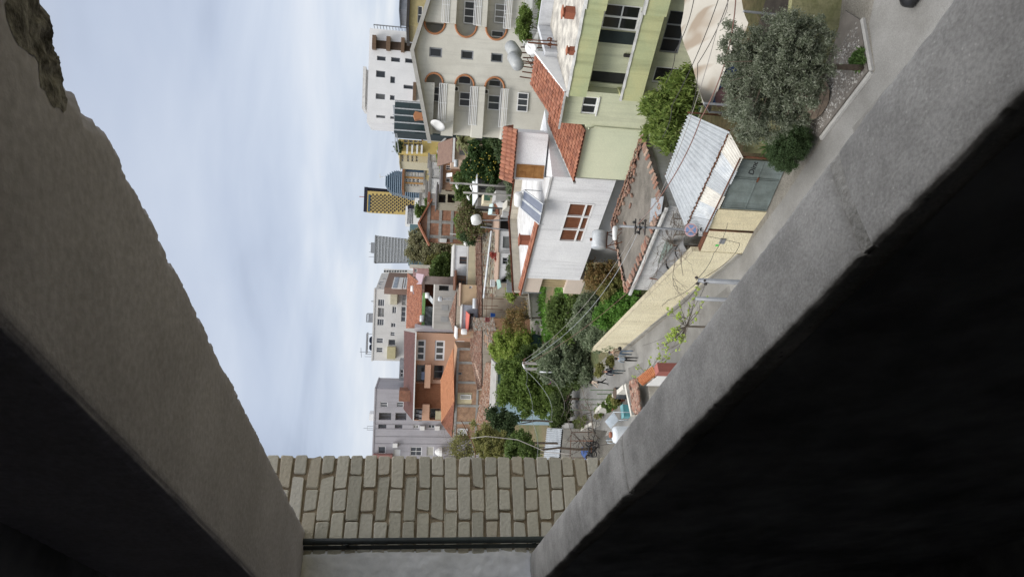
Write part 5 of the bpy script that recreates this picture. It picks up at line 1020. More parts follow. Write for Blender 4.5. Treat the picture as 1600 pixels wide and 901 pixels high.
for row in range(22):
    x = 197+31.0*row; off = 26 if row % 2 else 0
    for c in range(6):
        y = 470+52*c-off+row*.9
        if y > 715 or y < 440: continue
        s, z = fy2.hit(T('l', x, y)); mb = MB() if cnt < 100 else rest
        mb.fbox(fy2, s-1.55, s+1.55, z-.85, z+.85, .01, .12); cnt += 1
        if cnt <= 100: mb.obj('window', NAV, tid)
if rest.v: rest.obj('windows', NAV, tid, kind='stuff')
mb = MB(); P = fy2.pt(fy2.hit(T('l', 80, 468))[0], ztop, -12); mb.tube([P, P+Vector((0, 0, 7))], .5, 6); mb.obj('antenna', pm('red_white_mast', (.45, .12, .10)), tid)
# grey lattice tower
GT = pm('pale_lattice', (.50, .52, .55), (.46, .48, .51), sc=.05, bump=0, fine=.05)
fl = fr_at(T('m', 500, 400), 700, 90); lt = thing('lattice_tower', 'grey tower wrapped in a pale slanted lattice skin', 'tower', fl.pt(0, 0, -14))
zt = fl.hit(T('m', 268, 390))[1]; q = lambda x, y: fl.hit(T('m', x, y)); tl, tr_, bl_, br_ = q(268, 600)[0], q(275, 180)[0], q(780, 598)[0], q(780, 232)[0]; zbm = q(780, 400)[1]; kL, kR = (bl_-tl)/(zbm-zt), (br_-tr_)/(zbm-zt)
mb = MB(); P = [(tl+kL*(0-zt), 0), (tl, zt), (tr_, zt), (tr_+kR*(0-zt), 0)]; mb.fprism(fl, P, -24, 0); mb.obj('glazing', pm('tower_shade', (.05, .055, .065), bump=0), lt)
mb = MB(); nr, nc = 39, 30
for i in range(nr):
    z1 = zt-(zt-zbm+8)*i/nr; z0 = zt-(zt-zbm+8)*(i+1)/nr; a0, b0 = tr_+kR*(z0-zt), tl+kL*(z0-zt); a1, b1 = tr_+kR*(z1-zt), tl+kL*(z1-zt); sh_ = .5 if (i % 3) == 1 else (.25 if (i % 3) == 2 else 0)
    for c in range(nc):
        u0, u1 = (c+sh_)/nc, min(1, (c+sh_+.52)/nc); sk = .5/nc if (c < 13) else -.3/nc
        P = [a0+(b0-a0)*u0, a0+(b0-a0)*u1, a1+(b1-a1)*min(1, max(0, u1+sk)), a1+(b1-a1)*min(1, max(0, u0+sk))]
        mb.quad(fl.pt(P[0], z0, .4), fl.pt(P[1], z0, .4), fl.pt(P[2], z1, .4), fl.pt(P[3], z1, .4))
    if i % 3 == 2: mb.fbox(fl, a0, b0, z0-.25, z0+.35, .2, .7)
mb.obj('lattice', GT, lt)
mb = MB(); mb.fbox(fl, tr_-.5, tl+.5, zt+.01, zt+1.2, -24.5, .8); mb.fbox(fl, tr_+7, tl-10, zt+1.21, zt+5, -18, -3); [mb.fbox(fl, s, s+.4, zt+1.21, zt+7, -8, -7.6) for s in (tr_+8, tl-11, tl-6)]; mb.obj('roof_plant', GREYM, lt)
# smaller far blocks
wt, fw, s0, s1, zt = bld('banded_tower', 'small white tower striped with dark window bands before the golden tower', 'l', 735, 618, 905, 520, TW, [], depth=20, cat='tower')
for x0, x1, y0, y1 in ((770, 780, 618, 905), (795, 800, 670, 905), (815, 825, 670, 905), (840, 850, 670, 905)):
    r = fw.rect('l', x0, x1, y0, y1); mb = MB(); mb.fbox(fw, r[0], r[1]-.3, r[2], r[3], .01, .3); mb.obj('window_band', NAV, wt)
r = fw.rect('l', 772, 868, 608, 665); mb = MB(); mb.fbox(fw, r[0], r[1], r[2], r[3], .32, 4); mb.obj('dark_bay', NAV, wt)
wb, fw, s0, s1, zt = bld('white_hall', 'plain white hall with an orange sign below the golden tower', 'l', 880, 492, 605, 330, TW, [], depth=14, cat='building')
r = fw.rect('l', 992, 1022, 530, 555); mb = MB(); mb.fbox(fw, r[0], r[1], r[2], r[3], .01, .2); mb.obj('orange_sign', pm('orange_panel', (.6, .18, .05), bump=0), wb)
r = fw.rect('l', 932, 985, 534, 558); mb = MB(); mb.fbox(fw, r[0], r[1], r[2], r[3], .01, .12); mb.obj('window', GLD, wb)
tg, ft, s0, s1, zt = bld('teal_hall', 'long low teal glass hall under the lattice tower', 'm', 792, 0, 640, 360, pm('teal_cladding', (.12, .19, .21), (.10, .16, .18), sc=.1, ro=.35, bump=0), [], depth=20, cat='building')
for x in (850, 890, 920):
    mb = MB(); r = ft.rect('m', x, x+22, 430, 630); mb.fbox(ft, r[0], r[1], r[2], r[3], .01, .1); mb.obj('window', GLB, tg)
# ------------------------------------------------------------------ white apartments left of the towers
WAP = pm('white_panel_render', (.66, .65, .63), (.60, .59, .57), sc=.4, bump=.08, streak=.12)
LW = lambda k, x0, x1, y0, y1, **kw: W_(k, x0, x1, y0, y1, **{**dict(frame=PVC, pane=GL), **kw})
ww = [LW('d', 230, 306, 505, 586, nx=1, nz=3), LW('d', 228, 306, 605, 712, nx=1, nz=2, rev=.5), LW('d', 222, 300, 735, 812, nx=1, nz=3), LW('d', 398, 446, 590, 670, nx=1, nz=2), LW('d', 383, 438, 782, 832, nx=1, nz=2),
      LW('d', 512, 562, 432, 576, nx=3), LW('d', 502, 556, 590, 768, nx=3), LW('n', 285, 388, 280, 356), LW('n', 283, 382, 425, 502), LW('n', 503, 572, 184, 244), LW('n', 470, 578, 305, 395, nx=1, rev=.8)]
fA = fr_at(T('d', 400, 640), 150, 88); s0 = fA.hit(T('d', 400, 395))[0]; s1 = fA.hit(T('n', 400, 632))[0]; zt = fA.hit(T('d', 190, 640))[1]
wins = []
for w in ww: wins.append((fA.rect(*w[:5]), w[5]))
ap = house('white_apartments', 'large white apartment block with blue dark rooftop tanks on the left', fA, s0, s1, 0, zt, 16, WAP, wins, WAP, 0, 'building', None, .15, .3)
for x0, x1, y0, y1, k, m in ((376, 456, 428, 566, 'd', pm('cream_awning', (.62, .58, .44))), (450, 580, 415, 600, 'n', pm('yellow_shutter', (.50, .45, .27), (.44, .40, .24)))):
    r = fA.rect(k, x0, x1, y0, y1, .7); mb = MB(); mb.fbox(fA, r[0], r[1], r[2], r[3], .01, 1.4); mb.obj('enclosed_balcony', m, ap)
P0, P1 = fA.pt(s0, 0, 0), Dy(T('d', 300, 200), 172); fA2 = Fr((P1.x, P1.y), math.degrees(math.atan2(-(P0-P1).x, (P0-P1).y))); L_ = Vector((P1.x-P0.x, P1.y-P0.y, 0)).length
mb = MB(); mb.fprism(fA2, [(0, 0), (L_-.02, 0), (L_-.02, zt), (0, zt)], -3, 0); mb.obj('side_wall', WAP, ap)
for x0, x1, y0, y1 in ((242, 250, 300, 330), (285, 320, 260, 266), (255, 290, 300, 307), (245, 275, 328, 335), (240, 262, 365, 372)):
    r = fA2.rect('d', x0, x1, y0, y1); mb = MB(); mb.fbox(fA2, r[0], r[1], r[2], r[3], .01, .06); mb.obj('slot', GLD, ap)
r = fA2.rect('d', 330, 575, 205, 385, 1.2); mb = MB(); mb.fbox(fA2, r[0], r[1], r[2]-4, r[3], .01, 1.4); bb = mb.obj('brown_balcony_block', pm('brown_panel', (.24, .16, .13), (.21, .14, .11)), ap)
for x0, x1, y0, y1 in ((405, 520, 255, 385), (530, 572, 255, 385)):
    r = fA2.rect('d', x0, x1, y0, y1, 1.4); mb = MB(); mb.fbox(fA2, r[0], r[1], r[2], r[3], 1.41, 1.55); q_ = mb.obj('glazed_balcony', PVC, bb); mb = MB(); n = 3
    for i in range(n): a = r[0]+.15+(r[1]-r[0]-.3)*i/n; mb.fbox(fA2, a, a+(r[1]-r[0]-.3)/n-.12, r[2]+(r[3]-r[2])*.45, r[3]-.25, 1.56, 1.6)
    mb.obj('pane', GLB, q_)
al, fl2, a0, a1, zt2 = bld('slatted_block', 'narrow white block with a column of round dark openings', 'd', 298, 148, 210, 185, WAP, [], depth=10, cat='building')
for i in range(9):
    x = 308+31*i; s, z = fl2.hit(T('d', x, 178)); mb = MB(); mb.lathe(fl2.pt(s, z, .01), [(.27, 0), (.25, .1)], 12, axis=fl2.n); mb.obj('round_opening', GLD, al)
# rooftop tanks and masts
def rtank(name, k, x0, x1, y0, y1, fr, o, mat, label, grp=None, cat='water tank'):
    r = fr.rect(k, x0, x1, y0, y1, o); mb = MB(); P = fr.pt(r[0], (r[2]+r[3])/2, o); R = (r[3]-r[2])/2; L = r[1]-r[0]
    mb.lathe(P, [(R*.3, 0), (R*.9, .03*L), (R, .1*L), (R, .9*L), (R*.9, .97*L), (R*.3, L)], 14, axis=fr.d); return mb.solo(name, mat, label, cat, grp, smooth=True)
NB = pm('dark_blue_tank', (.02, .03, .06), (.03, .04, .07), ro=.5)
rt = thing('rooftop_tanks', 'pair of upright dark blue rooftop tanks under a grey lid', 'water tanks', fA.pt(fA.hit(T('n', 235, 350))[0], fA.hit(T('n', 238, 350))[1], -3))
for y0, y1 in ((255, 365), (372, 475)):
    r = fA.rect('n', 150, 232, y0, y1, -3); mb = MB(); mb.lathe(fA.pt((r[0]+r[1])/2, r[2]-.3, -3), [((r[1]-r[0])/2, 0), ((r[1]-r[0])/2*1.03, .5), ((r[1]-r[0])/2, r[3]-r[2]-.3), (.4, r[3]-r[2])], 14); mb.obj('tank', NB, rt)
r = fA.rect('n', 125, 145, 200, 520, -3); mb = MB(); mb.fbox(fA, r[0], r[1], r[2], r[3], -4.5, -1.5); [mb.fbox(fA, s, s+.12, r[2]-2, r[2], -1.7, -1.5) for s in (r[0], r[1]-.12)]; mb.obj('lid_frame', GREYM, rt)
mb = MB(); P = fA.pt(fA.hit(T('n', 230, 520))[0], fA.hit(T('n', 235, 520))[1], -2); t = fA.hit(T('n', 10, 500))[1]; mb.tube([P, Vector((P.x, P.y, t))], .06, 5); mb.bar(Vector((P.x-1.2, P.y, t-.4)), Vector((P.x+.9, P.y, t-.2)), .1); mb.tube([P+Vector((-1, 0, 0)), P+Vector((-1, 0, 2))], .05, 5); mb.solo('tv_antenna', GREYM, 'tall thin television mast with cross bar on the white apartments', 'antenna')
mb = MB(); s, z = fA.hit(T('d', 186, 720)); r = fA.rect('d', 95, 184, 680, 775, -4); [mb.bar(fA.pt(r[0], r[2], -4+o), fA.pt(r[0], r[3], -4+o), .14) for o in (0, -2)]; [mb.bar(fA.pt(r[1], r[2], -4+o), fA.pt(r[1], r[3], -4+o), .14) for o in (0, -2)]; mb.bar(fA.pt(r[0], r[3], -4), fA.pt(r[1], r[3], -4), .16); mb.bar(fA.pt(r[0], r[3], -6), fA.pt(r[1], r[3], -6), .16); mb.box(fA.pt((r[0]+r[1])/2, r[2], -5), 1.8, 1.2, 1.3); mb.solo('roof_gantry', GREYM, 'open grey steel frame with a boxed unit on the white apartments', 'gantry')
mb = MB(); r = fA.rect('d', 140, 186, 510, 580, -5); mb.hexa([fA.pt(r[0], r[2]-.5, -7), fA.pt(r[1], r[2]-.5, -7), fA.pt(r[1], r[2]-.5, -4), fA.pt(r[0], r[2]-.5, -4), fA.pt(r[0]+.4, r[3], -6), fA.pt(r[1]-1, r[3], -6), fA.pt(r[1]-1, r[3]-.3, -4.6), fA.pt(r[0]+.4, r[3]-.3, -4.6)]); mb.solo('rooftop_hood', GREYM, 'grey wedge shaped hood on the white apartments roofline', 'roof hood')
# ------------------------------------------------------------------ orange tiled roof house in front of it
RTL = pm('orange_tiles', (.30, .12, .055), (.24, .095, .045), sc=.8, bump=.5, bs=12, fine=.25, streak=.15)
def ribbed(mat, sc, name):
    return mat
oh = thing('orange_roof_house', 'house under a broad orange tiled roof with green gutter', 'house', Dy(T('d', 750, 600), 117)*Vector((1, 1, 0)) if False else Vector((Dy(T('d', 750, 600), 117).x, 117, 0)))
rA, rB, rC, rD = Dy(T('d', 560, 845), 124), Dy(T('d', 578, 196), 124), Dy(T('d', 660, 196), 118), Dy(T('d', 742, 845), 117)
rC = Dy(T('d', 745, 330), 117); rB2 = Dy(T('d', 578, 196), 124); mb = MB(); tile_quad(mb, rA, rB2, rC, rD, .35, .45, .05); mb.obj('roof', TILE, oh)
fO = fr_at(T('d', 760, 600), 117.5, 90); a = fO.hit(T('d', 800, 330))[0]; b = fO.hit(T('d', 800, 845))[0]; ze = rD.z-.1
mb = MB(); mb.fbox(fO, a, b, 0, ze-3.4, -6, 0); mb.fbox(fO, a, b, ze-3.39, ze-.15, -6, -3); mb.obj('wall', pm('red_brown_render', (.26, .11, .06), (.16, .07, .04), bump=.2), oh)
mb = MB(); r = fO.rect('d', 745, 780, 430, 845, .4); mb.fbox(fO, r[0], r[1], r[2], r[3], .3, .55); mb.obj('gutter', pm('green_gutter', (.16, .28, .10), bump=.1), oh)
mb = MB(); r = fO.rect('d', 780, 880, 590, 840, .1); nn = 24; mb.grid(lambda u, v: fO.pt(r[0]+(r[1]-r[0])*u, r[2]+(r[3]-r[2])*v, .1+.15*math.sin(u*14+v*4)), 20, 8); mb.obj('plastic_sheet', pm('grey_plastic', (.16, .18, .18), (.09, .10, .10), sc=2.5, ro=.3, bump=.5), oh, True)
rtank('white_roof_tank', 'd', 718, 772, 690, 772, fO, .9, GALV, 'grey water tank on the gutter edge of the orange roof')
PN = pm('panel_blue', (.13, .16, .22), (.10, .13, .18), ro=.25, bump=0)
s2 = thing('roof_solar_heater', 'solar heater with two grey panels on the orange tiled roof', 'solar heater', Dy(T('d', 690, 400), 118)); q = sheet_pts(('d', 660, 335, 121), ('d', 735, 352, 118.5), ('d', 728, 465, 118.5), ('d', 645, 440, 121))
for t0, t1 in ((0, .48), (.52, 1)):
    lp_ = lambda A, B, t: A*(1-t)+B*t; Q = [lp_(q[0], q[3], t0), lp_(q[1], q[2], t0), lp_(q[1], q[2], t1), lp_(q[0], q[3], t1)]; nn = (Q[1]-Q[0]).cross(Q[3]-Q[0]).normalized(); nn = nn if nn.z > 0 else -nn; mb = MB(); mb.prism(Q, nn*.12); mb.obj('solar_panel', PN, s2)
A_, B_ = Dy(T('d', 635, 345), 121.2), Dy(T('d', 632, 418), 121.2); mb = MB(); mb.lathe(A_, [(.1, 0), (.33, .08), (.33, (B_-A_).length-.08), (.1, (B_-A_).length)], 12, axis=B_-A_); mb.obj('tank', WHITE, s2, True)
s3 = thing('balcony_solar_heater', 'solar heater with pale panels tucked under the green gutter', 'solar heater', Dy(T('d', 850, 500), 116)); q = sheet_pts(('d', 825, 440, 117.3), ('d', 878, 500, 116), ('d', 876, 565, 116), ('d', 822, 500, 117.3)); nn = (q[1]-q[0]).cross(q[3]-q[0]).normalized(); nn = nn if nn.z > 0 else -nn; mb = MB(); mb.prism(q, nn*.1); mb.obj('solar_panel', GALV, s3)
A_, B_ = Dy(T('d', 808, 425), 117), Dy(T('d', 806, 495), 117); mb = MB(); mb.lathe(A_, [(.1, 0), (.38, .08), (.38, (B_-A_).length-.08), (.1, (B_-A_).length)], 12, axis=B_-A_); mb.obj('tank', WHITE, s3, True)
# pink house with a lilac roof to the right of it
PNK = pm('pink_render', (.48, .30, .29), (.42, .26, .25), streak=.15)
pk, fpk, a, b, zt = bld('pink_house', 'faded pink house with cream balcony below the teal hall', 'd', 640, 140, 235, 128, PNK, [W_('d', 655, 690, 150, 190)], depth=8); r = fpk.rect('d', 600, 735, 100, 140); mb = MB(); mb.fbox(fpk, r[0], r[1], 0, r[3], -6, .5); mb.obj('cream_bay', pm('cream_plaster', (.58, .54, .46)), pk)
lr = thing('lilac_roof_house', 'low house with a sloping lilac metal roof beside orange tiles', 'house', Vector((Dy(T('d', 760, 260), 118).x, 118, 0))); q = sheet_pts(('d', 662, 330, 121), ('d', 690, 200, 121), ('d', 775, 215, 116.5), ('d', 745, 330, 116.5)); mb = MB(); mb.prism(q, (0, 0, .15)); mb.obj('roof', pm('lilac_metal', (.40, .30, .33), (.35, .26, .29), ro=.6, bump=.05), lr)
f_ = fr_at(T('d', 800, 260), 117, 90); r = f_.rect('d', 780, 890, 235, 330); mb = MB(); mb.fbox(f_, r[0], r[1], 0, r[3], -4, 0); mb.obj('wall', pm('brown_grey_render', (.27, .22, .20), (.22, .17, .15)), lr)
# ------------------------------------------------------------------ blank concrete block
cbk, fcb, a, b, zt = bld('concrete_block_house', 'blank grey concrete house wall with one shaded opening', 'd', 888, 330, 856, 107, pm('board_concrete', (.43, .41, .38), (.36, .345, .32), sc=.5, bump=.2, streak=.25), [W_('d', 945, 1062, 345, 405, frame=GREYM, rev=1.2, nx=1)], depth=9)
for x0, x1, y0, y1 in ((975, 1055, 575, 635), (965, 1050, 710, 770)):
    r = fcb.rect('d', x0, x1, y0, y1); mb = MB(); mb.fbox(fcb, r[0], r[1], r[2], r[3], .01, .05); mb.obj('patched_opening', pm('grey_patch', (.33, .33, .325), (.30, .30, .295)), cbk)
mb = MB(); P = Dy(T('d', 960, 502), 103); mb.lathe(P+Vector((0, 0, -.35)), [(.2, 0), (.42, .12), (.42, .5), (.2, .7)], 14); G_ = [Dy(T('d', 1095, y), 103) for y in (490, 515)]; [mb.tube([P+Vector((0, 0, -.2)), g], .06, 5) for g in G_]; mb.solo('tripod_tank', GALV, 'small round water tank on tall legs before the concrete wall', 'water tank')
# ------------------------------------------------------------------ orange rendered building and its neighbours
ORG = pm('orange_render', (.58, .36, .25), (.54, .33, .23), sc=.5, bump=.08, streak=.08)
f_ = fr_at(T('I', 450, 100), 113, 87); hit = lambda k, x, y: f_.hit(T(k, x, y)); a, b = hit('G', 500, 655)[0], hit('I', 480, 478)[0]; zt = hit('I', 405, 100)[1]
owins = [(f_.rect('G', 410, 470, 698, 832), 3), (f_.rect('G', 530, 593, 703, 832), 3), (f_.rect('G', 660, 718, 706, 786), 2)]
rec = [f_.rect('I', 410, 465, 122, 236), f_.rect('I', 522, 586, 125, 218), f_.rect('I', 395, 448, 402, 474), f_.rect('I', 498, 568, 402, 474)]
ho = [(r[0], r[1], r[2], min(r[3], zt-.1), .25) for r, _ in owins] + [(r[0], min(r[1], b-.05), r[2], min(r[3], zt-.1), 1.3) for r in rec]
og = thing('orange_house', 'tall orange rendered house with white framed triple windows and maroon roof', 'house', f_.pt((a+b)/2, 0, -5)); mb = MB(); holed(mb, f_, a, b, 0, zt, ho); shell(mb, f_, a, b, 0, zt, 9); mb.fbox(f_, a+.02, b-.02, 0, zt-.01, -1.6, -1.31); mb.obj('wall', ORG, og)
for (r, nx) in owins: window(og, f_, (r[0], r[1], r[2], min(r[3], zt-.1)), PVC, GLD, nx, 1, rev=.2, fw=.28)
for i, r in enumerate(rec):
    window(og, f_, (r[0]+.1, min(r[1], b-.05)-.1, r[2]+.05, min(r[3], zt-.1)-.1), GREYM, GLD, 2, 1, rev=1.28, fw=.1)
for x0, x1, y0, y1 in ((466, 503, 122, 270), (450, 495, 376, 476)):
    r = f_.rect('I', x0, x1, y0, y1, 1.0); mb = MB(); mb.fbox(f_, r[0], r[1], r[2], r[3], .01, 1.0); mb.obj('balcony', ORG, og)
r = f_.rect('I', 395, 572, 240, 398); mb = MB(); nb = 26
for i in range(nb): s = r[0]+(r[1]-r[0])*i/nb; mb.fbox(f_, s+.01, s+(r[1]-r[0])/nb-.01, r[2]-2, r[3], .01, .08+.02*(i % 2))
mb.obj('board_cladding', pm('brown_boards', (.27, .115, .06), (.22, .09, .045), sc=2), og)
r = f_.rect('I', 405, 465, 165, 215, .8); mb = MB(); mb.fbox(f_, r[0], r[1], r[2], r[3]-1, .9, .95); mb.obj('blue_washing', pm('blue_grey_cloth', (.13, .16, .24)), og)
MAR = pm('maroon_metal', (.13, .055, .045), (.10, .045, .038), sc=.8, ro=.6, bump=.1, streak=.2)
q = [Dy(T('G', 333, 640), 121), Dy(T('I', 330, 405), 121), Dy(T('I', 388, 478), 111.4), Dy(T('G', 405, 655), 111.4)]; mb = MB(); corr_quad(mb, q[0], q[1], q[2], q[3], 60, .05); mb.obj('roof', MAR, og)
mb = MB(); mb.bar(q[3]+Vector((0, 0, -.12)), q[2]+Vector((0, 0, -.12)), .14, .2); mb.obj('gutter', WHITE, og)
mb = MB(); r = f_.rect('I', 302, 380, 280, 347, -2); mb.fbox(f_, r[0], r[1], r[2], r[3], -4, -1); mb.obj('chimney', brickmat('far_red_brick', (.26, .10, .055), (.21, .08, .045), (.24, .18, .14), 3), og)
mb = MB(); r = f_.rect('G', 400, 700, 628, 652, .2); mb.fbox(f_, r[0], r[1], 0, r[3], -6, -.3); mb.obj('end_wall', pm('lilac_grey_render', (.50, .47, .49), (.46, .43, .45)), og)
ct = thing('balcony_clutter', 'grey chairs and a cream slatted box crowded on the orange balconies', 'furniture', f_.pt(rec[2][0]+1, rec[2][2], .5))
mb = MB(); r = rec[3]; mb.fbox(f_, r[0]+.2, r[0]+1.6, r[2]-.3, r[2]+.9, .2, .9); mb.obj('slatted_box', pm('cream_slats', (.50, .45, .30)), ct); mb = MB(); r = rec[2]; [mb.fbox(f_, r[0]+.3+.7*i, r[0]+.8+.7*i, r[2], r[2]+.5, -.6, -.1) or mb.fbox(f_, r[0]+.3+.7*i, r[0]+.8+.7*i, r[2]+.5, r[2]+1.0, -.65, -.6) for i in range(3)]; mb.obj('chair', GREYM, ct)
sm, fs_, a_, b_, z_ = bld('grey_roof_room', 'small grey rooftop room behind the maroon roof', 'I', 303, 95, 222, 130, GREYM, [W_('I', 308, 330, 150, 200)], depth=5, cat='house')
# brick house with hipped roof
BRK2 = brickmat('raw_brick', (.42, .24, .14), (.32, .17, .10), (.25, .21, .17), 4.2)
f_ = fr_at(T('I', 700, 300), 99, 88); a, b = f_.hit(T('I', 700, 14))[0], f_.hit(T('I', 700, 600))[0]; ze = f_.hit(T('I', 662, 300))[1]
bh = thing('raw_brick_house', 'unplastered brick house with concrete frame under an orange hipped roof', 'house', f_.pt((a+b)/2, 0, -4)); h_ = f_.rect('I', 668, 768, 300, 376); tw_ = f_.rect('I', 676, 702, 170, 184)
mb = MB(); holed(mb, f_, a, b, 0, ze, [(*h_, .12), (*tw_, .1)]); shell(mb, f_, a, b, 0, ze, 8); mb.obj('wall', BRK2, bh)
mb = MB(); holed(mb, f_, h_[0]+.02, h_[1]-.02, h_[2]+.02, h_[3]-.02, [], .1, -.10); mb.obj('plastered_panel', pm('butter_plaster', (.66, .58, .38)), bh)
r = f_.rect('I', 694, 762, 312, 342); window(bh, f_, r, PVC, pm('roller_shutter', (.45, .44, .40)), 1, 1, rev=-.09, fw=.1, o=-.1)
window(bh, f_, tw_, GREYM, GLD, 1, 1, rev=.1, fw=.05)
for y in (20, 108, 234, 383, 492):
    s = f_.hit(T('I', 715, y))[0]; mb = MB(); mb.fbox(f_, s-.18, s+.18, 0, ze-.33, .004, .05); mb.obj('concrete_post', CONC, bh)
mb = MB(); mb.fbox(f_, a, b, ze-.32, ze+.02, .006, .08); mb.fbox(f_, a, b, ze-3.4, ze-3.1, .006, .06); mb.obj('ring_beam', CONC, bh)
A_, B_, C_, D_ = Dy(T('I', 568, 215), 106), Dy(T('I', 572, 490), 106), Dy(T('I', 656, 352), 98), Dy(T('I', 650, 8), 98); mb = MB(); tile_quad(mb, A_, B_, C_, D_, .28, .4, .045); mb.obj('roof', pick('orange_pan_tile', [(.46, .20, .10), (.50, .23, .12), (.42, .18, .09), (.48, .21, .11)]), bh)
E_ = Dy(T('I', 640, 590), 101); mb = MB(); tile_quad(mb, B_+Vector((0, 0, -.02)), B_+Vector((-.05, .1, 0)), E_, C_+Vector((0, 0, -.02)), .28, .4, .045); mb.obj('hip_roof', TILE, bh)
r = f_.rect('I', 675, 738, 527, 570); window(bh, f_, r, PVC, pm('white_blind', (.6, .6, .6)), 1, 1, rev=-.09, fw=.08)
# grey violet block at the left edge
GV = pm('grey_violet_render', (.40, .39, .42), (.36, .35, .38), sc=.3, bump=.1, streak=.2)
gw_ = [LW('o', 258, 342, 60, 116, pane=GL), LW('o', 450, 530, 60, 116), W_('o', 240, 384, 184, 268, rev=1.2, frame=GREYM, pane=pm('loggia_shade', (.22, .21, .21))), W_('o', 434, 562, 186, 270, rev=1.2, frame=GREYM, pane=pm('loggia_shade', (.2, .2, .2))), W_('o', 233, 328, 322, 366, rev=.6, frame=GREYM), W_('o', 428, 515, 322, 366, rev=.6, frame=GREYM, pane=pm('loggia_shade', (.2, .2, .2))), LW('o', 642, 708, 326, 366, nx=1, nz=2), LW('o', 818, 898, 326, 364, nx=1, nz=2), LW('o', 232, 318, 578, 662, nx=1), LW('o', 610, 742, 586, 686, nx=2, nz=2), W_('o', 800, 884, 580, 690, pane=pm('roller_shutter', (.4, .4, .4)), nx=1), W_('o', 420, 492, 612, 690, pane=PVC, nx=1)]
f_ = fr_at(T('o', 500, 400), 128, 88); a, b = f_.hit(T('o', 500, -90))[0], f_.hit(T('o', 500, 760))[0]; zt = f_.hit(T('o', 134, 450))[1]; zt0 = f_.hit(T('o', 165, 60))[1]
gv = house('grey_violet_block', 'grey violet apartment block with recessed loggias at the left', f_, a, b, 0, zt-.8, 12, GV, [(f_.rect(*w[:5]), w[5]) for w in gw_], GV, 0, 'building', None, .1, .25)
for x, y in ((748, 362), (925, 362), (430, 565)):
    r = f_.rect('o', x-28, x+28, y-22, y+25, .5); mb = MB(); mb.fbox(f_, r[0], r[1], r[2], r[3], .02, .7); mb.obj('air_conditioner', WHITE, gv)
for y in (320, 372, 462, 545): s = f_.hit(T('o', 400, y))[0]; mb = MB(); mb.fbox(f_, s-.04, s+.04, 0, zt-1, .005, .05); mb.obj('joint_strip', pm('joint_grey', (.28, .27, .29)), gv)
r = f_.rect('o', 175, 400, 662, 690, .2); mb = MB(); mb.fbox(f_, r[0], b, r[2], r[3], .01, 1.2); mb.obj('red_balcony', pm('dusty_red', (.33, .17, .15)), gv)
mb = MB(); r = f_.rect('o', 130, 190, 185, 265, -3); mb.fbox(f_, r[0], r[1], zt-.6, r[3], -5, -2); mb.obj('roof_box', WHITE, gv)
mb = MB(); P = f_.pt(f_.hit(T('o', 110, 400))[0], zt-.6, -1); mb.tube([P, P+Vector((0, 0, 1.2)), P+Vector((.7, 0, 1.2)), P+Vector((.7, 0, 0))], .05, 5); mb.tube([P+Vector((.3, 0, 0)), P+Vector((.3, 0, 1.9))], .04, 5); mb.solo('roof_antenna', GREYM, 'bent thin antenna frame on the grey violet block roof', 'antenna')
mb = MB(); r = f_.rect('o', 895, 990, 590, 690, .8); n_ = 9; P = f_.pt((r[0]+r[1])/2, r[2]+.2, .9); mb.lathe(P, [(.9, .0), (.85, .5), (.5, 1.1), (.1, 1.3)], 12); mb.obj('white_cover', WHITE, gv)
# ------------------------------------------------------------------ red brick gable house in the middle distance
GBK = brickmat('gable_brick', (.36, .15, .08), (.30, .115, .06), (.30, .24, .19), 2.6)
f_ = fr_at(T('D', 580, 690), 132, 88); hit = lambda x, y: f_.hit(T('D', x, y)); a, b = hit(600, 565)[0], hit(600, 812)[0]; zt = hit(492, 690)[1]; za = hit(432, 690)[1]; sm_ = hit(450, 690)[0]; zel_ = hit(490, 820)[1]; zer = hit(505, 560)[1]
rb2 = thing('red_brick_gable_house', 'red brick gable house with a pale concrete frame and tiled roof', 'house', f_.pt((a+b)/2, 0, -5)); mb = MB(); mb.fprism(f_, [(a, 0), (b, 0), (b, zel_), (sm_, za-.2), (a, zer)], -9, 0); mb.obj('wall', GBK, rb2)
for y in (572, 685, 780):
    s = hit(590, y)[0]; mb = MB(); mb.fbox(f_, s-.3, s+.3, 0, min(zt, zt)-.3, .01, .1); mb.obj('concrete_post', CONC, rb2)
for x in (490, 565, 640): z = hit(x, 690)[1]; mb = MB(); mb.fbox(f_, a, b, z-.28, z+.28, .012, .13); mb.obj('concrete_beam', CONC, rb2)
mb = MB(); [mb.fprism(f_, P, -9.5, .8) for P in ([(sm_, za), (b+.7, zel_-.35), (b+.7, zel_-.05), (sm_, za+.35)], [(sm_, za), (a-.7, zer-.35), (a-.7, zer-.05), (sm_, za+.35)])]; mb.obj('roof', pm('rust_tile_roof', (.28, .11, .06), (.22, .09, .05)), rb2)
mb = MB(); r = f_.rect('D', 562, 605, 790, 815, .3); mb.fbox(f_, r[0], r[1], r[2], r[3], .02, .6); mb.obj('white_box', WHITE, rb2)
# beige unfinished frame house
uf, fu, a, b, zt = bld('frame_house', 'beige unfinished concrete frame house with dark open bays', 'D', 548, 442, 574, 118, pm('beige_concrete', (.42, .38, .29), (.36, .33, .26), streak=.2), [W_('D', 598, 640, 454, 486, frame=WOOD, pane=GLD, nx=2), W_('D', 555, 600, 505, 560, rev=2.5, frame=CONC, nx=1), W_('D', 612, 660, 505, 560, rev=2.5, frame=CONC, nx=1)], depth=8, roof=pm('dark_felt', (.12, .11, .11)), eave=.3)
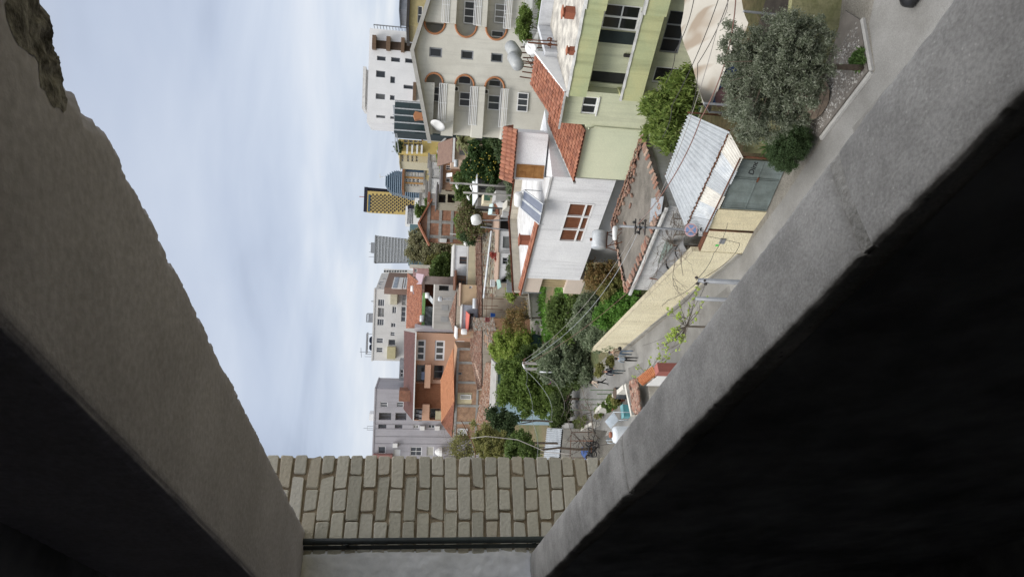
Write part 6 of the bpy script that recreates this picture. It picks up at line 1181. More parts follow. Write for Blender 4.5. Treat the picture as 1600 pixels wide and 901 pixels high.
# small brick cottage, peach house, brown gables
bc, fb_, a, b, zt = bld('brick_cottage', 'small brown brick cottage with one white window and dark roof', 'D', 582, 302, 438, 108, brickmat('brown_brick', (.30, .16, .085), (.25, .13, .07), (.22, .18, .14), 3), [W_('D', 600, 634, 322, 350, nx=2), W_('D', 600, 630, 402, 430, nx=1)], depth=7, roof=pm('dark_felt', (.12, .11, .11)), eave=.5, rthick=.35)
mb = MB(); r = fb_.rect('D', 606, 640, 370, 395, .6); q = [fb_.pt(r[0], r[2], 1.1), fb_.pt(r[1], r[2], 1.1), fb_.pt(r[1], r[3], .2), fb_.pt(r[0], r[3], .2)]; mb.prism(q, (0, .1, .06)); mb.solo('white_awning', WHITE, 'pale sloping awning on the brown brick cottage', 'awning')
PEA = pm('peach_render', (.56, .42, .32), (.51, .38, .29), streak=.12)
ph_, fp_, a, b, zt = bld('peach_house', 'peach rendered house with brown roof edge and one tall window', 'D', 645, 175, 285, 100, PEA, [W_('D', 688, 738, 228, 256, nx=1, nz=2, frame=GREYM, pane=GL)], depth=8); q = [fp_.pt(a-.5, zt+1.9, -3.5), fp_.pt(b+.5, zt+1.9, -3.5), fp_.pt(b+.5, zt-.1, .8), fp_.pt(a-.5, zt-.1, .8)]; mb = MB(); mb.prism(q, (0, 0, .25)); mb.obj('roof', pm('brown_shingle', (.20, .13, .10), (.16, .10, .08), sc=2, bump=.4), ph_); mb = MB(); mb.bar(q[3], q[2], .2, .3); mb.obj('white_gutter', WHITE, ph_)
bg_ = thing('brown_gabled_house', 'brown shingled house with zigzag white gable trim', 'house', Vector((Dy(T('D', 560, 200), 116).x, 116, 0))); f_ = fr_at(T('D', 600, 200), 116, 90); pts = [f_.hit(T('D', x, y)) for x, y in ((600, 148), (558, 190), (592, 215), (545, 232), (610, 262))]
mb = MB(); mb.fprism(f_, [(pts[0][0], 0), (pts[-1][0], 0)] + pts[::-1], -6, 0); mb.obj('wall', pm('brown_shingle', (.2, .13, .1)), bg_); mb = MB(); [mb.bar(f_.pt(*pts[i], .15), f_.pt(*pts[i+1], .15), .35, .3) for i in range(len(pts)-1)]; mb.obj('gable_trim', WHITE, bg_)
# pale little houses along the far street
for i, (x, y0, y1, d, m, lab, ws) in enumerate(((505, 300, 345, 175, (.62, .61, .60), 'tiny white house with a dark doorway beyond the brick cottage', [(520, 534, 310, 320)]), (510, 345, 400, 170, (.55, .54, .53), 'tiny grey white house right of the yellow green tree', [(518, 530, 365, 385)]), (503, 405, 475, 165, (.68, .68, .68), 'little white house with two blue windows beyond the frame house', [(512, 528, 428, 440), (512, 528, 450, 462)]), (498, 250, 300, 178, (.50, .46, .40), 'tiny beige house with two small windows beyond the brown gables', [(515, 525, 262, 270), (515, 525, 280, 288)]), (470, 320, 420, 205, (.60, .52, .30), 'small butter yellow house below the orange office', [(480, 490, 340, 352), (480, 490, 372, 384)]), (480, 420, 500, 190, (.52, .50, .48), 'small grey flat roofed house below the golden tower', [(490, 500, 440, 460)]), (500, 500, 560, 150, (.36, .33, .31), 'dark grey shed roof beside the frame house', []), (440, 500, 560, 240, (.56, .55, .53), 'pale far house beside the white hall', [(452, 462, 520, 540)]), (452, 160, 300, 210, (.56, .52, .48), 'long pale building with a red roof edge under the yellow apartments', [(470, 485, 180, 200), (470, 485, 220, 240), (470, 485, 260, 280)]))):
    bld('street_house', lab, 'D', x, y0, y1, d, pm('street_render_%d' % i if False else ['white_lime', 'grey_lime', 'clean_lime', 'beige_lime', 'butter_lime', 'ash_lime', 'shed_lime', 'pale_lime', 'dust_lime'][i], m), [W_('D', *w, fw=.12) for w in ws], depth=8, group='small houses along the far street', roof=pm(['grey_felt', 'red_felt'][i in (8, 6)], [(.25, .24, .23), (.24, .10, .07)][i in (8, 6)]), eave=.3, rthick=.5)
# ------------------------------------------------------------------ white house M1 and the old quarter's roofs
wl1, f1, a, b, zt = bld('white_cottage', 'white plastered cottage with one brown window and flat roof', 'b', 78, 172, 525, 104, WW, [W_('b', 135, 226, 308, 392, frame=WOOD, pane=GL, nx=2)], depth=7, roof=pm('light_roof', (.48, .47, .45)), eave=.15, rthick=.2)
bld('butter_wall_house', 'low butter coloured wall house in front of the white cottage', 'b', 240, 115, 640, 101, pm('butter_render', (.58, .52, .36), (.48, .43, .31), sc=.8, streak=.3), [], depth=2.5, roof=CONC, rthick=.1)
bld('porch_house', 'dark timber porch between the white cottage and the tan wall', 'b', 95, 527, 640, 102.5, pm('porch_shade', (.10, .075, .06)), [W_('b', 110, 205, 535, 570, frame=WOOD, nx=1, nz=2), W_('b', 110, 205, 580, 625, frame=WOOD, nx=1, nz=2)], depth=4, roof=WOOD, eave=.8)
tn, ft_, a, b, zt = bld('tan_wall_house', 'plain tan plastered house with one tiny white window', 'b', 150, 632, 872, 98, pm('tan_plaster', (.50, .38, .25), (.46, .35, .23), bump=.2), [W_('b', 248, 284, 652, 680, nx=1, frame=PVC)], depth=6, roof=OLDTILE, eave=.2, rthick=.1)
bl_, fbl, a, b, zt = bld('slate_blue_house', 'slate blue rendered house under a red awning', 'c', 168, 272, 556, 97, pm('slate_render', (.33, .35, .40), (.28, .30, .34), bump=.15, streak=.2), [W_('c', 255, 300, 370, 450, rev=1, frame=GREYM, nx=2)], depth=6, roof=pm('light_roof', (.48, .47, .45)), eave=.1, rthick=.12)
aw = [Dy(T('c', 215, 342), 96.9), Dy(T('c', 208, 570), 96.9), Dy(T('c', 238, 588), 94.6), Dy(T('c', 258, 385), 94.6)]; mb = MB(); nn = (aw[1]-aw[0]).cross(aw[3]-aw[0]).normalized(); mb.prism(aw, nn*.08); mb.solo('red_awning', pm('coral_sheet', (.50, .13, .10), (.44, .11, .09), bump=.05), 'coral red sloping awning on the slate blue house', 'awning')
orw, _, _, _, _ = bld('orange_plaster_house', 'worn orange plaster house with a white ledge beside red awning', 'c', 112, 556, 655, 96, pm('worn_orange', (.45, .27, .16), (.38, .30, .22), sc=1.5, streak=.3), [], depth=5, roof=WHITE, eave=.2)
# tiled slopes
def slope(name, label, q, kind='OLD', pw=.25, pl=.4, under=True, cat='roof'):
    A_, B_, C_, D_ = [Dy(T(p[0], p[1], p[2]), p[3]) for p in q]; base = (A_+B_+C_+D_)/4; r = thing(name, label, cat, Vector((base.x, base.y, 0))); mb = MB()
    tile_quad(mb, A_, B_, C_, D_, pw, pl, .05, .03); mb.obj('tiles', OLDTILE if kind == 'OLD' else TILE, r)
    mb = MB(); lo = min(C_.z, D_.z)-.25; mb.prism([Vector((p.x, p.y, 0)) for p in (A_, B_, C_, D_)], (0, 0, 1)); n0 = 4
    mb.v = [tuple(v) for v in mb.v]; mb.v[4:8] = [tuple(p-Vector((0, 0, .12))) for p in (A_, B_, C_, D_)]; mb.obj('wall', pm('old_plaster', (.42, .37, .30), (.33, .28, .23), sc=1.2, streak=.3), r); return r
slope('old_tiled_house', 'long low house under a strip of mossy old tiles', [('b', 318, 40, 100), ('b', 325, 640, 100), ('b', 398, 640, 94), ('b', 392, 20, 94)], pw=.3)
slope('broken_tile_house', 'low house with broken old tiles left of the silver tank', [('b', 325, 642, 99), ('c', 330, 420, 99), ('c', 398, 420, 93), ('b', 402, 642, 93)], pw=.3)
slope('hip_tiled_house', 'old hip tiled house roof leaning against the concrete wall', [('c', 8, 405, 104), ('c', 20, 440, 104), ('c', 80, 640, 100.5), ('c', 100, 100, 100.5)], pw=.3)
slope('red_tiled_house', 'broad red brown tiled roof in front of the orange house', [('c', 262, 570, 98), ('q', 412, 100, 98), ('q', 545, 90, 91), ('c', 400, 575, 91)], pw=.28)
slope('lower_red_tiled_house', 'lower red brown tiled roof running on before the raw brick house', [('q', 415, 92, 97.5), ('q', 492, 520, 95), ('q', 548, 500, 91), ('q', 548, 92, 91)], pw=.28)
# flat weedy roofs covered in loose tiles
RUB = pick('rubble', [(.30, .17, .11), (.22, .11, .07), (.40, .28, .21), (.26, .19, .15), (.35, .20, .13), (.45, .38, .32)])
def rubble(name, label, q, n, seed, sz=.3, mat=None, bed=None, cat='roof'):
    A_, B_, C_, D_ = [Dy(T(p[0], p[1], p[2]), p[3]) for p in q]; base = (A_+B_+C_+D_)/4; r = thing(name, label, cat, Vector((base.x, base.y, 0))); rg = random.Random(seed); mb = MB()
    mb.prism([Vector((p.x, p.y, 0)) for p in (A_, B_, C_, D_)], (0, 0, 1)); mb.v[4:8] = [tuple(p) for p in (A_, B_, C_, D_)]; mb.obj('wall', bed if cat == 'yard' else pm('old_plaster', (.42, .37, .30), (.33, .28, .23), sc=1.2, streak=.3), r); mb = MB(); mb.quad(*[p+Vector((0, 0, .012)) for p in (A_, B_, C_, D_)]); mb.obj('roof_bed', bed or pm('rubble_bed', (.26, .17, .12), (.20, .13, .09), sc=1.5, bump=.6, bs=8), r); mb = MB()
    for i in range(n):
        u, v = rg.random(), rg.random(); p = (A_*(1-u)+B_*u)*(1-v)+(D_*(1-u)+C_*u)*v; mb.box(p+Vector((0, 0, -.04)), sz*rg.uniform(.5, 1.3), sz*rg.uniform(.4, .9), rg.uniform(.05, .18), rg.uniform(0, 3.1))
    mb.obj('loose_tiles', mat or RUB, r, kind='stuff'); return r
rubble('rubble_roof_house', 'flat roof heaped with loose tile rubble before the raw brick house', [('q', 600, 205, 90.5), ('q', 548, 560, 90.5), ('q', 690, 560, 84), ('q', 690, 200, 84)], 1500, 3)
rubble('lower_rubble_roof_house', 'second flat roof of loose tile rubble nearer the blue house', [('q', 548, 565, 90.4), ('q', 480, 900, 92), ('q', 690, 900, 83.5), ('q', 692, 565, 83.9)], 1300, 4)
rubble('weedy_roof_house', 'weedy grey flat roof with scattered planks beside the silver pipe', [('b', 412, 30, 93.8), ('b', 412, 760, 93), ('b', 560, 770, 86), ('b', 596, 20, 86)], 420, 5, .35, pick('debris', [(.22, .20, .17), (.30, .28, .25), (.16, .13, .10), (.26, .15, .10), (.34, .33, .31)]), pm('weedy_felt', (.25, .22, .17), (.17, .16, .11), sc=.9, bump=.5, bs=8))
rubble('yard_debris', 'patch of bare orange earth with debris beyond the garden trees', [('c', 405, 560, 92), ('q', 545, 10, 92), ('q', 660, 20, 88), ('c', 540, 560, 88)], 160, 6, .4, pick('debris', []), pm('orange_earth', (.30, .17, .10), (.24, .15, .10), sc=1, bump=.5), cat='yard')
rubble('cluttered_roof_house', 'low flat roof of planks and scrap under the coral awning', [('c', 262, 425, 96), ('c', 262, 572, 96), ('c', 430, 560, 90.5), ('c', 420, 425, 90.5)], 260, 15, .35, pick('debris', []), pm('weedy_felt', (.25, .22, .17)))
rubble('scrap_strip', 'strip of scrap covered ground behind the spring tree', [('c', 410, 425, 90.3), ('c', 430, 560, 90.3), ('c', 560, 560, 87), ('c', 540, 425, 87)], 200, 16, .35, pick('debris', []), pm('orange_earth', (.30, .17, .10)), cat='yard')
mb = MB(); mb.tube([Dy(T('b', 512, 5), 88), Dy(T('b', 490, 180), 88.3), Dy(T('b', 460, 440), 89), Dy(T('b', 420, 790), 90)], .16, 8); mb.solo('roof_gutter', GALV, 'long shiny metal gutter pipe crossing the weedy roofs', 'gutter')
rtank('silver_tank', 'c', 288, 345, 192, 318, fr_at(T('c', 315, 255), 95, 97), 0, GALV, 'silver water tank on legs at the corner of the tan house')
mb = MB(); P = Dy(T('c', 190, 585), 94.5); mb.lathe(P+Vector((0, 0, -.4)), [(.38, 0), (.42, .1), (.42, .7), (.3, .82)], 14); mb.solo('white_drum', WHITE, 'white upright drum beside the coral red awning', 'drum', smooth=True)
mb = MB(); P = Dy(T('b', 212, 143), 101); mb.lathe(P+Vector((0, 0, -.35)), [(.1, 0), (.42, .12), (.45, .45), (.2, .8)], 16); mb.solo('round_tank', WHITE, 'round white tank on the right end of the white cottage', 'water tank', smooth=True)
rg = random.Random(8); lab = ['thin rusty clothes post frame over the weedy roof beside the shrub', 'rusty post frame over the old tiles by the butter wall', 'bare iron frame standing near the coral awning', 'slim iron post frame left of the weedy grey roof']
for i, (k, x, y, w, d) in enumerate((('b', 600, 265, 1.2, 88), ('b', 440, 410, 3.0, 92), ('c', 480, 280, 3.2, 90), ('c', 545, 200, 2.8, 87))):
    P = Dy(T(k, x, y), d); mb = MB()
    for j in range(3): q = P+Vector((-w/2+w*j/2, rg.uniform(-.5, .5), 0)); mb.tube([q-Vector((0, 0, 1.2)), q+Vector((rg.gauss(0, .05), 0, 1.3))], .035, 5)
    mb.tube([P+Vector((-w/2, 0, 1.2)), P+Vector((w/2, 0, 1.25))], .03, 5); mb.tube([P+Vector((-w/2, 0, .3)), P+Vector((w/2, 0, .3))], .03, 5); mb.solo('clothes_rack', RUST, lab[i], 'iron rack', 'iron racks over the old roofs')
mb = MB(); q = Dy(T('b', 470, 262), 89); e = Dy(T('b', 740, 262), 80); mb.bar(Dy(T('b', 400, 268), 90), Dy(T('b', 720, 262), 84.5), .16); mb.tube([Dy(T('b', 722, 262), 84.5)*Vector((1, 1, 0)) if False else Vector((Dy(T('b', 722, 262), 84.5).x, 84.5, 0)), Dy(T('b', 700, 262), 84.5)], .08, 6); mb.solo('timber_beam', BARK, 'weathered timber beam reaching from the roofs to the white wall', 'beam')
rp_ = Dy(T('b', 570, 290), 85.5); leaves('red_shrub', leafmat('red_leaf', [(.20, .04, .035), (.28, .07, .05), (.14, .03, .03)]), None, [(rp_, (.55, .5, 1.1))], 1400, .14, clump=.25, seed=5); tag(bpy.data.objects['red_shrub'], 'dark red leaved shrub between the weedy roof and white wall', 'shrub')
for i, (k, x, y, d, m, w, l) in enumerate((('c', 520, 390, 84, (.02, .08, .30), .5, 'bright blue bucket left among the roof debris'), ('c', 460, 445, 83, (.20, .06, .055), .5, 'dark red square crate on the debris strip'), ('b', 522, 618, 86, (.62, .64, .65), .8, 'white cased air unit on the weedy roof edge'))):
    P = Dy(T(k, x, y), d); mb = MB()
    if i == 0: mb.lathe(P-Vector((0, 0, .35)), [(.22, 0), (.28, .55), (.26, .55), (.2, .08)], 14)
    else: mb.box(P-Vector((0, 0, .3)), w, .5, .5, .3); mb.box(P+Vector((0, 0, .203)), w+.06, .56, .05, .3)
    mb.solo(['bucket', 'crate', 'air_unit'][i], pm(['blue_plastic', 'red_crate', 'white_casing'][i], m, bump=.05), l, ['bucket', 'crate', 'air conditioner'][i])
# white house with open garage, right of the old roofs
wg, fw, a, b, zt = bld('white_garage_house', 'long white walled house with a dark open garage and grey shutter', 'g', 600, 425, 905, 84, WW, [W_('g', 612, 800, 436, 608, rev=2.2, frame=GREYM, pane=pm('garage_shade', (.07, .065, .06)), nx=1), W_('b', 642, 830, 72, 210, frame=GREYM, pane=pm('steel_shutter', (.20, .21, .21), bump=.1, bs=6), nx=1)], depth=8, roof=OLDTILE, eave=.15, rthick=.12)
wg2, fw2, a, b, zt = bld('white_gable_house', 'white wall house with a small weedy window and outside steps', 'b', 602, 268, 585, 83, WW, [W_('b', 640, 700, 318, 394, frame=GREYM)], depth=5, roof=OLDTILE, eave=.12, rthick=.15)
mb = MB()
for i in range(7): r = fw2.rect('b', 612+i*18, 640+i*18, 585-i*13, 600-i*13, .8); mb.fbox(fw2, r[0]-.15, r[1]+.15, 0, r[3], .02, 1.2)
mb.obj('steps', pm('grey_step', (.25, .25, .25)), wg2)
dg = Dy(T('b', 690, 620), 81); mb = MB(); mb.box((dg.x, dg.y, 0), 2.2, .3, dg.z, .1); mb.solo('grey_panel_wall', GREYM, 'grey panel wall below the outside steps', 'wall')
q = sheet_pts(('b', 575, 578, 83), ('b', 590, 690, 82.6), ('b', 632, 660, 81), ('b', 612, 575, 81)); mb = MB(); mb.prism(q, (0, 0, .08)); mb.solo('green_awning', pm('pale_green_sheet', (.28, .40, .36)), 'pale green sheet awning at the foot of the outside steps', 'awning')
# houses right of the garage: white sheet roof, mural wall, salmon roof
sr, fsr, a, b, zt = bld('sheet_roof_house', 'dark open house under a long white sheet roof by the poles', 'g', 352, -10, 310, 88, pm('dim_render', (.20, .195, .19), (.14, .135, .13), sc=.8, streak=.3), [W_('g', 356, 415, 165, 215, rev=.8, frame=GREYM, nx=1), W_('g', 380, 560, 95, 128, rev=.5, frame=GREYM, nx=1), W_('g', 425, 560, 55, 90, rev=.5, frame=GREYM, nx=1)], depth=6)
q = sheet_pts(('g', 298, 310, 91), ('g', 294, -60, 91), ('g', 350, -60, 87.4), ('g', 352, 210, 87.4)); mb = MB(); mb.prism(q, (0, 0, .12)); mb.obj('sheet_roof', pm('white_sheet', (.70, .72, .76), bump=.03), sr)
mw_, fm, a, b, zt = bld('mural_wall_house', 'cream wall painted with a dark green mural panel', 'g', 418, 165, 280, 85, pm('cream_wall', (.56, .50, .36), (.50, .44, .32)), [], depth=3); r = fm.rect('g', 424, 492, 158, 250); mb = MB(); mb.fbox(fm, r[0], r[1], r[2], r[3], .01, .04); mb.obj('mural_panel', pm('mural_paint', (.03, .10, .07), (.10, .16, .11), sc=2.2, fine=.4), mw_)
bld('grey_shed_house', 'grey white boxy house with pitched grey sheet roof', 'g', 640, 330, 430, 82, pm('grey_white_render', (.52, .52, .52), (.46, .46, .46), streak=.2), [W_('g', 665, 690, 350, 385)], depth=4)
slope('salmon_roof_house', 'small house with a salmon roof slope beside the garage', [('g', 532, 255, 85), ('g', 560, 420, 85), ('g', 598, 415, 82.5), ('g', 590, 290, 82.5)], 'NEW')
q = sheet_pts(('g', 540, 232, 84), ('g', 600, 340, 82), ('g', 716, 335, 79), ('g', 700, 290, 79.5)); mb = MB(); mb.prism(q, (0, 0, .1)); [mb.tube([(p.x, p.y, 0), p], .05, 5) for p in q]; mb.solo('grey_sheet_canopy', pm('ash_sheet', (.42, .42, .42), (.36, .36, .36), sc=2, bump=.15), 'ash grey sloping sheet canopy behind the solar panels', 'canopy')
q = sheet_pts(('g', 500, 245, 86), ('g', 475, 415, 86), ('g', 520, 410, 84.5), ('g', 538, 240, 84.5)); mb = MB(); mb.prism(q, (0, 0, .08)); [mb.tube([(p.x, p.y, 0), p], .04, 5) for p in q]; mb.solo('pale_blue_tarp', pm('ice_blue_tarp', (.50, .62, .64), (.42, .54, .56), sc=2, bump=.2), 'pale ice blue tarp strung behind the salmon roof', 'tarp')
bld('grey_courtyard_house', 'grey courtyard house with cream ledges behind the solar panels', 'g', 560, 130, 240, 80, pm('courtyard_render', (.38, .37, .36), (.32, .31, .30), streak=.2), [W_('g', 690, 760, 150, 200, frame=pm('cream_ledge', (.55, .5, .4)), rev=.3, fw=.15)], depth=4)
bld('green_railing_house', 'pale house with dark green railings right beside the solar panels', 'g', 690, 240, 330, 76, pm('pale_courtyard', (.50, .48, .42), (.42, .40, .36), streak=.2), [W_('g', 700, 790, 255, 315, frame=pm('cream_ledge', (.55, .5, .4)), pane=pm('green_grille', (.08, .14, .12)), rev=.4, fw=.15)], depth=4)
# tanks seen between them
rtank('grey_drum_tank', 'D', 652, 682, 285, 332, fr_at(T('D', 665, 308), 96, 90), 0, GALV, 'plain grey horizontal tank beside the peach house')
wt_ = thing('standing_tank', 'round white tank on a leggy stand beside the brown tree', 'water tank', Vector((Dy(T('D', 790, 665), 83).x, 83, 0))); A_, B_ = Dy(T('D', 790, 645), 83), Dy(T('D', 800, 690), 82.5); mb = MB(); mb.lathe(A_, [(.3, 0), (.6, .15), (.65, .4), (.65, (B_-A_).length-.1), (.5, (B_-A_).length)], 16, axis=B_-A_); mb.obj('tank', WHITE, wt_, True); mb = MB(); [mb.tube([(B_.x+x, 83+y, B_.z-.5), (B_.x+x*2.2, 83+y*2, 0)], .05, 5) for x in (-.4, .4) for y in (-.3, .3)]; mb.obj('stand', GREYM, wt_)
for i, (x, y0, y1, d, l) in enumerate(((1045, 300, 385, 50, 'upper right of the two big grey tanks before the cream house'), (1060, 372, 452, 48, 'lower left of the two big grey tanks before the cream house'))):
    P = Dy(T('A', x, (y0+y1)/2), d); R = abs(Dy(T('A', x, y0), d).x-Dy(T('A', x, y1), d).x)/2; root = thing('big_water_tank', l, 'water tank', Vector((P.x, P.y, P.z-R-1.0)), 'big grey tanks before the cream house'); ax_ = Vector((.55, .8, .1)).normalized(); mb = MB(); mb.lathe(P-ax_*.2, [(R*.2, -.14), (R*.75, -.06), (R, .08), (R, 1.9), (R*.8, 2.05), (R*.1, 2.1)], 24, axis=ax_); mb.obj('tank', pm('scratched_galv', (.40, .41, .41), (.30, .31, .31), sc=3, ro=.5, bump=.05, metal=.2), root, True)
    mb = MB(); [mb.tube([P+Vector((a_, b_, -R*.8)), P+Vector((a_*1.3, b_, -R-2.6))], .05, 5) for a_ in (-.5, .5) for b_ in (0, 1.2)]; mb.bar(P+Vector((-.5, 0, -R-.9)), P+Vector((.5, 0, -R-.2)), .04); mb.obj('stand', RUST, root)
mb = MB(); P = Dy(T('A', 1150, 308), 46); mb.lathe(P, [(.02, 0), (.25, .03), (.46, .11), (.47, .12), (.25, .05), (.02, .02)], 20, axis=(-.5, -.7, .6)); mb.tube([P, P+Vector((0, .1, -1.2))], .03, 5); mb.tube([P+Vector((-.1, -.1, .05)), P+Vector((.3, -.5, .75))], .02, 5); mb.solo('small_dish', WHITE, 'small white dish with a long arm beside the big grey tanks', 'satellite dish', smooth=True)
# grey terrace behind the green house with plants
gt, fgt, a, b, zt = bld('grey_terrace', 'bare grey concrete terrace block behind the green house roof', 'B', 132, -160, 176, 56, pm('terrace_concrete', (.33, .335, .32), (.26, .265, .255), bump=.3, bs=10, streak=.3), [], depth=5); bld('lower_grey_terrace', 'lower grey terrace wall to the left of the terrace block', 'B', 168, 178, 320, 55, pm('terrace_concrete', (.3, .3, .3)), [], depth=4)
# ================================================================== garden trees and shrubs
def Lf(n, *c): return leafmat(n, list(c))
DKG = Lf('loquat_leaf', (.05, .078, .02), (.08, .115, .03), (.038, .06, .018), (.10, .135, .04))
MID = Lf('mid_leaf', (.07, .105, .022), (.105, .15, .035), (.05, .08, .018), (.13, .17, .045))
YGL = Lf('spring_leaf', (.15, .20, .035), (.20, .25, .06), (.11, .16, .03), (.17, .19, .05))
OLG = Lf('grey_olive_leaf', (.095, .125, .07), (.14, .165, .105), (.07, .095, .05), (.17, .19, .13))
BRN2 = Lf('rusty_bud', (.13, .085, .035), (.18, .115, .05), (.10, .075, .03), (.12, .11, .04))
YOL = Lf('yellow_olive_leaf', (.13, .13, .045), (.17, .16, .06), (.09, .10, .03))
HAZ = Lf('pale_willow_leaf', (.15, .15, .075), (.20, .19, .11), (.11, .115, .06), (.17, .15, .10))
def gtree(name, label, lobes, n, size, mat, seed, base=None, cat='tree', **k):
    bl = [blob((x, y), d, r, rz) for x, y, d, r, rz in lobes]
    c = sum((Vector(b[0]) for b in bl), Vector())/len(bl)
    b = base or (c.x, c.y, 0); k['clump'] = k.get('clump', .3)*.8; return tree(name, label, b, bl, int(n*1.5), size*.72, mat, seed, cat=cat, nclump=max(30, n//110), **k)
G3 = 'garden trees and shrubs across the road'
gtree('loquat_tree', 'dense dark green tree at the corner of the white house', [(876, 487, 56, 20, 18), (872, 500, 56, 16, 14), (893, 495, 55, 18, 14), (880, 512, 55, 16, 14), (898, 478, 55, 14, 12), (868, 478, 57, 10, 8)], 16000, .26, DKG, 41, group=G3, clump=.5)
gtree('bright_shrub', 'bright mid green shrub between the slab house and the yellow wall', [(966, 468, 45, 22, 20), (980, 482, 44.5, 20, 16), (952, 488, 46, 20, 16), (968, 500, 46, 16, 14), (988, 465, 43.5, 14, 10), (940, 495, 46, 14, 12)], 20000, .15, Lf('lush_leaf', (.06, .13, .022), (.095, .19, .035), (.045, .10, .02), (.12, .22, .05)), 42, group=G3, clump=.35, cat='shrub', up=.5)
gtree('rusty_bush', 'brown budding bush between the slab house and the dark tree', [(948, 425, 46, 22, 18), (935, 440, 46, 20, 16), (955, 445, 46, 18, 18), (922, 425, 46.5, 14, 12)], 8000, .14, BRN2, 43, group=G3, clump=.45, cat='bush', limbs=14)
gtree('budding_shrub', 'half bare greenish bush just below the rusty one', [(965, 445, 45, 16, 14), (950, 455, 45, 14, 12)], 4500, .14, YOL, 53, group=G3, clump=.35, cat='bush', limbs=9)
gtree('grey_olive', 'grey green olive rising over the yellow wall in mid garden', [(925, 490, 49, 30, 26), (945, 510, 48, 24, 22), (910, 510, 50, 20, 18), (935, 530, 48, 18, 20), (955, 525, 47, 14, 14)], 24000, .15, OLG, 44, group=G3, clump=.45, elong=2.2)
gtree('broad_olive', 'broad silvery olive at the far end of the yellow wall', [(885, 560, 58, 30, 28), (865, 575, 59, 24, 24), (905, 570, 58, 22, 20), (890, 540, 59, 18, 20), (855, 555, 60, 18, 18), (905, 545, 57, 14, 16), (915, 585, 56, 12, 10)], 30000, .18, OLG, 45, group=G3, clump=.5, elong=2.2)
gtree('leafy_tree', 'big leafy green tree beside the concrete utility poles', [(830, 600, 70, 30, 28), (805, 590, 71, 22, 22), (850, 620, 69, 24, 26), (825, 630, 70, 24, 22), (795, 615, 71, 18, 18), (865, 640, 68, 20, 20), (845, 585, 69, 18, 14), (870, 610, 67, 16, 16), (790, 575, 72, 14, 14)], 42000, .24, MID, 46, group=G3, clump=.55)
gtree('spring_tree', 'yellow green spring tree left of the bare earth garden', [(790, 530, 82, 22, 20), (805, 548, 81, 20, 20), (782, 545, 83, 16, 16), (815, 530, 80, 16, 14), (800, 512, 82, 14, 12), (810, 562, 80, 14, 12)], 18000, .28, YGL, 47, group=G3, clump=.55)
gtree('dark_shrub', 'dark green shrub between the spring tree and the leafy tree', [(820, 562, 77, 12, 12), (812, 578, 77, 14, 12), (828, 548, 77, 10, 12)], 8000, .24, DKG, 48, group=G3, clump=.45, cat='shrub')
gtree('brown_thicket', 'thin rusty brown thicket in the middle of the bare earth garden', [(805, 488, 80, 14, 12), (812, 503, 79, 14, 10), (797, 508, 80, 10, 10), (815, 484, 78, 8, 8)], 1900, .2, BRN2, 49, group=G3, clump=.9, cat='bush', limbs=16)
gtree('young_shrub', 'small light green shrub by the grey panel wall', [(802, 455, 86, 10, 10), (795, 462, 86, 8, 8)], 3000, .25, YGL, 50, group=G3, clump=.4, cat='shrub')
gtree('yellow_olive_tree', 'sparse yellow green tree next to the brick wall edge', [(760, 690, 58, 20, 22), (775, 700, 57, 18, 18), (750, 670, 58, 14, 14), (785, 690, 57, 14, 14), (765, 710, 57, 14, 14)], 14000, .17, YOL, 51, group=G3, clump=.4, limbs=12)
gtree('dark_cypress', 'dark bushy evergreen before the pale blue house', [(780, 655, 62, 18, 14), (790, 668, 62, 16, 14), (770, 650, 62, 12, 10), (800, 655, 61, 10, 10)], 9000, .2, Lf('evergreen', (.035, .055, .025), (.055, .08, .035), (.028, .045, .02)), 52, group=G3, clump=.4)
gtree('deep_green_bush', 'deep green bush at the foot of the brick wall edge', [(812, 690, 54, 16, 18), (825, 705, 53, 14, 14), (800, 705, 54, 12, 12)], 9000, .18, DKG, 54, group=G3, clump=.4, cat='bush')
gtree('roadside_scrub', 'low olive scrub hanging over the bend of the road', [(885, 600, 60, 14, 14), (900, 590, 58, 12, 10), (875, 625, 61, 14, 14), (880, 645, 60, 12, 12), (868, 655, 60, 10, 10)], 12000, .18, Lf('scrub_leaf', (.06, .09, .03), (.10, .13, .045), (.04, .06, .02)), 55, group=G3, clump=.4, cat='scrub')
for i, (x, y, w, h, l) in enumerate(((958, 563, 12, 9, 'rounded green bush on the road edge behind the walking couple'), (938, 578, 11, 6, 'brownish green bush on the road edge beside the man in dark jacket'))):
    gtree('verge_bush', l, [(x, y, 50, w*.7, h*.8), (x-4, y+3, 50, w*.6, h*.6)], 2600, .13, YOL, 60+i, group='bushes on the road verge', clump=.25, cat='bush')
gtree('orange_tree', 'dark glossy citrus tree dotted with yellow fruit', [(752, 245, 88, 24, 20), (738, 255, 89, 18, 18), (765, 262, 88, 20, 16), (745, 270, 88, 16, 14), (775, 245, 88, 16, 14), (728, 262, 89, 12, 10), (772, 275, 87, 12, 10)], 22000, .32, Lf('citrus_leaf', (.02, .04, .012), (.035, .06, .018), (.025, .05, .015)), 61, clump=.6)
ot = [o for o in bpy.data.objects if o.name.startswith('orange_tree')][0]; mb = MB(); rg = random.Random(9)
for k in range(48):
    b = [blob((x, y), d, r) for x, y, d, r in ((752, 245, 86, 24), (765, 262, 86.5, 20), (738, 260, 87, 18), (775, 260, 86, 16))][k % 4]; v = Vector((rg.gauss(0, 1), -abs(rg.gauss(0, 1)), rg.gauss(0, .9))).normalized(); p = Vector(b[0])+Vector((v.x*b[1][0], v.y*b[1][0]*.8, v.z*b[1][2])); mb.lathe(p, [(.03, -.085), (.08, -.03), (.08, .03), (.03, .085)], 7)
mb.obj('fruit', pm('citrus_skin', (.30, .24, .03), ro=.5, bump=0), ot, True, kind='stuff')
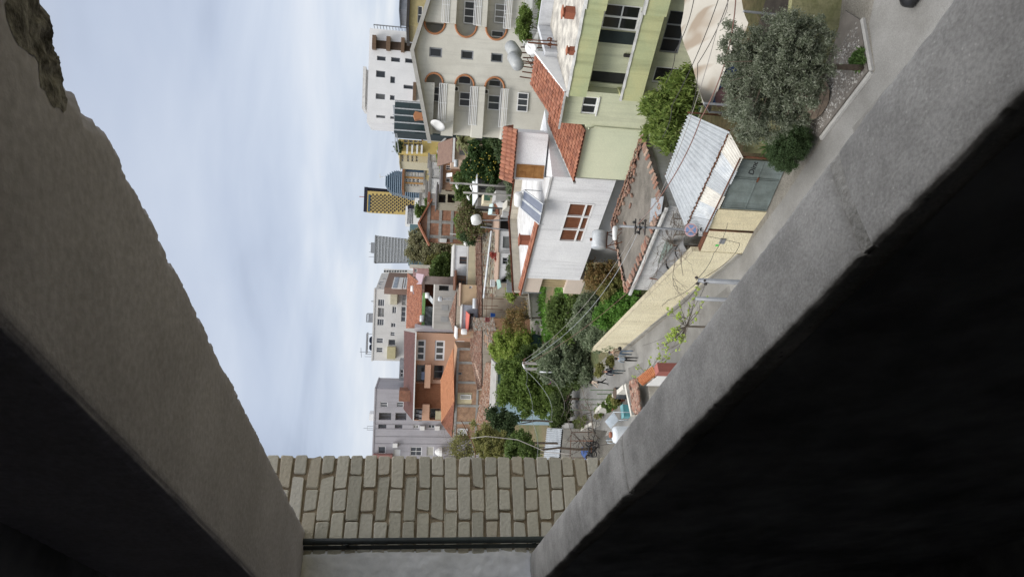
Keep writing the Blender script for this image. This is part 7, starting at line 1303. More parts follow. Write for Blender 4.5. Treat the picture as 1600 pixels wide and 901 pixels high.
gtree('mulberry_tree', 'dark green tree between the brick cottage and the citrus tree', [(730, 300, 95, 18, 16), (722, 285, 96, 14, 12), (742, 315, 94, 14, 14), (735, 330, 94, 12, 10)], 12000, .32, DKG, 62, clump=.6)
gtree('half_bare_tree', 'half bare brown tree greening at its left by the brick gable', [(735, 345, 92, 16, 16), (728, 330, 93, 12, 10), (745, 360, 91, 14, 12), (725, 352, 93, 14, 10)], 7000, .24, Lf('half_bare_leaf', (.12, .085, .05), (.09, .07, .04), (.10, .13, .04), (.08, .06, .035)), 63, clump=.8, limbs=14)
gtree('green_lime_tree', 'fresh green tree in front of the red brick gable', [(725, 362, 94, 12, 10), (718, 345, 95, 9, 8)], 5000, .28, MID, 64, clump=.5)
gtree('small_cypress', 'dark small evergreen at the left foot of the brick gable', [(728, 368, 92, 9, 8), (735, 375, 92, 7, 7)], 3500, .24, Lf('evergreen', (.03, .05, .02), (.05, .07, .03)), 65, clump=.4)
gtree('pale_willow', 'tall pale feathery tree beside the gable house', [(660, 385, 160, 18, 22), (675, 400, 158, 20, 18), (655, 370, 162, 12, 14), (690, 390, 156, 14, 12), (648, 395, 160, 10, 14), (695, 405, 155, 10, 10)], 22000, .42, HAZ, 66, clump=1.0, limbs=14)
gtree('round_tree', 'dark round tree behind the white cottage', [(690, 418, 125, 18, 14), (680, 425, 126, 12, 10), (700, 425, 124, 12, 9), (696, 408, 125, 12, 10)], 12000, .38, DKG, 67, clump=.7)
gtree('sage_tree', 'sage green tree between the round dark tree and the willow', [(672, 420, 130, 10, 10), (680, 408, 131, 10, 10)], 4500, .4, YOL, 68, clump=.7)
gtree('lime_green_tree', 'bright lime green tree behind the brick cottage', [(695, 242, 118, 12, 10), (690, 250, 119, 9, 9), (703, 248, 118, 9, 7)], 6500, .34, YGL, 69, clump=.6)
gtree('rooftop_tree', 'small dark tree in front of the golden tower', [(655, 329, 300, 8, 6), (662, 325, 300, 6, 5)], 2500, .8, DKG, 70, clump=1.4)
gtree('far_palm_bush', 'tiny dark bushes along the far street by the yellow house', [(668, 314, 230, 5, 4)], 900, .6, DKG, 71, clump=.9, cat='bush')
gtree('garden_greens', 'leafy dark greenery below the cream balconies', [(790, 235, 80, 16, 16), (800, 222, 79, 16, 14), (775, 215, 80, 12, 12), (805, 245, 78, 14, 12), (812, 260, 77, 10, 12)], 12000, .3, Lf('shade_leaf', (.035, .055, .022), (.06, .085, .035), (.045, .065, .03)), 72, clump=.6, cat='bush')
gtree('courtyard_olive', 'grey green bush behind the tiled roof shed', [(805, 285, 76, 14, 14), (812, 272, 75, 12, 10), (800, 300, 76, 8, 8)], 7000, .24, OLG, 73, clump=.5, cat='bush')
gtree('stair_bush', 'grey green leafy bush over the outside steps', [(805, 412, 78, 14, 12), (812, 428, 77, 14, 12), (800, 425, 78, 10, 10), (815, 405, 77, 10, 9)], 9000, .24, Lf('stair_leaf', (.055, .07, .035), (.085, .10, .05), (.04, .05, .025)), 74, clump=.5, cat='bush')
gtree('wall_weed', 'scraggly grey weeds against the tan roofed wall house', [(768, 300, 84, 6, 6)], 1200, .2, OLG, 75, clump=.4, cat='weeds')
# palm by the peach house
pp = Dy((722, 222), 92); pl_ = thing('palm_tree', 'small fan of palm fronds beside the peach house', 'palm', Vector((pp.x, pp.y, 0))); mb = MB(); mb.tube([(pp.x, pp.y, 0), (pp.x, pp.y, pp.z)], .18, 8); mb.obj('trunk', BARK, pl_); mb = MB(); rg = random.Random(10)
for k in range(30):
    g, el = rg.uniform(0, 6.28), rg.uniform(-.35, 1.2); d = Vector((math.cos(g)*math.cos(el), math.sin(g)*math.cos(el), math.sin(el))); w = d.cross(Vector((0, 0, 1))).normalized(); prev = pp
    for j in range(1, 6):
        q = pp+d*(.45*j)-Vector((0, 0, .05*j*j)); ww = w*(.28*math.sin(math.pi*min(.95, j/6))+.03)
        for s_ in (-1, 1): mb.quad(prev, q, q+ww*s_-Vector((0, 0, .14)), prev+ww*s_*.9-Vector((0, 0, .12)))
        prev = q
mb.obj('fronds', Lf('palm_leaf', (.10, .11, .05), (.15, .15, .07), (.08, .085, .04)), pl_)
# grey bare brush by the brick wall
bb = thing('bare_brush', 'grey bare brush against the grey violet block', 'brush', Vector((Dy((720, 700), 66).x, 66, 0))); mb = MB(); rg = random.Random(13)
for k in range(22): p = Dy((rg.uniform(705, 745), rg.uniform(680, 720)), 66); branchy(mb, p-Vector((0, 0, 1)), (rg.gauss(0, .5), rg.gauss(0, .3), 1), 2.2, .03, 3, rg, .55, (2, 4), 3)
for k in range(3): p = Dy((740, 690+8*k), 66); mb.tube([(p.x, p.y, 0), p], .08, 5)
mb.obj('branches', TWIG, bb); leaves('buds', YOL, bb, [blob((722, 700), 66, 20, 16)], 2500, .12, clump=.7, seed=77)
# terrace plants on the grey terrace
for i, (x, y, d, rx, rz, l) in enumerate(((818, 45, 53, 13, 9, 'leafy climbing plants on the wall under the cream balconies'), (822, 25, 53.5, 9, 7, 'upper trail of green climber beside the grey terrace'), (849, 22, 48, 16, 5, 'green plants peeping over the green house roof parapet'))):
    gtree('terrace_plant', l, [(x, y, d, rx, rz), (x+3, y+rx*.8, d, rx*.7, rz*.8), (x-4, y-rx*.9, d, rx*.6, rz*.7)], 5200, .14, MID if i < 2 else DKG, 80+i, group='plants round the grey terrace', clump=.3, cat='plants', trunk_r=.05)
# grass in the garden
rg = np.random.default_rng(3)
gA = [(Gz((845, 470)), (3.2, 4.5, .12)), (Gz((838, 540)), (2.5, 4, .12)), (Gz((880, 460)), (2, 3, .12)), (Gz((860, 505)), (2.5, 3.5, .12)), (Gz((830, 555)), (2.5, 3, .1))]
leaves('grass', Lf('grass_blade', (.07, .15, .025), (.11, .21, .04), (.05, .10, .02)), None, gA, 16000, .22, clump=.6, seed=91, shellb=0, elong=2.2, up=1.0, kind='stuff')
# garden path / low platform wall
q = [Gz(T('c', 930, 150)), Gz(T('c', 1010, 150)), Gz(T('c', 1150, 560)), Gz(T('c', 1170, 625)), Gz(T('c', 1010, 625)), Gz(T('c', 975, 420))]
mb = MB(); mb.prism(q, (0, 0, .35)); tag(mb.obj('path', pm('path_concrete', (.34, .325, .29), (.26, .25, .22), sc=.6, bump=.4, bs=6, fine=.25)), kind='structure')
q = [Gz(T('b', 845, 620)), Gz(T('b', 900, 610)), Gz(T('c', 930, 150)), Gz(T('c', 880, 150))]; mb = MB(); mb.prism(q, (0, 0, .3)); tag(mb.obj('path', pm('path_concrete', (.3, .3, .3))), kind='structure')
P = Gz(T('c', 1095, 690)); mb = MB(); mb.box(P, 1.5, .1, 1.9, .6); [mb.box(P+Vector((s*.8*math.cos(.6), s*.8*math.sin(.6), 0)), .1, .14, 2.0, .6) for s in (-1, 1)]; mb.solo('garden_gate', pm('green_gate_paint', (.05, .10, .085)), 'dark green sheet gate at the end of the garden path', 'gate')
mb = MB(); a_, b_ = Dy(T('c', 600, 440), 79), Dy(T('c', 660, 100), 82); a_.z = b_.z = 1.5; mb.hexa([Vector((p.x, p.y+dy_, z)) for z in (0, 1.5) for p, dy_ in ((a_, 0), (b_, 0), (b_, .2), (a_, .2))]); mb.bar(a_+Vector((0, -.02, .06)), b_+Vector((0, -.02, .06)), .3, .1); mb.solo('garden_wall', pm('pale_wall', (.45, .43, .39), (.36, .34, .3), streak=.3), 'low pale wall closing the back of the bare earth garden', 'wall')
# pale blue house behind the leafy tree
bh2, fbh, a, b, zt = bld('pale_blue_house', 'pale sky blue house mostly hidden behind the leafy tree', 'q', 722, 260, 920, 73, pm('sky_blue_render', (.42, .57, .66), (.36, .50, .60), sc=.7, streak=.15), [W_('q', 740, 860, 560, 680, frame=GREYM, pane=pm('blue_shade', (.14, .15, .16)), rev=.8), W_('q', 760, 850, 400, 470, nx=2)], depth=5, roof=CONC, eave=.4, rthick=.18)
# ================================================================== poles, sign, lamps and cables
POLEM = pm('pole_concrete', (.30, .29, .275), (.24, .23, .215), sc=3, bump=.2)
def pole(name, label, top, base, r, mat=POLEM, cat='pole', extra=None, grp=None):
    root = thing(name, label, cat, base, grp); mb = MB(); mb.tube([base, top], r*1.2, 8, r); mb.obj('shaft', mat, root, True)
    if extra: extra(root)
    return root
SGX = Dy(T('r', 955, 357), 28.9); sb_ = Vector((SGX.x+.02, SGX.y+.12, 0)); stp = Dy(T('r', 270, 347), 29.3); stp.x, stp.y = sb_.x, sb_.y
fSg = Fr((SGX.x, SGX.y), 88)
def sign_extra(root):
    c = Vector((SGX.x, SGX.y-.03, SGX.z)); ax_ = Vector((-.05, -.92, .05)).normalized()
    def disc(name, r0, r1, m, off):
        mb = MB(); mb.lathe(c+ax_*off, [(r0, 0), (r0, .006)], 28, axis=ax_); return mb.obj(name, m, root)
    disc('sign_rim', .30, 0, pm('sign_pale_red', (.60, .40, .42), ro=.4, bump=0), 0); disc('sign_face', .235, 0, pm('sign_blue', (.22, .32, .55), ro=.4, bump=0), .009)
    a = ax_.cross(Vector((0, 0, 1))).normalized(); b = a.cross(ax_); RD = pm('sign_pale_red', (.6, .4, .42))
    for i, (u, v) in enumerate(((1, 1), (1, -1))): d = (a*u+b*v).normalized()*.235; mb = MB(); p0, p1 = c+ax_*(.0185+.004*i)-d, c+ax_*(.0185+.004*i)+d; w = d.cross(ax_).normalized()*.032; mb.quad(p0-w, p0+w, p1+w, p1-w); mb.obj('sign_cross', RD, root)
    mb = MB(); pc = c-b*.46+ax_*.0; mb.prism([pc-a*.24-b*.09, pc+a*.24-b*.09, pc+a*.24+b*.09, pc-a*.24+b*.09], ax_*.01); pl = mb.obj('sign_plate', pm('sign_white', (.62, .63, .64), ro=.4, bump=0), root)
    mb = MB()
    for (x0, x1, y0, y1) in ((-.2, .2, .065, .075), (-.2, .2, -.075, -.065), (-.2, -.19, -.064, .064), (.19, .2, -.064, .064), (-.15, .05, -.035, .02), (-.11, -.0, .021, .045), (.07, .15, -.01, .005)): mb.prism([pc+ax_*.011+a*x0+b*y0, pc+ax_*.011+a*x1+b*y0, pc+ax_*.011+a*x1+b*y1, pc+ax_*.011+a*x0+b*y1], ax_*.002)
    mb.obj('tow_symbol', BLACKP, pl)
    L0 = stp+Vector((0, -.05, 0)); mb = MB(); l0, l1 = Dy(T('r', 248, 325), stp.y-.4), Dy(T('r', 243, 440), stp.y-1.0); mb.lathe(l0, [(.05, 0), (.10, .06), (.12, .2), (.09, (l1-l0).length), (.02, (l1-l0).length+.03)], 12, axis=l1-l0); lm = mb.obj('lamp_head', WHITE, root, True)
    mb = MB(); mb.tube([stp, l0], .03, 6); mb.obj('lamp_arm', GALV, root)
    mb = MB(); zc_ = Dy(T('r', 470, 355), stp.y).z
    for dz in (-.25, 0, .2): mb.bar(Vector((sb_.x-.35, sb_.y-.1, zc_+dz)), Vector((sb_.x+.35, sb_.y-.1, zc_+dz)), .05)
    for k in range(7): g = k*.9; mb.lathe((sb_.x+.28*math.cos(g), sb_.y-.14+.1*math.sin(g), zc_-.28+.09*k), [(.05, 0), (.07, .05), (.03, .12)], 8)
    mb.obj('insulator_cluster', DARKM, root)
sp_root = pole('signpost', 'grey pole with a faded no stopping sign, lamp and cable cluster', stp, sb_, .05, GREYM, 'signpost', sign_extra)
CL = Vector((sb_.x, sb_.y-.15, Dy(T('r', 470, 355), stp.y).z))
# twin concrete poles at the bend
pT = Dy((816, 567), 61); pB = Vector((pT.x, pT.y, 0))
def ins(root):
    mb = MB(); [mb.lathe(pT+Vector((x, -.1, z)), [(.06, 0), (.1, .06), (.04, .16)], 8) for x in (-.3, 0, .3) for z in (-.2,)]; mb.bar(pT+Vector((-.5, 0, -.25)), pT+Vector((.5, 0, -.25)), .08); mb.obj('cross_arm', RUST, root)
pole('concrete_pole', 'taller concrete utility pole with cross arm by the leafy tree', pT, pB, .13, POLEM, 'pole', ins, 'concrete poles at the road bend')
p2T = Dy(T('h', 165, 268), 60); pole('concrete_pole', 'shorter concrete pole carrying a small white lamp by the leafy tree', p2T, Vector((p2T.x, p2T.y, 0)), .12, POLEM, 'pole', lambda r: [(lambda mb: (mb.lathe(p2T+Vector((.1, -.3, .1)), [(.05, 0), (.13, .1), (.1, .5), (.03, .6)], 10, axis=(.6, -.5, .5)), mb.obj('lamp_head', WHITE, r, True)))(MB())], 'concrete poles at the road bend')
p3T = Dy(T('h', 325, 305), 58); pole('metal_pole', 'thin grey metal pole in front of the broad olive', p3T, Vector((p3T.x, p3T.y, 0)), .07, GALV)
s3T = Dy(T('h', 395, 418), 60); mb = MB(); s3 = thing('far_sign', 'faded red and blue no stopping sign at the road bend', 'sign', Vector((s3T.x, s3T.y, 0))); mb.tube([(s3T.x, s3T.y+.06, 0), (s3T.x, s3T.y+.06, s3T.z+.3)], .04, 6); mb.obj('post', GREYM, s3); c = Dy(T('h', 428, 418), 60)
ax_ = Vector((0, -1, .05)).normalized(); mb = MB(); mb.lathe(c, [(.29, 0), (.29, .01)], 24, axis=ax_); mb.obj('sign_rim', pm('sign_red', (.42, .09, .12), bump=0), s3); mb = MB(); mb.lathe(c+ax_*.013, [(.21, 0), (.21, .006)], 24, axis=ax_); mb.obj('sign_face', pm('sign_deep_blue', (.10, .08, .30), bump=0), s3)
a = Vector((1, 0, 0)); b = a.cross(ax_)
for i, (u, v) in enumerate(((1, 1), (1, -1))): d = (a*u+b*v).normalized()*.21; w = d.cross(ax_).normalized()*.03; mb = MB(); mb.quad(*[c+ax_*(.023+.004*i)+x for x in (-d-w, -d+w, d+w, d-w)]); mb.obj('sign_cross', pm('sign_red', (.42, .09, .12)), s3)
c2 = Dy(T('h', 478, 418), 60); mb = MB(); mb.prism([c2+a*x+Vector((0, 0, z)) for x, z in ((-.22, -.09), (.22, -.09), (.22, .09), (-.22, .09))], ax_*.01); pl = mb.obj('sign_plate', pm('sign_white', (.62, .63, .64)), s3); mb = MB(); [mb.prism([c2+ax_*.012+a*x+Vector((0, 0, z)) for x, z in ((x0, y0), (x1, y0), (x1, y1), (x0, y1))], ax_*.002) for x0, x1, y0, y1 in ((-.14, .04, -.03, .03), (.07, .15, -.01, .02))]; mb.obj('tow_symbol', BLACKP, pl)
# poles among the middle houses
def lampx(top, spots, dep):
    def f(r):
        for k, x, y in spots:
            p = Dy(T(k, x, y), dep); mb = MB(); d = Vector((rnd.uniform(-1, 1)*.3+.6, -.4, .5)); mb.lathe(p-d.normalized()*.3, [(.04, 0), (.12, .08), (.13, .45), (.04, .62)], 10, axis=d); mb.tube([p, Vector((top.x, top.y, p.z-.3))], .03, 5); mb.obj('lamp_head', WHITE, r, True)
    return f
t1 = Dy(T('g', 180, 155), 74); pole('street_pole', 'tall street pole bearing two white lamps beyond the solar panels', t1, Vector((t1.x, t1.y, 0)), .11, POLEM, 'pole', lampx(t1, (('g', 275, 100), ('g', 240, 220)), 73.7), 'poles among the old houses')
t1 = Dy(T('g', 20, 42), 82); pole('street_pole', 'pale street pole rising beside the citrus tree', t1, Vector((t1.x, t1.y, 0)), .11, POLEM, 'pole', lampx(t1, (('g', 105, 90),), 81.7), 'poles among the old houses')
t1 = Dy(T('g', 330, 325), 80); pole('street_pole', 'dark iron pole behind the ash grey canopy', t1, Vector((t1.x, t1.y, 0)), .09, DARKM, 'pole', None, 'poles among the old houses')
t1 = Dy(T('g', 20, 640), 96); pole('street_pole', 'grey steel pole before the red brick gable', t1, Vector((t1.x, t1.y, 0)), .1, POLEM, 'pole', None, 'poles among the old houses')
CAB = {}
def cable(label, pts, sag=.4, r=.012, mat=None, group='overhead cables'):
    out = []
    for i in range(len(pts)-1):
        a, b = Vector(pts[i]), Vector(pts[i+1])
        for k in range(16): t = k/16; out.append(a*(1-t)+b*t-Vector((0, 0, sag*4*t*(1-t))))
    out.append(Vector(pts[-1])); mb = MB(); mb.tube(out, r, 5); return mb.solo('cable', mat or DARKM, label, 'cable', group)
PALE = pm('pale_sheath', (.27, .25, .235), bump=0); REDC = pm('red_brown_sheath', (.22, .12, .10), bump=0)
cable('upper pale cable from the signpost to the concrete pole', [CL+Vector((-.1, 0, .15)), pT+Vector((.25, 0, -.1))], .9, .013, PALE)
cable('middle grey cable from the signpost to the concrete pole', [CL+Vector((-.05, 0, .0)), pT+Vector((0, 0, -.15))], 1.3, .012, GALV)
cable('lowest reddish cable from the signpost to the concrete pole', [CL+Vector((-.1, 0, -.15)), Dy(T('H', 735, 400), 35.6), pT+Vector((-.2, 0, -.2))], .5, .012, REDC)
cable('reddish cable from the signpost up over the corrugated roof', [CL+Vector((.1, 0, .1)), Dy(T('F', 390, 20), 24.5), Dy((1150, -10), 20.5)], .3, .022, REDC)
cable('pale cable beside the reddish one over the corrugated roof', [CL+Vector((.1, 0, .2)), Dy(T('r', 680, 0), 27), Dy((1122, 40), 21), Dy((1135, -10), 19)], .15, .012, PALE)
for i, (p0, p1, p2) in enumerate((((1068, 90), (1053, 40), None), ((1124, -5), (1050, 165), (1035, 215)), ((1085, -5), (1055, 80), (1040, 130)), ((1140, -5), (1090, 100), (1078, 180)))):
    if i == 0: continue
    cable(['', 'black line crossing the beige canopy toward the yard shrub', 'uppermost black line over the beige canopy edge', 'lowest black line over the middle of the beige canopy'][i], [Dy(p0, 20), Dy(p1, 24), Dy(p2, 28)], .1, .014)
m1T = Gz(T('s', 910, 48), 5.0); mb0 = None
def insm(top):
    def f(r):
        mb = MB(); [mb.lathe(top+Vector((x, -.05, z)), [(.03, 0), (.06, .04), (.03, .11)], 8) for x, z in ((-.12, .0), (.1, .05), (0, -.25), (-.12, -.3))]; mb.obj('insulator', DARKM, r)
    return f
pole('iron_post', 'square grey iron post with insulators rising beside the near kerb', m1T, Vector((m1T.x, m1T.y, 0)), .085, GREYM, 'post', insm(m1T), 'grey posts at the near kerb')
m2T = Gz(T('s', 885, 217), 4.2); pole('iron_post', 'shorter grey post with a rusty tip beside the budding tree', m2T, Vector((m2T.x, m2T.y, 0)), .075, GREYM, 'post', None, 'grey posts at the near kerb')
pf = Dy((935, 700), 52)
cable('highest thin wire slanting across the yellow wall', [m1T, Dy(T('s', 620, 235), 36), Dy(T('s', 0, 760), 60)], .2, .011)
cable('second thin wire slanting across the yellow wall', [m1T+Vector((0, 0, -.1)), Dy(T('s', 560, 400), 37), Dy(T('s', 200, 590), 50)], .3, .011)
cable('third thin wire sagging low over the road', [m1T+Vector((0, 0, -.3)), Dy(T('s', 680, 530), 33), Dy(T('s', 380, 660), 42)], .2, .010)
cable('short thin wire from the iron post to the meter box', [m1T+Vector((0, 0, .1)), Dy(T('r', 1170, 580), 28), Dy(T('F', 560, 690), 27.5)], .1, .010)
cable('long wire from the signpost cluster down over the cream walls', [CL+Vector((.1, 0, -.2)), Dy(T('F', 640, 820), 27), m1T], .3, .01)
cable('dark chain like cable sagging down from the concrete pole', [pT, Dy(T('h', 165, 450), 58), Dy(T('h', 235, 890), 48), Dy((838, 720), 44)], .25, .016, pm('chain_grey', (.25, .27, .27), bump=0))
cable('grey cable dropping from the shorter concrete pole to the vine frame', [p2T+Vector((0, 0, .2)), Dy(T('h', 425, 600), 54), Dy(T('h', 452, 890), 48), Dy(T('J', 240, 480), 46)], .2, .013, GALV)
cable('pale cable looping from the shorter pole past the far sign', [p2T+Vector((0, 0, .1)), Dy(T('h', 480, 400), 57), Dy(T('h', 610, 650), 52), Dy(T('h', 580, 830), 48)], .12, .015, PALE)
cable('thick white hose looping from the brick edge to the near yard', [Dy(T('I', 760, 590), 36), Dy(T('I', 860, 578), 34), Dy(T('I', 1060, 600), 33), Dy(T('J', 220, 680), 32), Dy(T('J', 370, 692), 31)], .02, .02, PALE, 'hoses near the brick wall')
cable('dark bent branch like cable rising beside the white hose', [Dy(T('I', 700, 480), 37), Dy(T('I', 745, 570), 36.5), Dy(T('I', 780, 640), 36), Dy(T('I', 790, 712), 35)], .02, .024, RUST, 'hoses near the brick wall')
# ================================================================== near yard beside the road (lower left)
WC = pm('white_coping', (.60, .58, .53), (.45, .43, .38), sc=2, bump=.4, streak=.2)
def bandwall(name, label, top, h, t, mat, cat='wall', z=None):
    P = [Gz(T(*p), z) for p in top]; root = thing(name, label, cat, Vector((P[0].x, P[0].y, 0))); mb = MB()
    for a, b in zip(P[:-1], P[1:]):
        d = (b-a).normalized(); n = Vector((d.y, -d.x, 0)); n = n if n.dot(CP-a) > 0 else -n
        mb.hexa([Vector((p.x, p.y, zz)) for zz in (0, z) for p in (a, b, b+n*t, a+n*t)])
    mb.obj('masonry', mat, root); return root, P
bandwall('yard_wall', 'low white coped yard wall along the near edge of the road', [('e', 700, 5), ('e', 535, 150), ('e', 365, 300)], .9, .3, WC, z=.9)
bandwall('planter', 'white rimmed planter wall of weeds left of the yard wall', [('e', 330, 440), ('e', 120, 560)], .8, .25, WC, z=.75)
pw0, pw1 = Gz(T('e', 290, 400), .75), Gz(T('e', 110, 515), .75); leaves('planter_weeds', Lf('weedy', (.09, .12, .03), (.13, .15, .05), (.06, .08, .025)), None, [((pw0*.75+pw1*.25), (.5, .45, .14)), (pw0*.25+pw1*.75, (.5, .45, .14)), ((pw0+pw1)/2, (.5, .45, .14))], 3500, .09, clump=.2, seed=14, elong=2.4); tag(bpy.data.objects['planter_weeds'], 'green weeds filling the white rimmed planter', 'weeds')
mb = MB(); q = [Gz(T('e', x, y), .008) for x, y in ((740, 20), (380, 320), (120, 560), (80, 900), (560, 900), (830, 380))]; mb.quad(*q); tag(mb.obj('yard_floor', pm('pale_yard', (.50, .48, .45), (.36, .34, .32), sc=1.0, bump=.3, bs=8, fine=.2)), kind='structure')
GP = pm('green_post_paint', (.12, .18, .10), (.10, .14, .08), sc=6)
tops = []
for i, (x0, x1, y, l) in enumerate(((325, 606, 66, 'green fence post nearest the dark barrel'), (405, 572, 113, 'short green fence post right of the barrel plants'), (202, 505, 178, 'tall green fence post over the middle of the yard wall'), (265, 432, 237, 'short green fence post at the left part of the yard wall'), (90, 335, 300, 'tall green fence post at the end of the yard wall'))):
    B_ = Gz(T('e', x1, y), .9); A_ = Dy(T('e', x0, y), B_.y); mb = MB(); mb.tube([(B_.x, B_.y, .3), (A_.x, A_.y, A_.z)], .032, 6); mb.tube([A_, A_+Vector((.0, -.02, .03))], .05, 6); tops.append(A_); mb.solo('fence_post', GP, l, 'fence post', 'green posts on the yard wall')
mb = MB(); T3 = [tops[0], tops[2], tops[4]]
for a, b in zip(T3[:-1], T3[1:]):
    for h in (0, .35, .7, 1.05, 1.4): mb.tube([a-Vector((0, 0, h)), b-Vector((0, 0, h))], .006, 3)
    for k in range(1, 16): t = k/16; mb.tube([a*(1-t)+b*t, a*(1-t)+b*t-Vector((0, 0, 1.4))], .004, 3)
mb.solo('wire_fence', GREYM, 'thin wire fence strung between the green posts', 'wire fence')
bz = Gz(T('e', 752, 105), .0); R_ = .42; brl = thing('barrel', 'dark plastic barrel with a soil filled top beside the yard wall', 'barrel', bz); tz = Dy(T('e', 618, 105), bz.y-.2).z; mb = MB(); mb.lathe(bz, [(R_*.9, 0), (R_, .1), (R_*1.03, tz*.35), (R_*.98, tz*.38), (R_*1.03, tz*.7), (R_*.98, tz*.73), (R_, tz)], 22); mb.obj('shell', pm('charcoal_plastic', (.025, .03, .035), (.04, .045, .05), ro=.5), brl, True); mb = MB(); mb.lathe(bz+Vector((0, 0, tz+.003)), [(R_*.96, 0), (R_*.9, .05)], 20); mb.obj('soil', pm('soil_brown', (.11, .08, .06)), brl)
mb = MB(); mb.prism([bz+Vector((x, -R_*1.06, z)) for x, z in ((.02, .3), (.24, .3), (.24, .55), (.02, .55))], (0, -.01, 0)); mb.obj('label_sheet', WHITE, brl)
def pot(label, k, x, y, r, h, m, leaf, n, seed, lh=.6):
    p = Gz(T(k, x, y), 0.0); root = thing('plant_pot', label, 'plant pot', p, 'potted plants in the near yard'); mb = MB(); mb.lathe(p, [(r*.7, 0), (r, h), (r*1.1, h), (r*1.1, h+.05), (r*.9, h+.05), (r*.85, h-.05)], 16); mb.obj('pot', m, root, True); leaves('foliage', leaf, root, [(p+Vector((0, 0, h+lh*.4)), (r*1.5, r*1.5, lh*.5))], n, .1, clump=.15, seed=seed, elong=2.2); return root
TC = pm('terracotta_pot', (.32, .13, .07), (.26, .10, .055))
pot('bushy plant in a dark pot beside the barrel', 'e', 690, 200, .3, .35, BLACKP, MID, 1600, 15, .9); pot('round dark green plant in the middle of the yard pots', 'e', 620, 260, .3, .3, TC, DKG, 1800, 16, .8); pot('yellowing plant in a terracotta pot near the barrel', 'e', 720, 170, .25, .3, TC, YOL, 900, 17, .8); pot('small green plant in a terracotta pot by the wall end', 'e', 500, 300, .25, .3, TC, MID, 900, 18, .6); pot('low plant in a terracotta pot left of the others', 'e', 470, 345, .22, .3, TC, YOL, 600, 19, .4)
P = Gz(T('e', 770, 320), 0); tw = thing('turquoise_tub', 'turquoise plastic tub standing among the yard pots', 'tub', P); mb = MB(); mb.box(P, .85, .5, .45, .5); mb.obj('body', pm('turquoise_plastic', (.11, .33, .36), (.09, .27, .30), ro=.5, bump=.05), tw); mb = MB(); mb.box(P+Vector((0, 0, .453)), .93, .58, .05, .5); mb.obj('rim', pm('turquoise_light', (.20, .42, .45), ro=.5), tw)
for i, (pts, l) in enumerate(((((490, 435), (590, 325), (650, 420), (560, 520)), 'larger ribbed clear sheet leaning in the near yard'), (((500, 655), (560, 575), (585, 610), (520, 690)), 'smaller ribbed sheet beside the white tank'))):
    q = [Gz(T('e', *p), z) for p, z in zip(pts, (1.3, 1.5, .7, .6))]; mb = MB(); corr_quad(mb, *q, 9, .04); [mb.tube([(p.x, p.y, 0), p], .025, 5) for p in q]; mb.solo('ribbed_sheet', pm('clear_plastic_sheet', (.62, .68, .74), (.50, .56, .62), ro=.35, bump=.03), l, 'plastic sheet', 'ribbed sheets in the near yard', smooth=True)
cT = Dy(T('e', 580, 592), 30); cx = abs(Dy(T('e', 580, 492), 30).x-Dy(T('e', 580, 692), 30).x)/2; ct_ = thing('standing_water_tank', 'white upright water tank with a brown lid near the sill', 'water tank', Vector((cT.x, cT.y, 0))); mb = MB(); mb.lathe((cT.x, cT.y, 3.0), [(cx*.97, 0), (cx, .1), (cx, cT.z-3.15), (cx*.9, cT.z-3.05), (cx*.25, cT.z-2.95)], 28); mb.obj('tank', pm('white_tank', (.60, .63, .66), (.54, .57, .60), ro=.5, bump=.05), ct_, True)
mb = MB(); mb.lathe((cT.x, cT.y, cT.z+.055), [(cx*.36, 0), (cx*.36, .07), (cx*.3, .1)], 16); mb.obj('lid', pm('brown_lid', (.25, .10, .06)), ct_); mb = MB(); [mb.tube([(cT.x+a_*.5, cT.y+b_*.5, 0), (cT.x+a_*.4, cT.y+b_*.4, 3.0)], .05, 6) for a_ in (-1, 1) for b_ in (-1, 1)]; mb.obj('stand', RUST, ct_)
P = Gz(T('e', 400, 760), .2); jh = thing('scrap_heap', 'dark heap of wheels and scrap metal under the bare vine', 'scrap heap', Vector((P.x, P.y, 0))); mb = MB(); rg = random.Random(23)
for k in range(9): c = P+Vector((rg.gauss(0, .8), rg.gauss(0, .7), rg.uniform(.1, .9))); mb.ring(c, (rg.gauss(0, 1), rg.gauss(0, 1), rg.gauss(0, .6)), rg.uniform(.22, .34), .05, 16, 6)
mb.obj('tyre', BLACKP, jh, True, kind='stuff'); mb = MB()
for k in range(30): c = P+Vector((rg.gauss(0, .9), rg.gauss(0, .8), rg.uniform(0, .9))); d = Vector((rg.gauss(0, 1), rg.gauss(0, 1), rg.gauss(0, .6))); mb.tube([c, c+d*.6], .03, 5)
mb.obj('scrap', DARKM, jh, kind='stuff')
P = Gz(T('e', 270, 820), .4); mb = MB(); mb.grid(lambda u, v: P+Vector((-.5+1.0*u, -.9+1.8*v, .25*math.sin(3*u)+.1*noise.noise(Vector((u*5, v*5, 1))))), 10, 12); mb.solo('blue_tarp', pm('blue_tarp_cloth', (.05, .10, .28), (.04, .08, .2), ro=.5), 'crumpled blue tarp next to the scrap heap', 'tarp', smooth=True)
bv = thing('yard_vine', 'bare twisted grapevine trained over the near yard', 'vine', Gz(T('e', 400, 640), 0)); mb = MB(); rg = random.Random(33); V0 = [Gz(T('e', x, y), z) for x, y, z in ((100, 560, 2.0), (190, 650, 1.6), (240, 740, 1.2), (330, 790, .3))]; mb.tube(V0, .05, 6); V1 = [Gz(T('e', x, y), z) for x, y, z in ((320, 330, 2.0), (340, 450, 1.8), (350, 560, 1.4), (420, 640, .2))]; mb.tube(V1, .045, 6)
for k in range(16): a_ = rg.choice(V0[:3]+V1[:3]); branchy(mb, a_, (rg.gauss(0, 1), rg.gauss(0, 1), .4), 1.4, .03, 2, rg, .7, (2, 3), 4)
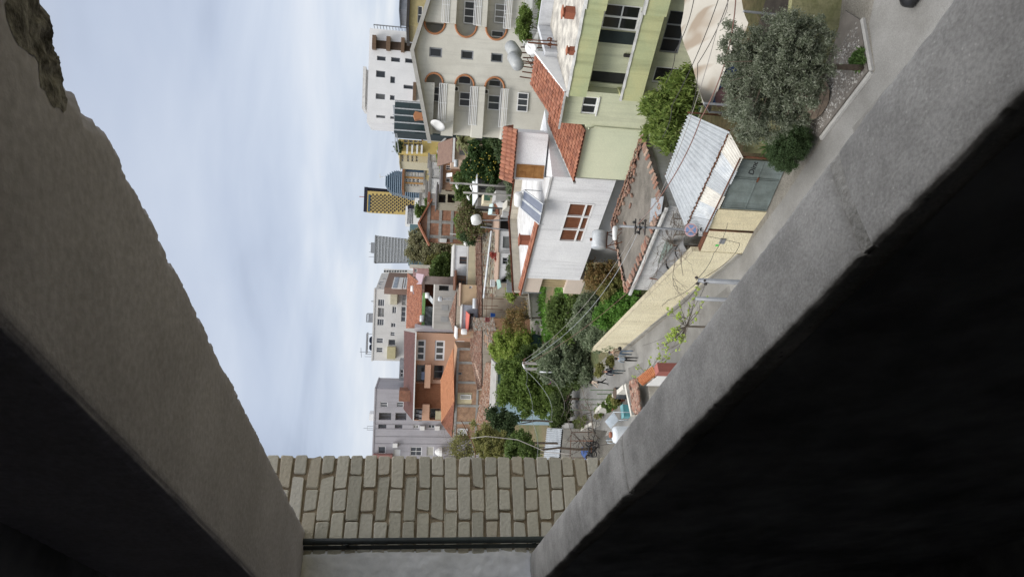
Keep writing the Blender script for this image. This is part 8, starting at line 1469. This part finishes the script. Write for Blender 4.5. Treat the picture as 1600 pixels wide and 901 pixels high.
for k in range(12): p = Gz(T('e', rg.uniform(200, 420), rg.uniform(200, 420)), 1.9); branchy(mb, p, (rg.gauss(0, 1), rg.gauss(0, 1), .2), 1.1, .02, 2, rg, .7, (2, 3), 3)
mb.obj('branches', TWIG, bv)
# rusty rails and frame of the vine
mb = MB(); [mb.tube([Gz(T('e', x0, y0), z), Gz(T('e', x1, y1), z)], .03, 5) for x0, y0, x1, y1, z in ((60, 662, 350, 660, 1.8), (95, 560, 80, 860, 2.0), (330, 800, 330, 700, 1.0))]; [mb.tube([Gz(T('e', x, y), 2.0), Gz(T('e', x, y), 2.0)*Vector((1, 1, 0))], .03, 5) for x, y in ((95, 560), (80, 860), (60, 662))]; mb.solo('vine_frame', RUST, 'rusty pipe frame carrying the near yard vine', 'pipe frame')
q = [Gz(T('J', 225, 525), 2.6), Gz(T('J', 320, 530), 2.4), Gz(T('J', 300, 740), 2.4), Gz(T('J', 200, 740), 2.6)]; cs = thing('corrugated_shed', 'low shed with a pale corrugated roof next to the brick wall edge', 'shed', Vector((q[0].x, q[0].y, 0))); mb = MB(); corr_quad(mb, q[3], q[0], q[1], q[2], 16, .035); mb.obj('roof_sheet', CORR, cs, True); mb = MB(); mb.prism([Vector((p.x, p.y, 0)) for p in q], (0, 0, 2.25)); mb.obj('wall', PLIN, cs)
# white beam, tiled lean-to and white wall closest to the sill
A_, B_ = Gz(T('e', 742, 0), 2.3), Gz(T('e', 818, 370), 2.3); mb = MB(); mb.bar(A_, B_, .22, .22); mb.hexa([Vector((p.x, p.y, z)) for z in (0, 2.15) for p in (A_, B_, B_+Vector((.2, -.1, 0)), A_+Vector((.2, -.1, 0)))]); mb.solo('white_beam_wall', WC, 'white coped wall separating the near yard from a tiled lean to', 'wall')
lt_ = thing('tiled_lean_to', 'old tiled lean to with a crusty tile edge by the budding tree', 'lean-to', Gz(T('e', 850, 150), 0)); q = [Gz(T('e', 760, -10), 2.3), Gz(T('e', 828, 350), 2.3), Gz(T('e', 915, 320), 2.7), Gz(T('e', 870, -60), 2.7)]
mb = MB(); mb.prism([p-Vector((0, 0, .1)) for p in q], (0, 0, .1)); mb.obj('slab', SLAB, lt_); mb = MB(); [mb.prism([Vector((p.x, p.y, 0)) for p in q], (0, 0, 2.1))]; mb.obj('wall', WC, lt_); mb = MB(); rg = random.Random(41)
for k in range(220): u, v = rg.random(), rg.random()**.6; p = (q[0]*(1-u)+q[1]*u)*(1-v)+(q[3]*(1-u)+q[2]*u)*v; mb.box(p, rg.uniform(.15, .35), rg.uniform(.1, .22), rg.uniform(.03, .1), rg.uniform(0, 3))
mb.obj('loose_tiles', OLDTILE, lt_, kind='stuff')
q = [Gz(T('J', 800, 215), 2.5), Gz(T('J', 905, 135), 2.5), Gz(T('J', 930, 180), 2.8), Gz(T('J', 835, 255), 2.8)]; tw_ = thing('tile_coped_wall', 'white wall capped with a row of fresh orange tiles', 'wall', Vector((q[0].x, q[0].y, 0))); mb = MB(); tile_quad(mb, q[3], q[2], q[1], q[0], .24, .6, .07, .01); mb.obj('coping_tiles', pick('fresh_tile', [(.50, .20, .09), (.55, .24, .11), (.45, .17, .075)]), tw_)
w_ = [Gz(T('J', 835, 258), 2.7), Gz(T('J', 932, 183), 2.7), Gz(T('J', 945, 215), 1.2), Gz(T('J', 855, 335), 1.2)]; w_ = [q[3]-Vector((0, 0, .15)), q[2]-Vector((0, 0, .15))]; mb = MB(); n_ = Vector((.35, -.55, 0)); mb.hexa([Vector((p.x, p.y, z))+o for z in (0, 2.6) for p, o in ((w_[0], Vector((0, 0, 0))), (w_[1], Vector((0, 0, 0))), (w_[1], n_*.4), (w_[0], n_*.4))]); mb.obj('wall_face', WHITE, tw_)
mb = MB(); c = q[2]+Vector((.25, -.1, 0)); mb.box((c.x, c.y, 0), .5, .5, 2.9, .6); mb.solo('red_pier', pm('red_paint_render', (.33, .12, .10), (.27, .10, .085), bump=.3), 'red painted pier end beside the orange coping tiles', 'pier')
# budding trees by the near kerb
def budtree(label, base, tip_list, seed):
    root = thing('budding_tree', label, 'tree', base, 'budding saplings by the near kerb'); rg = random.Random(seed); mb = MB(); tips = []
    hub = base + Vector((0, 0, 2.2)); mb.tube([base, hub], .06, 7, .045)
    for t in tip_list:
        t = Vector(t); m = hub*.45+t*.55+Vector((rg.gauss(0, .12), rg.gauss(0, .12), -.1)); mb.tube([hub, m, t], .022, 5, .006); tips.append(t)
        for k in range(7): s = rg.uniform(.35, .98); p = hub*(1-s)+t*s if s < .5 else m*(2-2*s)+t*(2*s-1); d = ((t-m).normalized()+Vector((rg.gauss(0, .5), rg.gauss(0, .5), rg.gauss(.15, .35)))).normalized(); e = p+d*rg.uniform(.15, .5); mb.tube([p, (p+e)/2+Vector((0, 0, .02)), e], .008, 4, .004); tips.append(e)
    mb.obj('trunk', TWIG, root); bl = [(p, (.07, .07, .07)) for p in tips]; leaves('buds', Lf('bud_leaf', (.26, .33, .07), (.33, .40, .11), (.20, .27, .05)), root, bl, len(bl)*12, .05, clump=.06, seed=seed, nclump=len(bl), elong=1.9); return root
b1 = Gz((1140, 512), 0); D1 = b1.y
budtree('budding sapling with pale green shoots right of the orange coping', Vector((b1.x, D1, 0)), [Dy(T('s', x, y), D1+dd) for x, y, dd in ((735, 290, .3), (660, 345, .2), (790, 400, .1), (740, 405, 0), (705, 495, -.1), (680, 515, -.2), (640, 560, 0), (610, 590, .2), (600, 650, .1), (530, 670, .3), (620, 700, -.1), (860, 235, .2), (900, 120, .4), (820, 320, .1), (860, 440, -.2), (780, 560, -.2), (700, 610, -.1), (720, 690, -.3), (900, 340, 0), (950, 260, 0), (690, 580, .2))], 51)
b2 = Gz((1060, 590), 0); D2 = b2.y
budtree('smaller budding sapling behind the orange coping tiles', Vector((b2.x, D2, 0)), [Dy(T('s', x, y), D2+dd) for x, y, dd in ((530, 780, .1), (460, 825, .2), (370, 870, .2), (560, 740, 0), (600, 800, -.1), (520, 850, .1), (640, 760, -.1))], 52)
# ================================================================== people
SKIN = pm('skin', (.48, .29, .21), bump=0, fine=.02, ro=.6); HAIR = pm('dark_hair', (.02, .015, .012), bump=.1, ro=.5); SHOE = pm('dark_shoe', (.03, .03, .032), bump=0)
def person(label, foot, h, facing, top, legs, hair, pose, bag=None, longhair=False):
    """one skinned body; colours by the bone a face lies nearest; pose = (left leg swing, right leg swing, left arm, right arm, lean)"""
    k = h/1.75; root = thing('person', label, 'person', foot, None); ca, sa = math.cos(facing), math.sin(facing)
    fw = Vector((math.sin(facing), math.cos(facing), 0)); rt = Vector((fw.y, -fw.x, 0)); up = Vector((0, 0, 1)); ll, rl, la, ra, ln = pose
    P = lambda f, r, u: (fw*(f+ln*max(0, u-.9)*.5) + rt*r + up*u)*k
    J = [P(0, 0, .95), P(0, 0, 1.18), P(.0, 0, 1.38), P(.01, 0, 1.49), P(.03, 0, 1.60), P(.03, 0, 1.70)]                         # pelvis..head top
    R = [(.135, .11), (.125, .10), (.145, .10), (.05, .05), (.085, .095), (.07, .08)]; E_ = [(0, 1), (1, 2), (2, 3), (3, 4), (4, 5)]; cls = [('legs',), ('top',), ('top',), ('skin',), ('head',), ('head',)]; seg = {0: 'top', 1: 'top', 2: 'skin', 3: 'head', 4: 'head'}
    def chain(start, pts, rad, cl):
        p = start
        for q, r, c in zip(pts, rad, cl): J.append(q); R.append((r, r)); E_.append((p, len(J)-1)); seg[len(E_)-1] = c; p = len(J)-1
    for sd, sw in ((-1, ll), (1, rl)):
        kn = P(math.sin(sw)*.44, sd*.10, .90-math.cos(sw)*.43); an = kn + (fw*(math.sin(sw-.25*abs(sw)-(.5 if sw < 0 else 0))*.42) - up*(math.cos(sw-.25)*.40))*k; an.z = max(an.z, .07)
        chain(0, [P(0, sd*.095, .90), kn, an, an+(fw*.14-up*.035)*k], (.088, .062, .045, .04), ('legs', 'legs', 'legs', 'shoe'))
    for sd, sw in ((-1, la), (1, ra)):
        sh = P(0, sd*.185, 1.40); el = sh + (fw*math.sin(sw)*.28 + rt*sd*.05 - up*math.cos(sw)*.28)*k; wr = el + (fw*math.sin(sw+.35)*.25 - up*math.cos(sw+.35)*.25)*k
        chain(2, [sh, el, wr, wr+(wr-el).normalized()*.09*k], (.062, .05, .038, .035), ('top', 'top', 'top', 'skin'))
    me = bpy.data.meshes.new('body'); me.from_pydata([tuple(j) for j in J], E_, []); o = bpy.data.objects.new('body_tmp', me); COL.objects.link(o); md = o.modifiers.new('skin', 'SKIN'); md.use_smooth_shade = True
    for i, r in enumerate(R): me.skin_vertices[0].data[i].radius = (r[0]*k, r[1]*k); me.skin_vertices[0].data[i].use_root = (i == 0)
    sb = o.modifiers.new('sub', 'SUBSURF'); sb.levels = sb.render_levels = 1
    bpy.context.view_layer.update(); m2 = bpy.data.meshes.new_from_object(o.evaluated_get(bpy.context.evaluated_depsgraph_get())); bpy.data.objects.remove(o); m2.name = 'body'
    mats = dict(top=top, legs=legs, skin=SKIN, head=SKIN, shoe=SHOE); keys = list(mats); m2.materials.clear(); [m2.materials.append(mats[q]) for q in keys]; m2.materials.append(hair); hi = len(keys)
    hc = J[4]
    for p in m2.polygons:
        c = Vector(p.center); best, bd = 'top', 9
        for i, (a, b) in enumerate(E_):
            A, B = J[a], J[b]; t = max(0, min(1, (c-A).dot(B-A)/max(1e-9, (B-A).length_squared))); d = (c-(A+(B-A)*t)).length
            if d < bd: bd, best = d, seg[i]
        p.material_index = keys.index(best); p.use_smooth = True
    bo = bpy.data.objects.new('body', m2); COL.objects.link(bo); bo.parent = root
    mb = MB(); HC = Vector(hc)+root.location+up*.045*k; rr = .105*k       # hair cap open over the face
    def fn(u, v):
        g = 2*math.pi*u; el = math.pi/2 - v*(1.55 if not longhair else 2.0); d = rt*math.cos(g)*math.cos(el) + fw*math.sin(g)*math.cos(el) + up*math.sin(el); f = max(0, d.dot(fw)); r = rr*(1.06 - (.25*f if el < .55 else 0)); q = HC + d*r
        if longhair and el < 0: q = HC + Vector((d.x, d.y, 0))*rr*.95 - up*(.22*k*(-el)) - fw*.02
        return q
    mb.grid(fn, 18, 9); mb.obj('hair', hair, root, True)
    mb = MB(); F = HC + fw*rr*.86 - up*.03*k
    mb.lathe(F-up*.015*k, [(.012*k, 0), (.015*k, .012*k), (.004*k, .03*k)], 8, axis=fw); mb.obj('nose', SKIN, root, True)
    for sd in (-1, 1): mb = MB(); mb.lathe(F+rt*sd*.034*k+up*.018*k, [(.011*k, 0), (.006*k, .008*k)], 8, axis=fw); mb.obj('eye', HAIR, root)
    mb = MB(); mb.bar(F-rt*.022*k-up*.05*k, F+rt*.022*k-up*.05*k, .01*k); mb.obj('mouth', pm('lips', (.35, .13, .12), bump=0), root)
    if bag:
        mb = MB(); c = root.location + P(*bag); mb.lathe(c-up*.13*k, [(.06*k, 0), (.13*k, .05*k), (.14*k, .16*k), (.09*k, .25*k)], 14); m = mb.solo('shoulder_bag', BLACKP, 'rounded black bag on the side of the person in tan', 'bag', smooth=True)
        mb = MB(); mb.tube([c+up*.1*k, root.location+P(-.13, .05, 1.3), root.location+P(-.1, -.15, 1.42)], .012, 5); mb.obj('strap', BLACKP, m)
    return root
DEN = pm('denim_blue', (.11, .15, .21), (.08, .11, .16), sc=8); DJ = pm('pale_denim', (.30, .35, .40), (.24, .28, .33), sc=8); TANJ = pm('tan_jacket', (.30, .23, .17), (.25, .19, .14), sc=6); NVY = pm('navy_jacket', (.015, .017, .03), bump=.1); BLK = pm('black_trousers', (.012, .012, .013), bump=.1); BEJ = pm('beige_coat', (.55, .45, .36), (.48, .39, .31), sc=6); GRJ = pm('washed_jeans', (.09, .115, .13), (.07, .09, .10))
ft = Gz(T('P', 996, 561)); person('person in a pale denim jacket and black trousers walking away', ft, 1.62, -.15, DJ, BLK, HAIR, (.06, -.1, .3, .15, .02), longhair=True)
ft2 = Gz(T('P', 989, 551)); person('person in a tan jacket and blue jeans walking beside the denim jacket', ft2, 1.76, -.2, TANJ, DEN, HAIR, (.22, -.25, .2, -.15, .05), bag=(-.02, .27, .95))
ft3 = Gz(T('P', 976, 581)); person('person in a dark navy jacket and grey jeans walking toward the camera', ft3, 1.70, math.pi-.1, NVY, GRJ, pm('short_hair', (.05, .04, .035)), (.2, -.22, -.1, .15, .0))
ft4 = Gz(T('P', 950, 597)); person('person in a beige coat and black trousers walking at the bend', ft4, 1.55, math.pi+.9, BEJ, BLK, HAIR, (.28, -.25, .6, .5, .08), longhair=True)
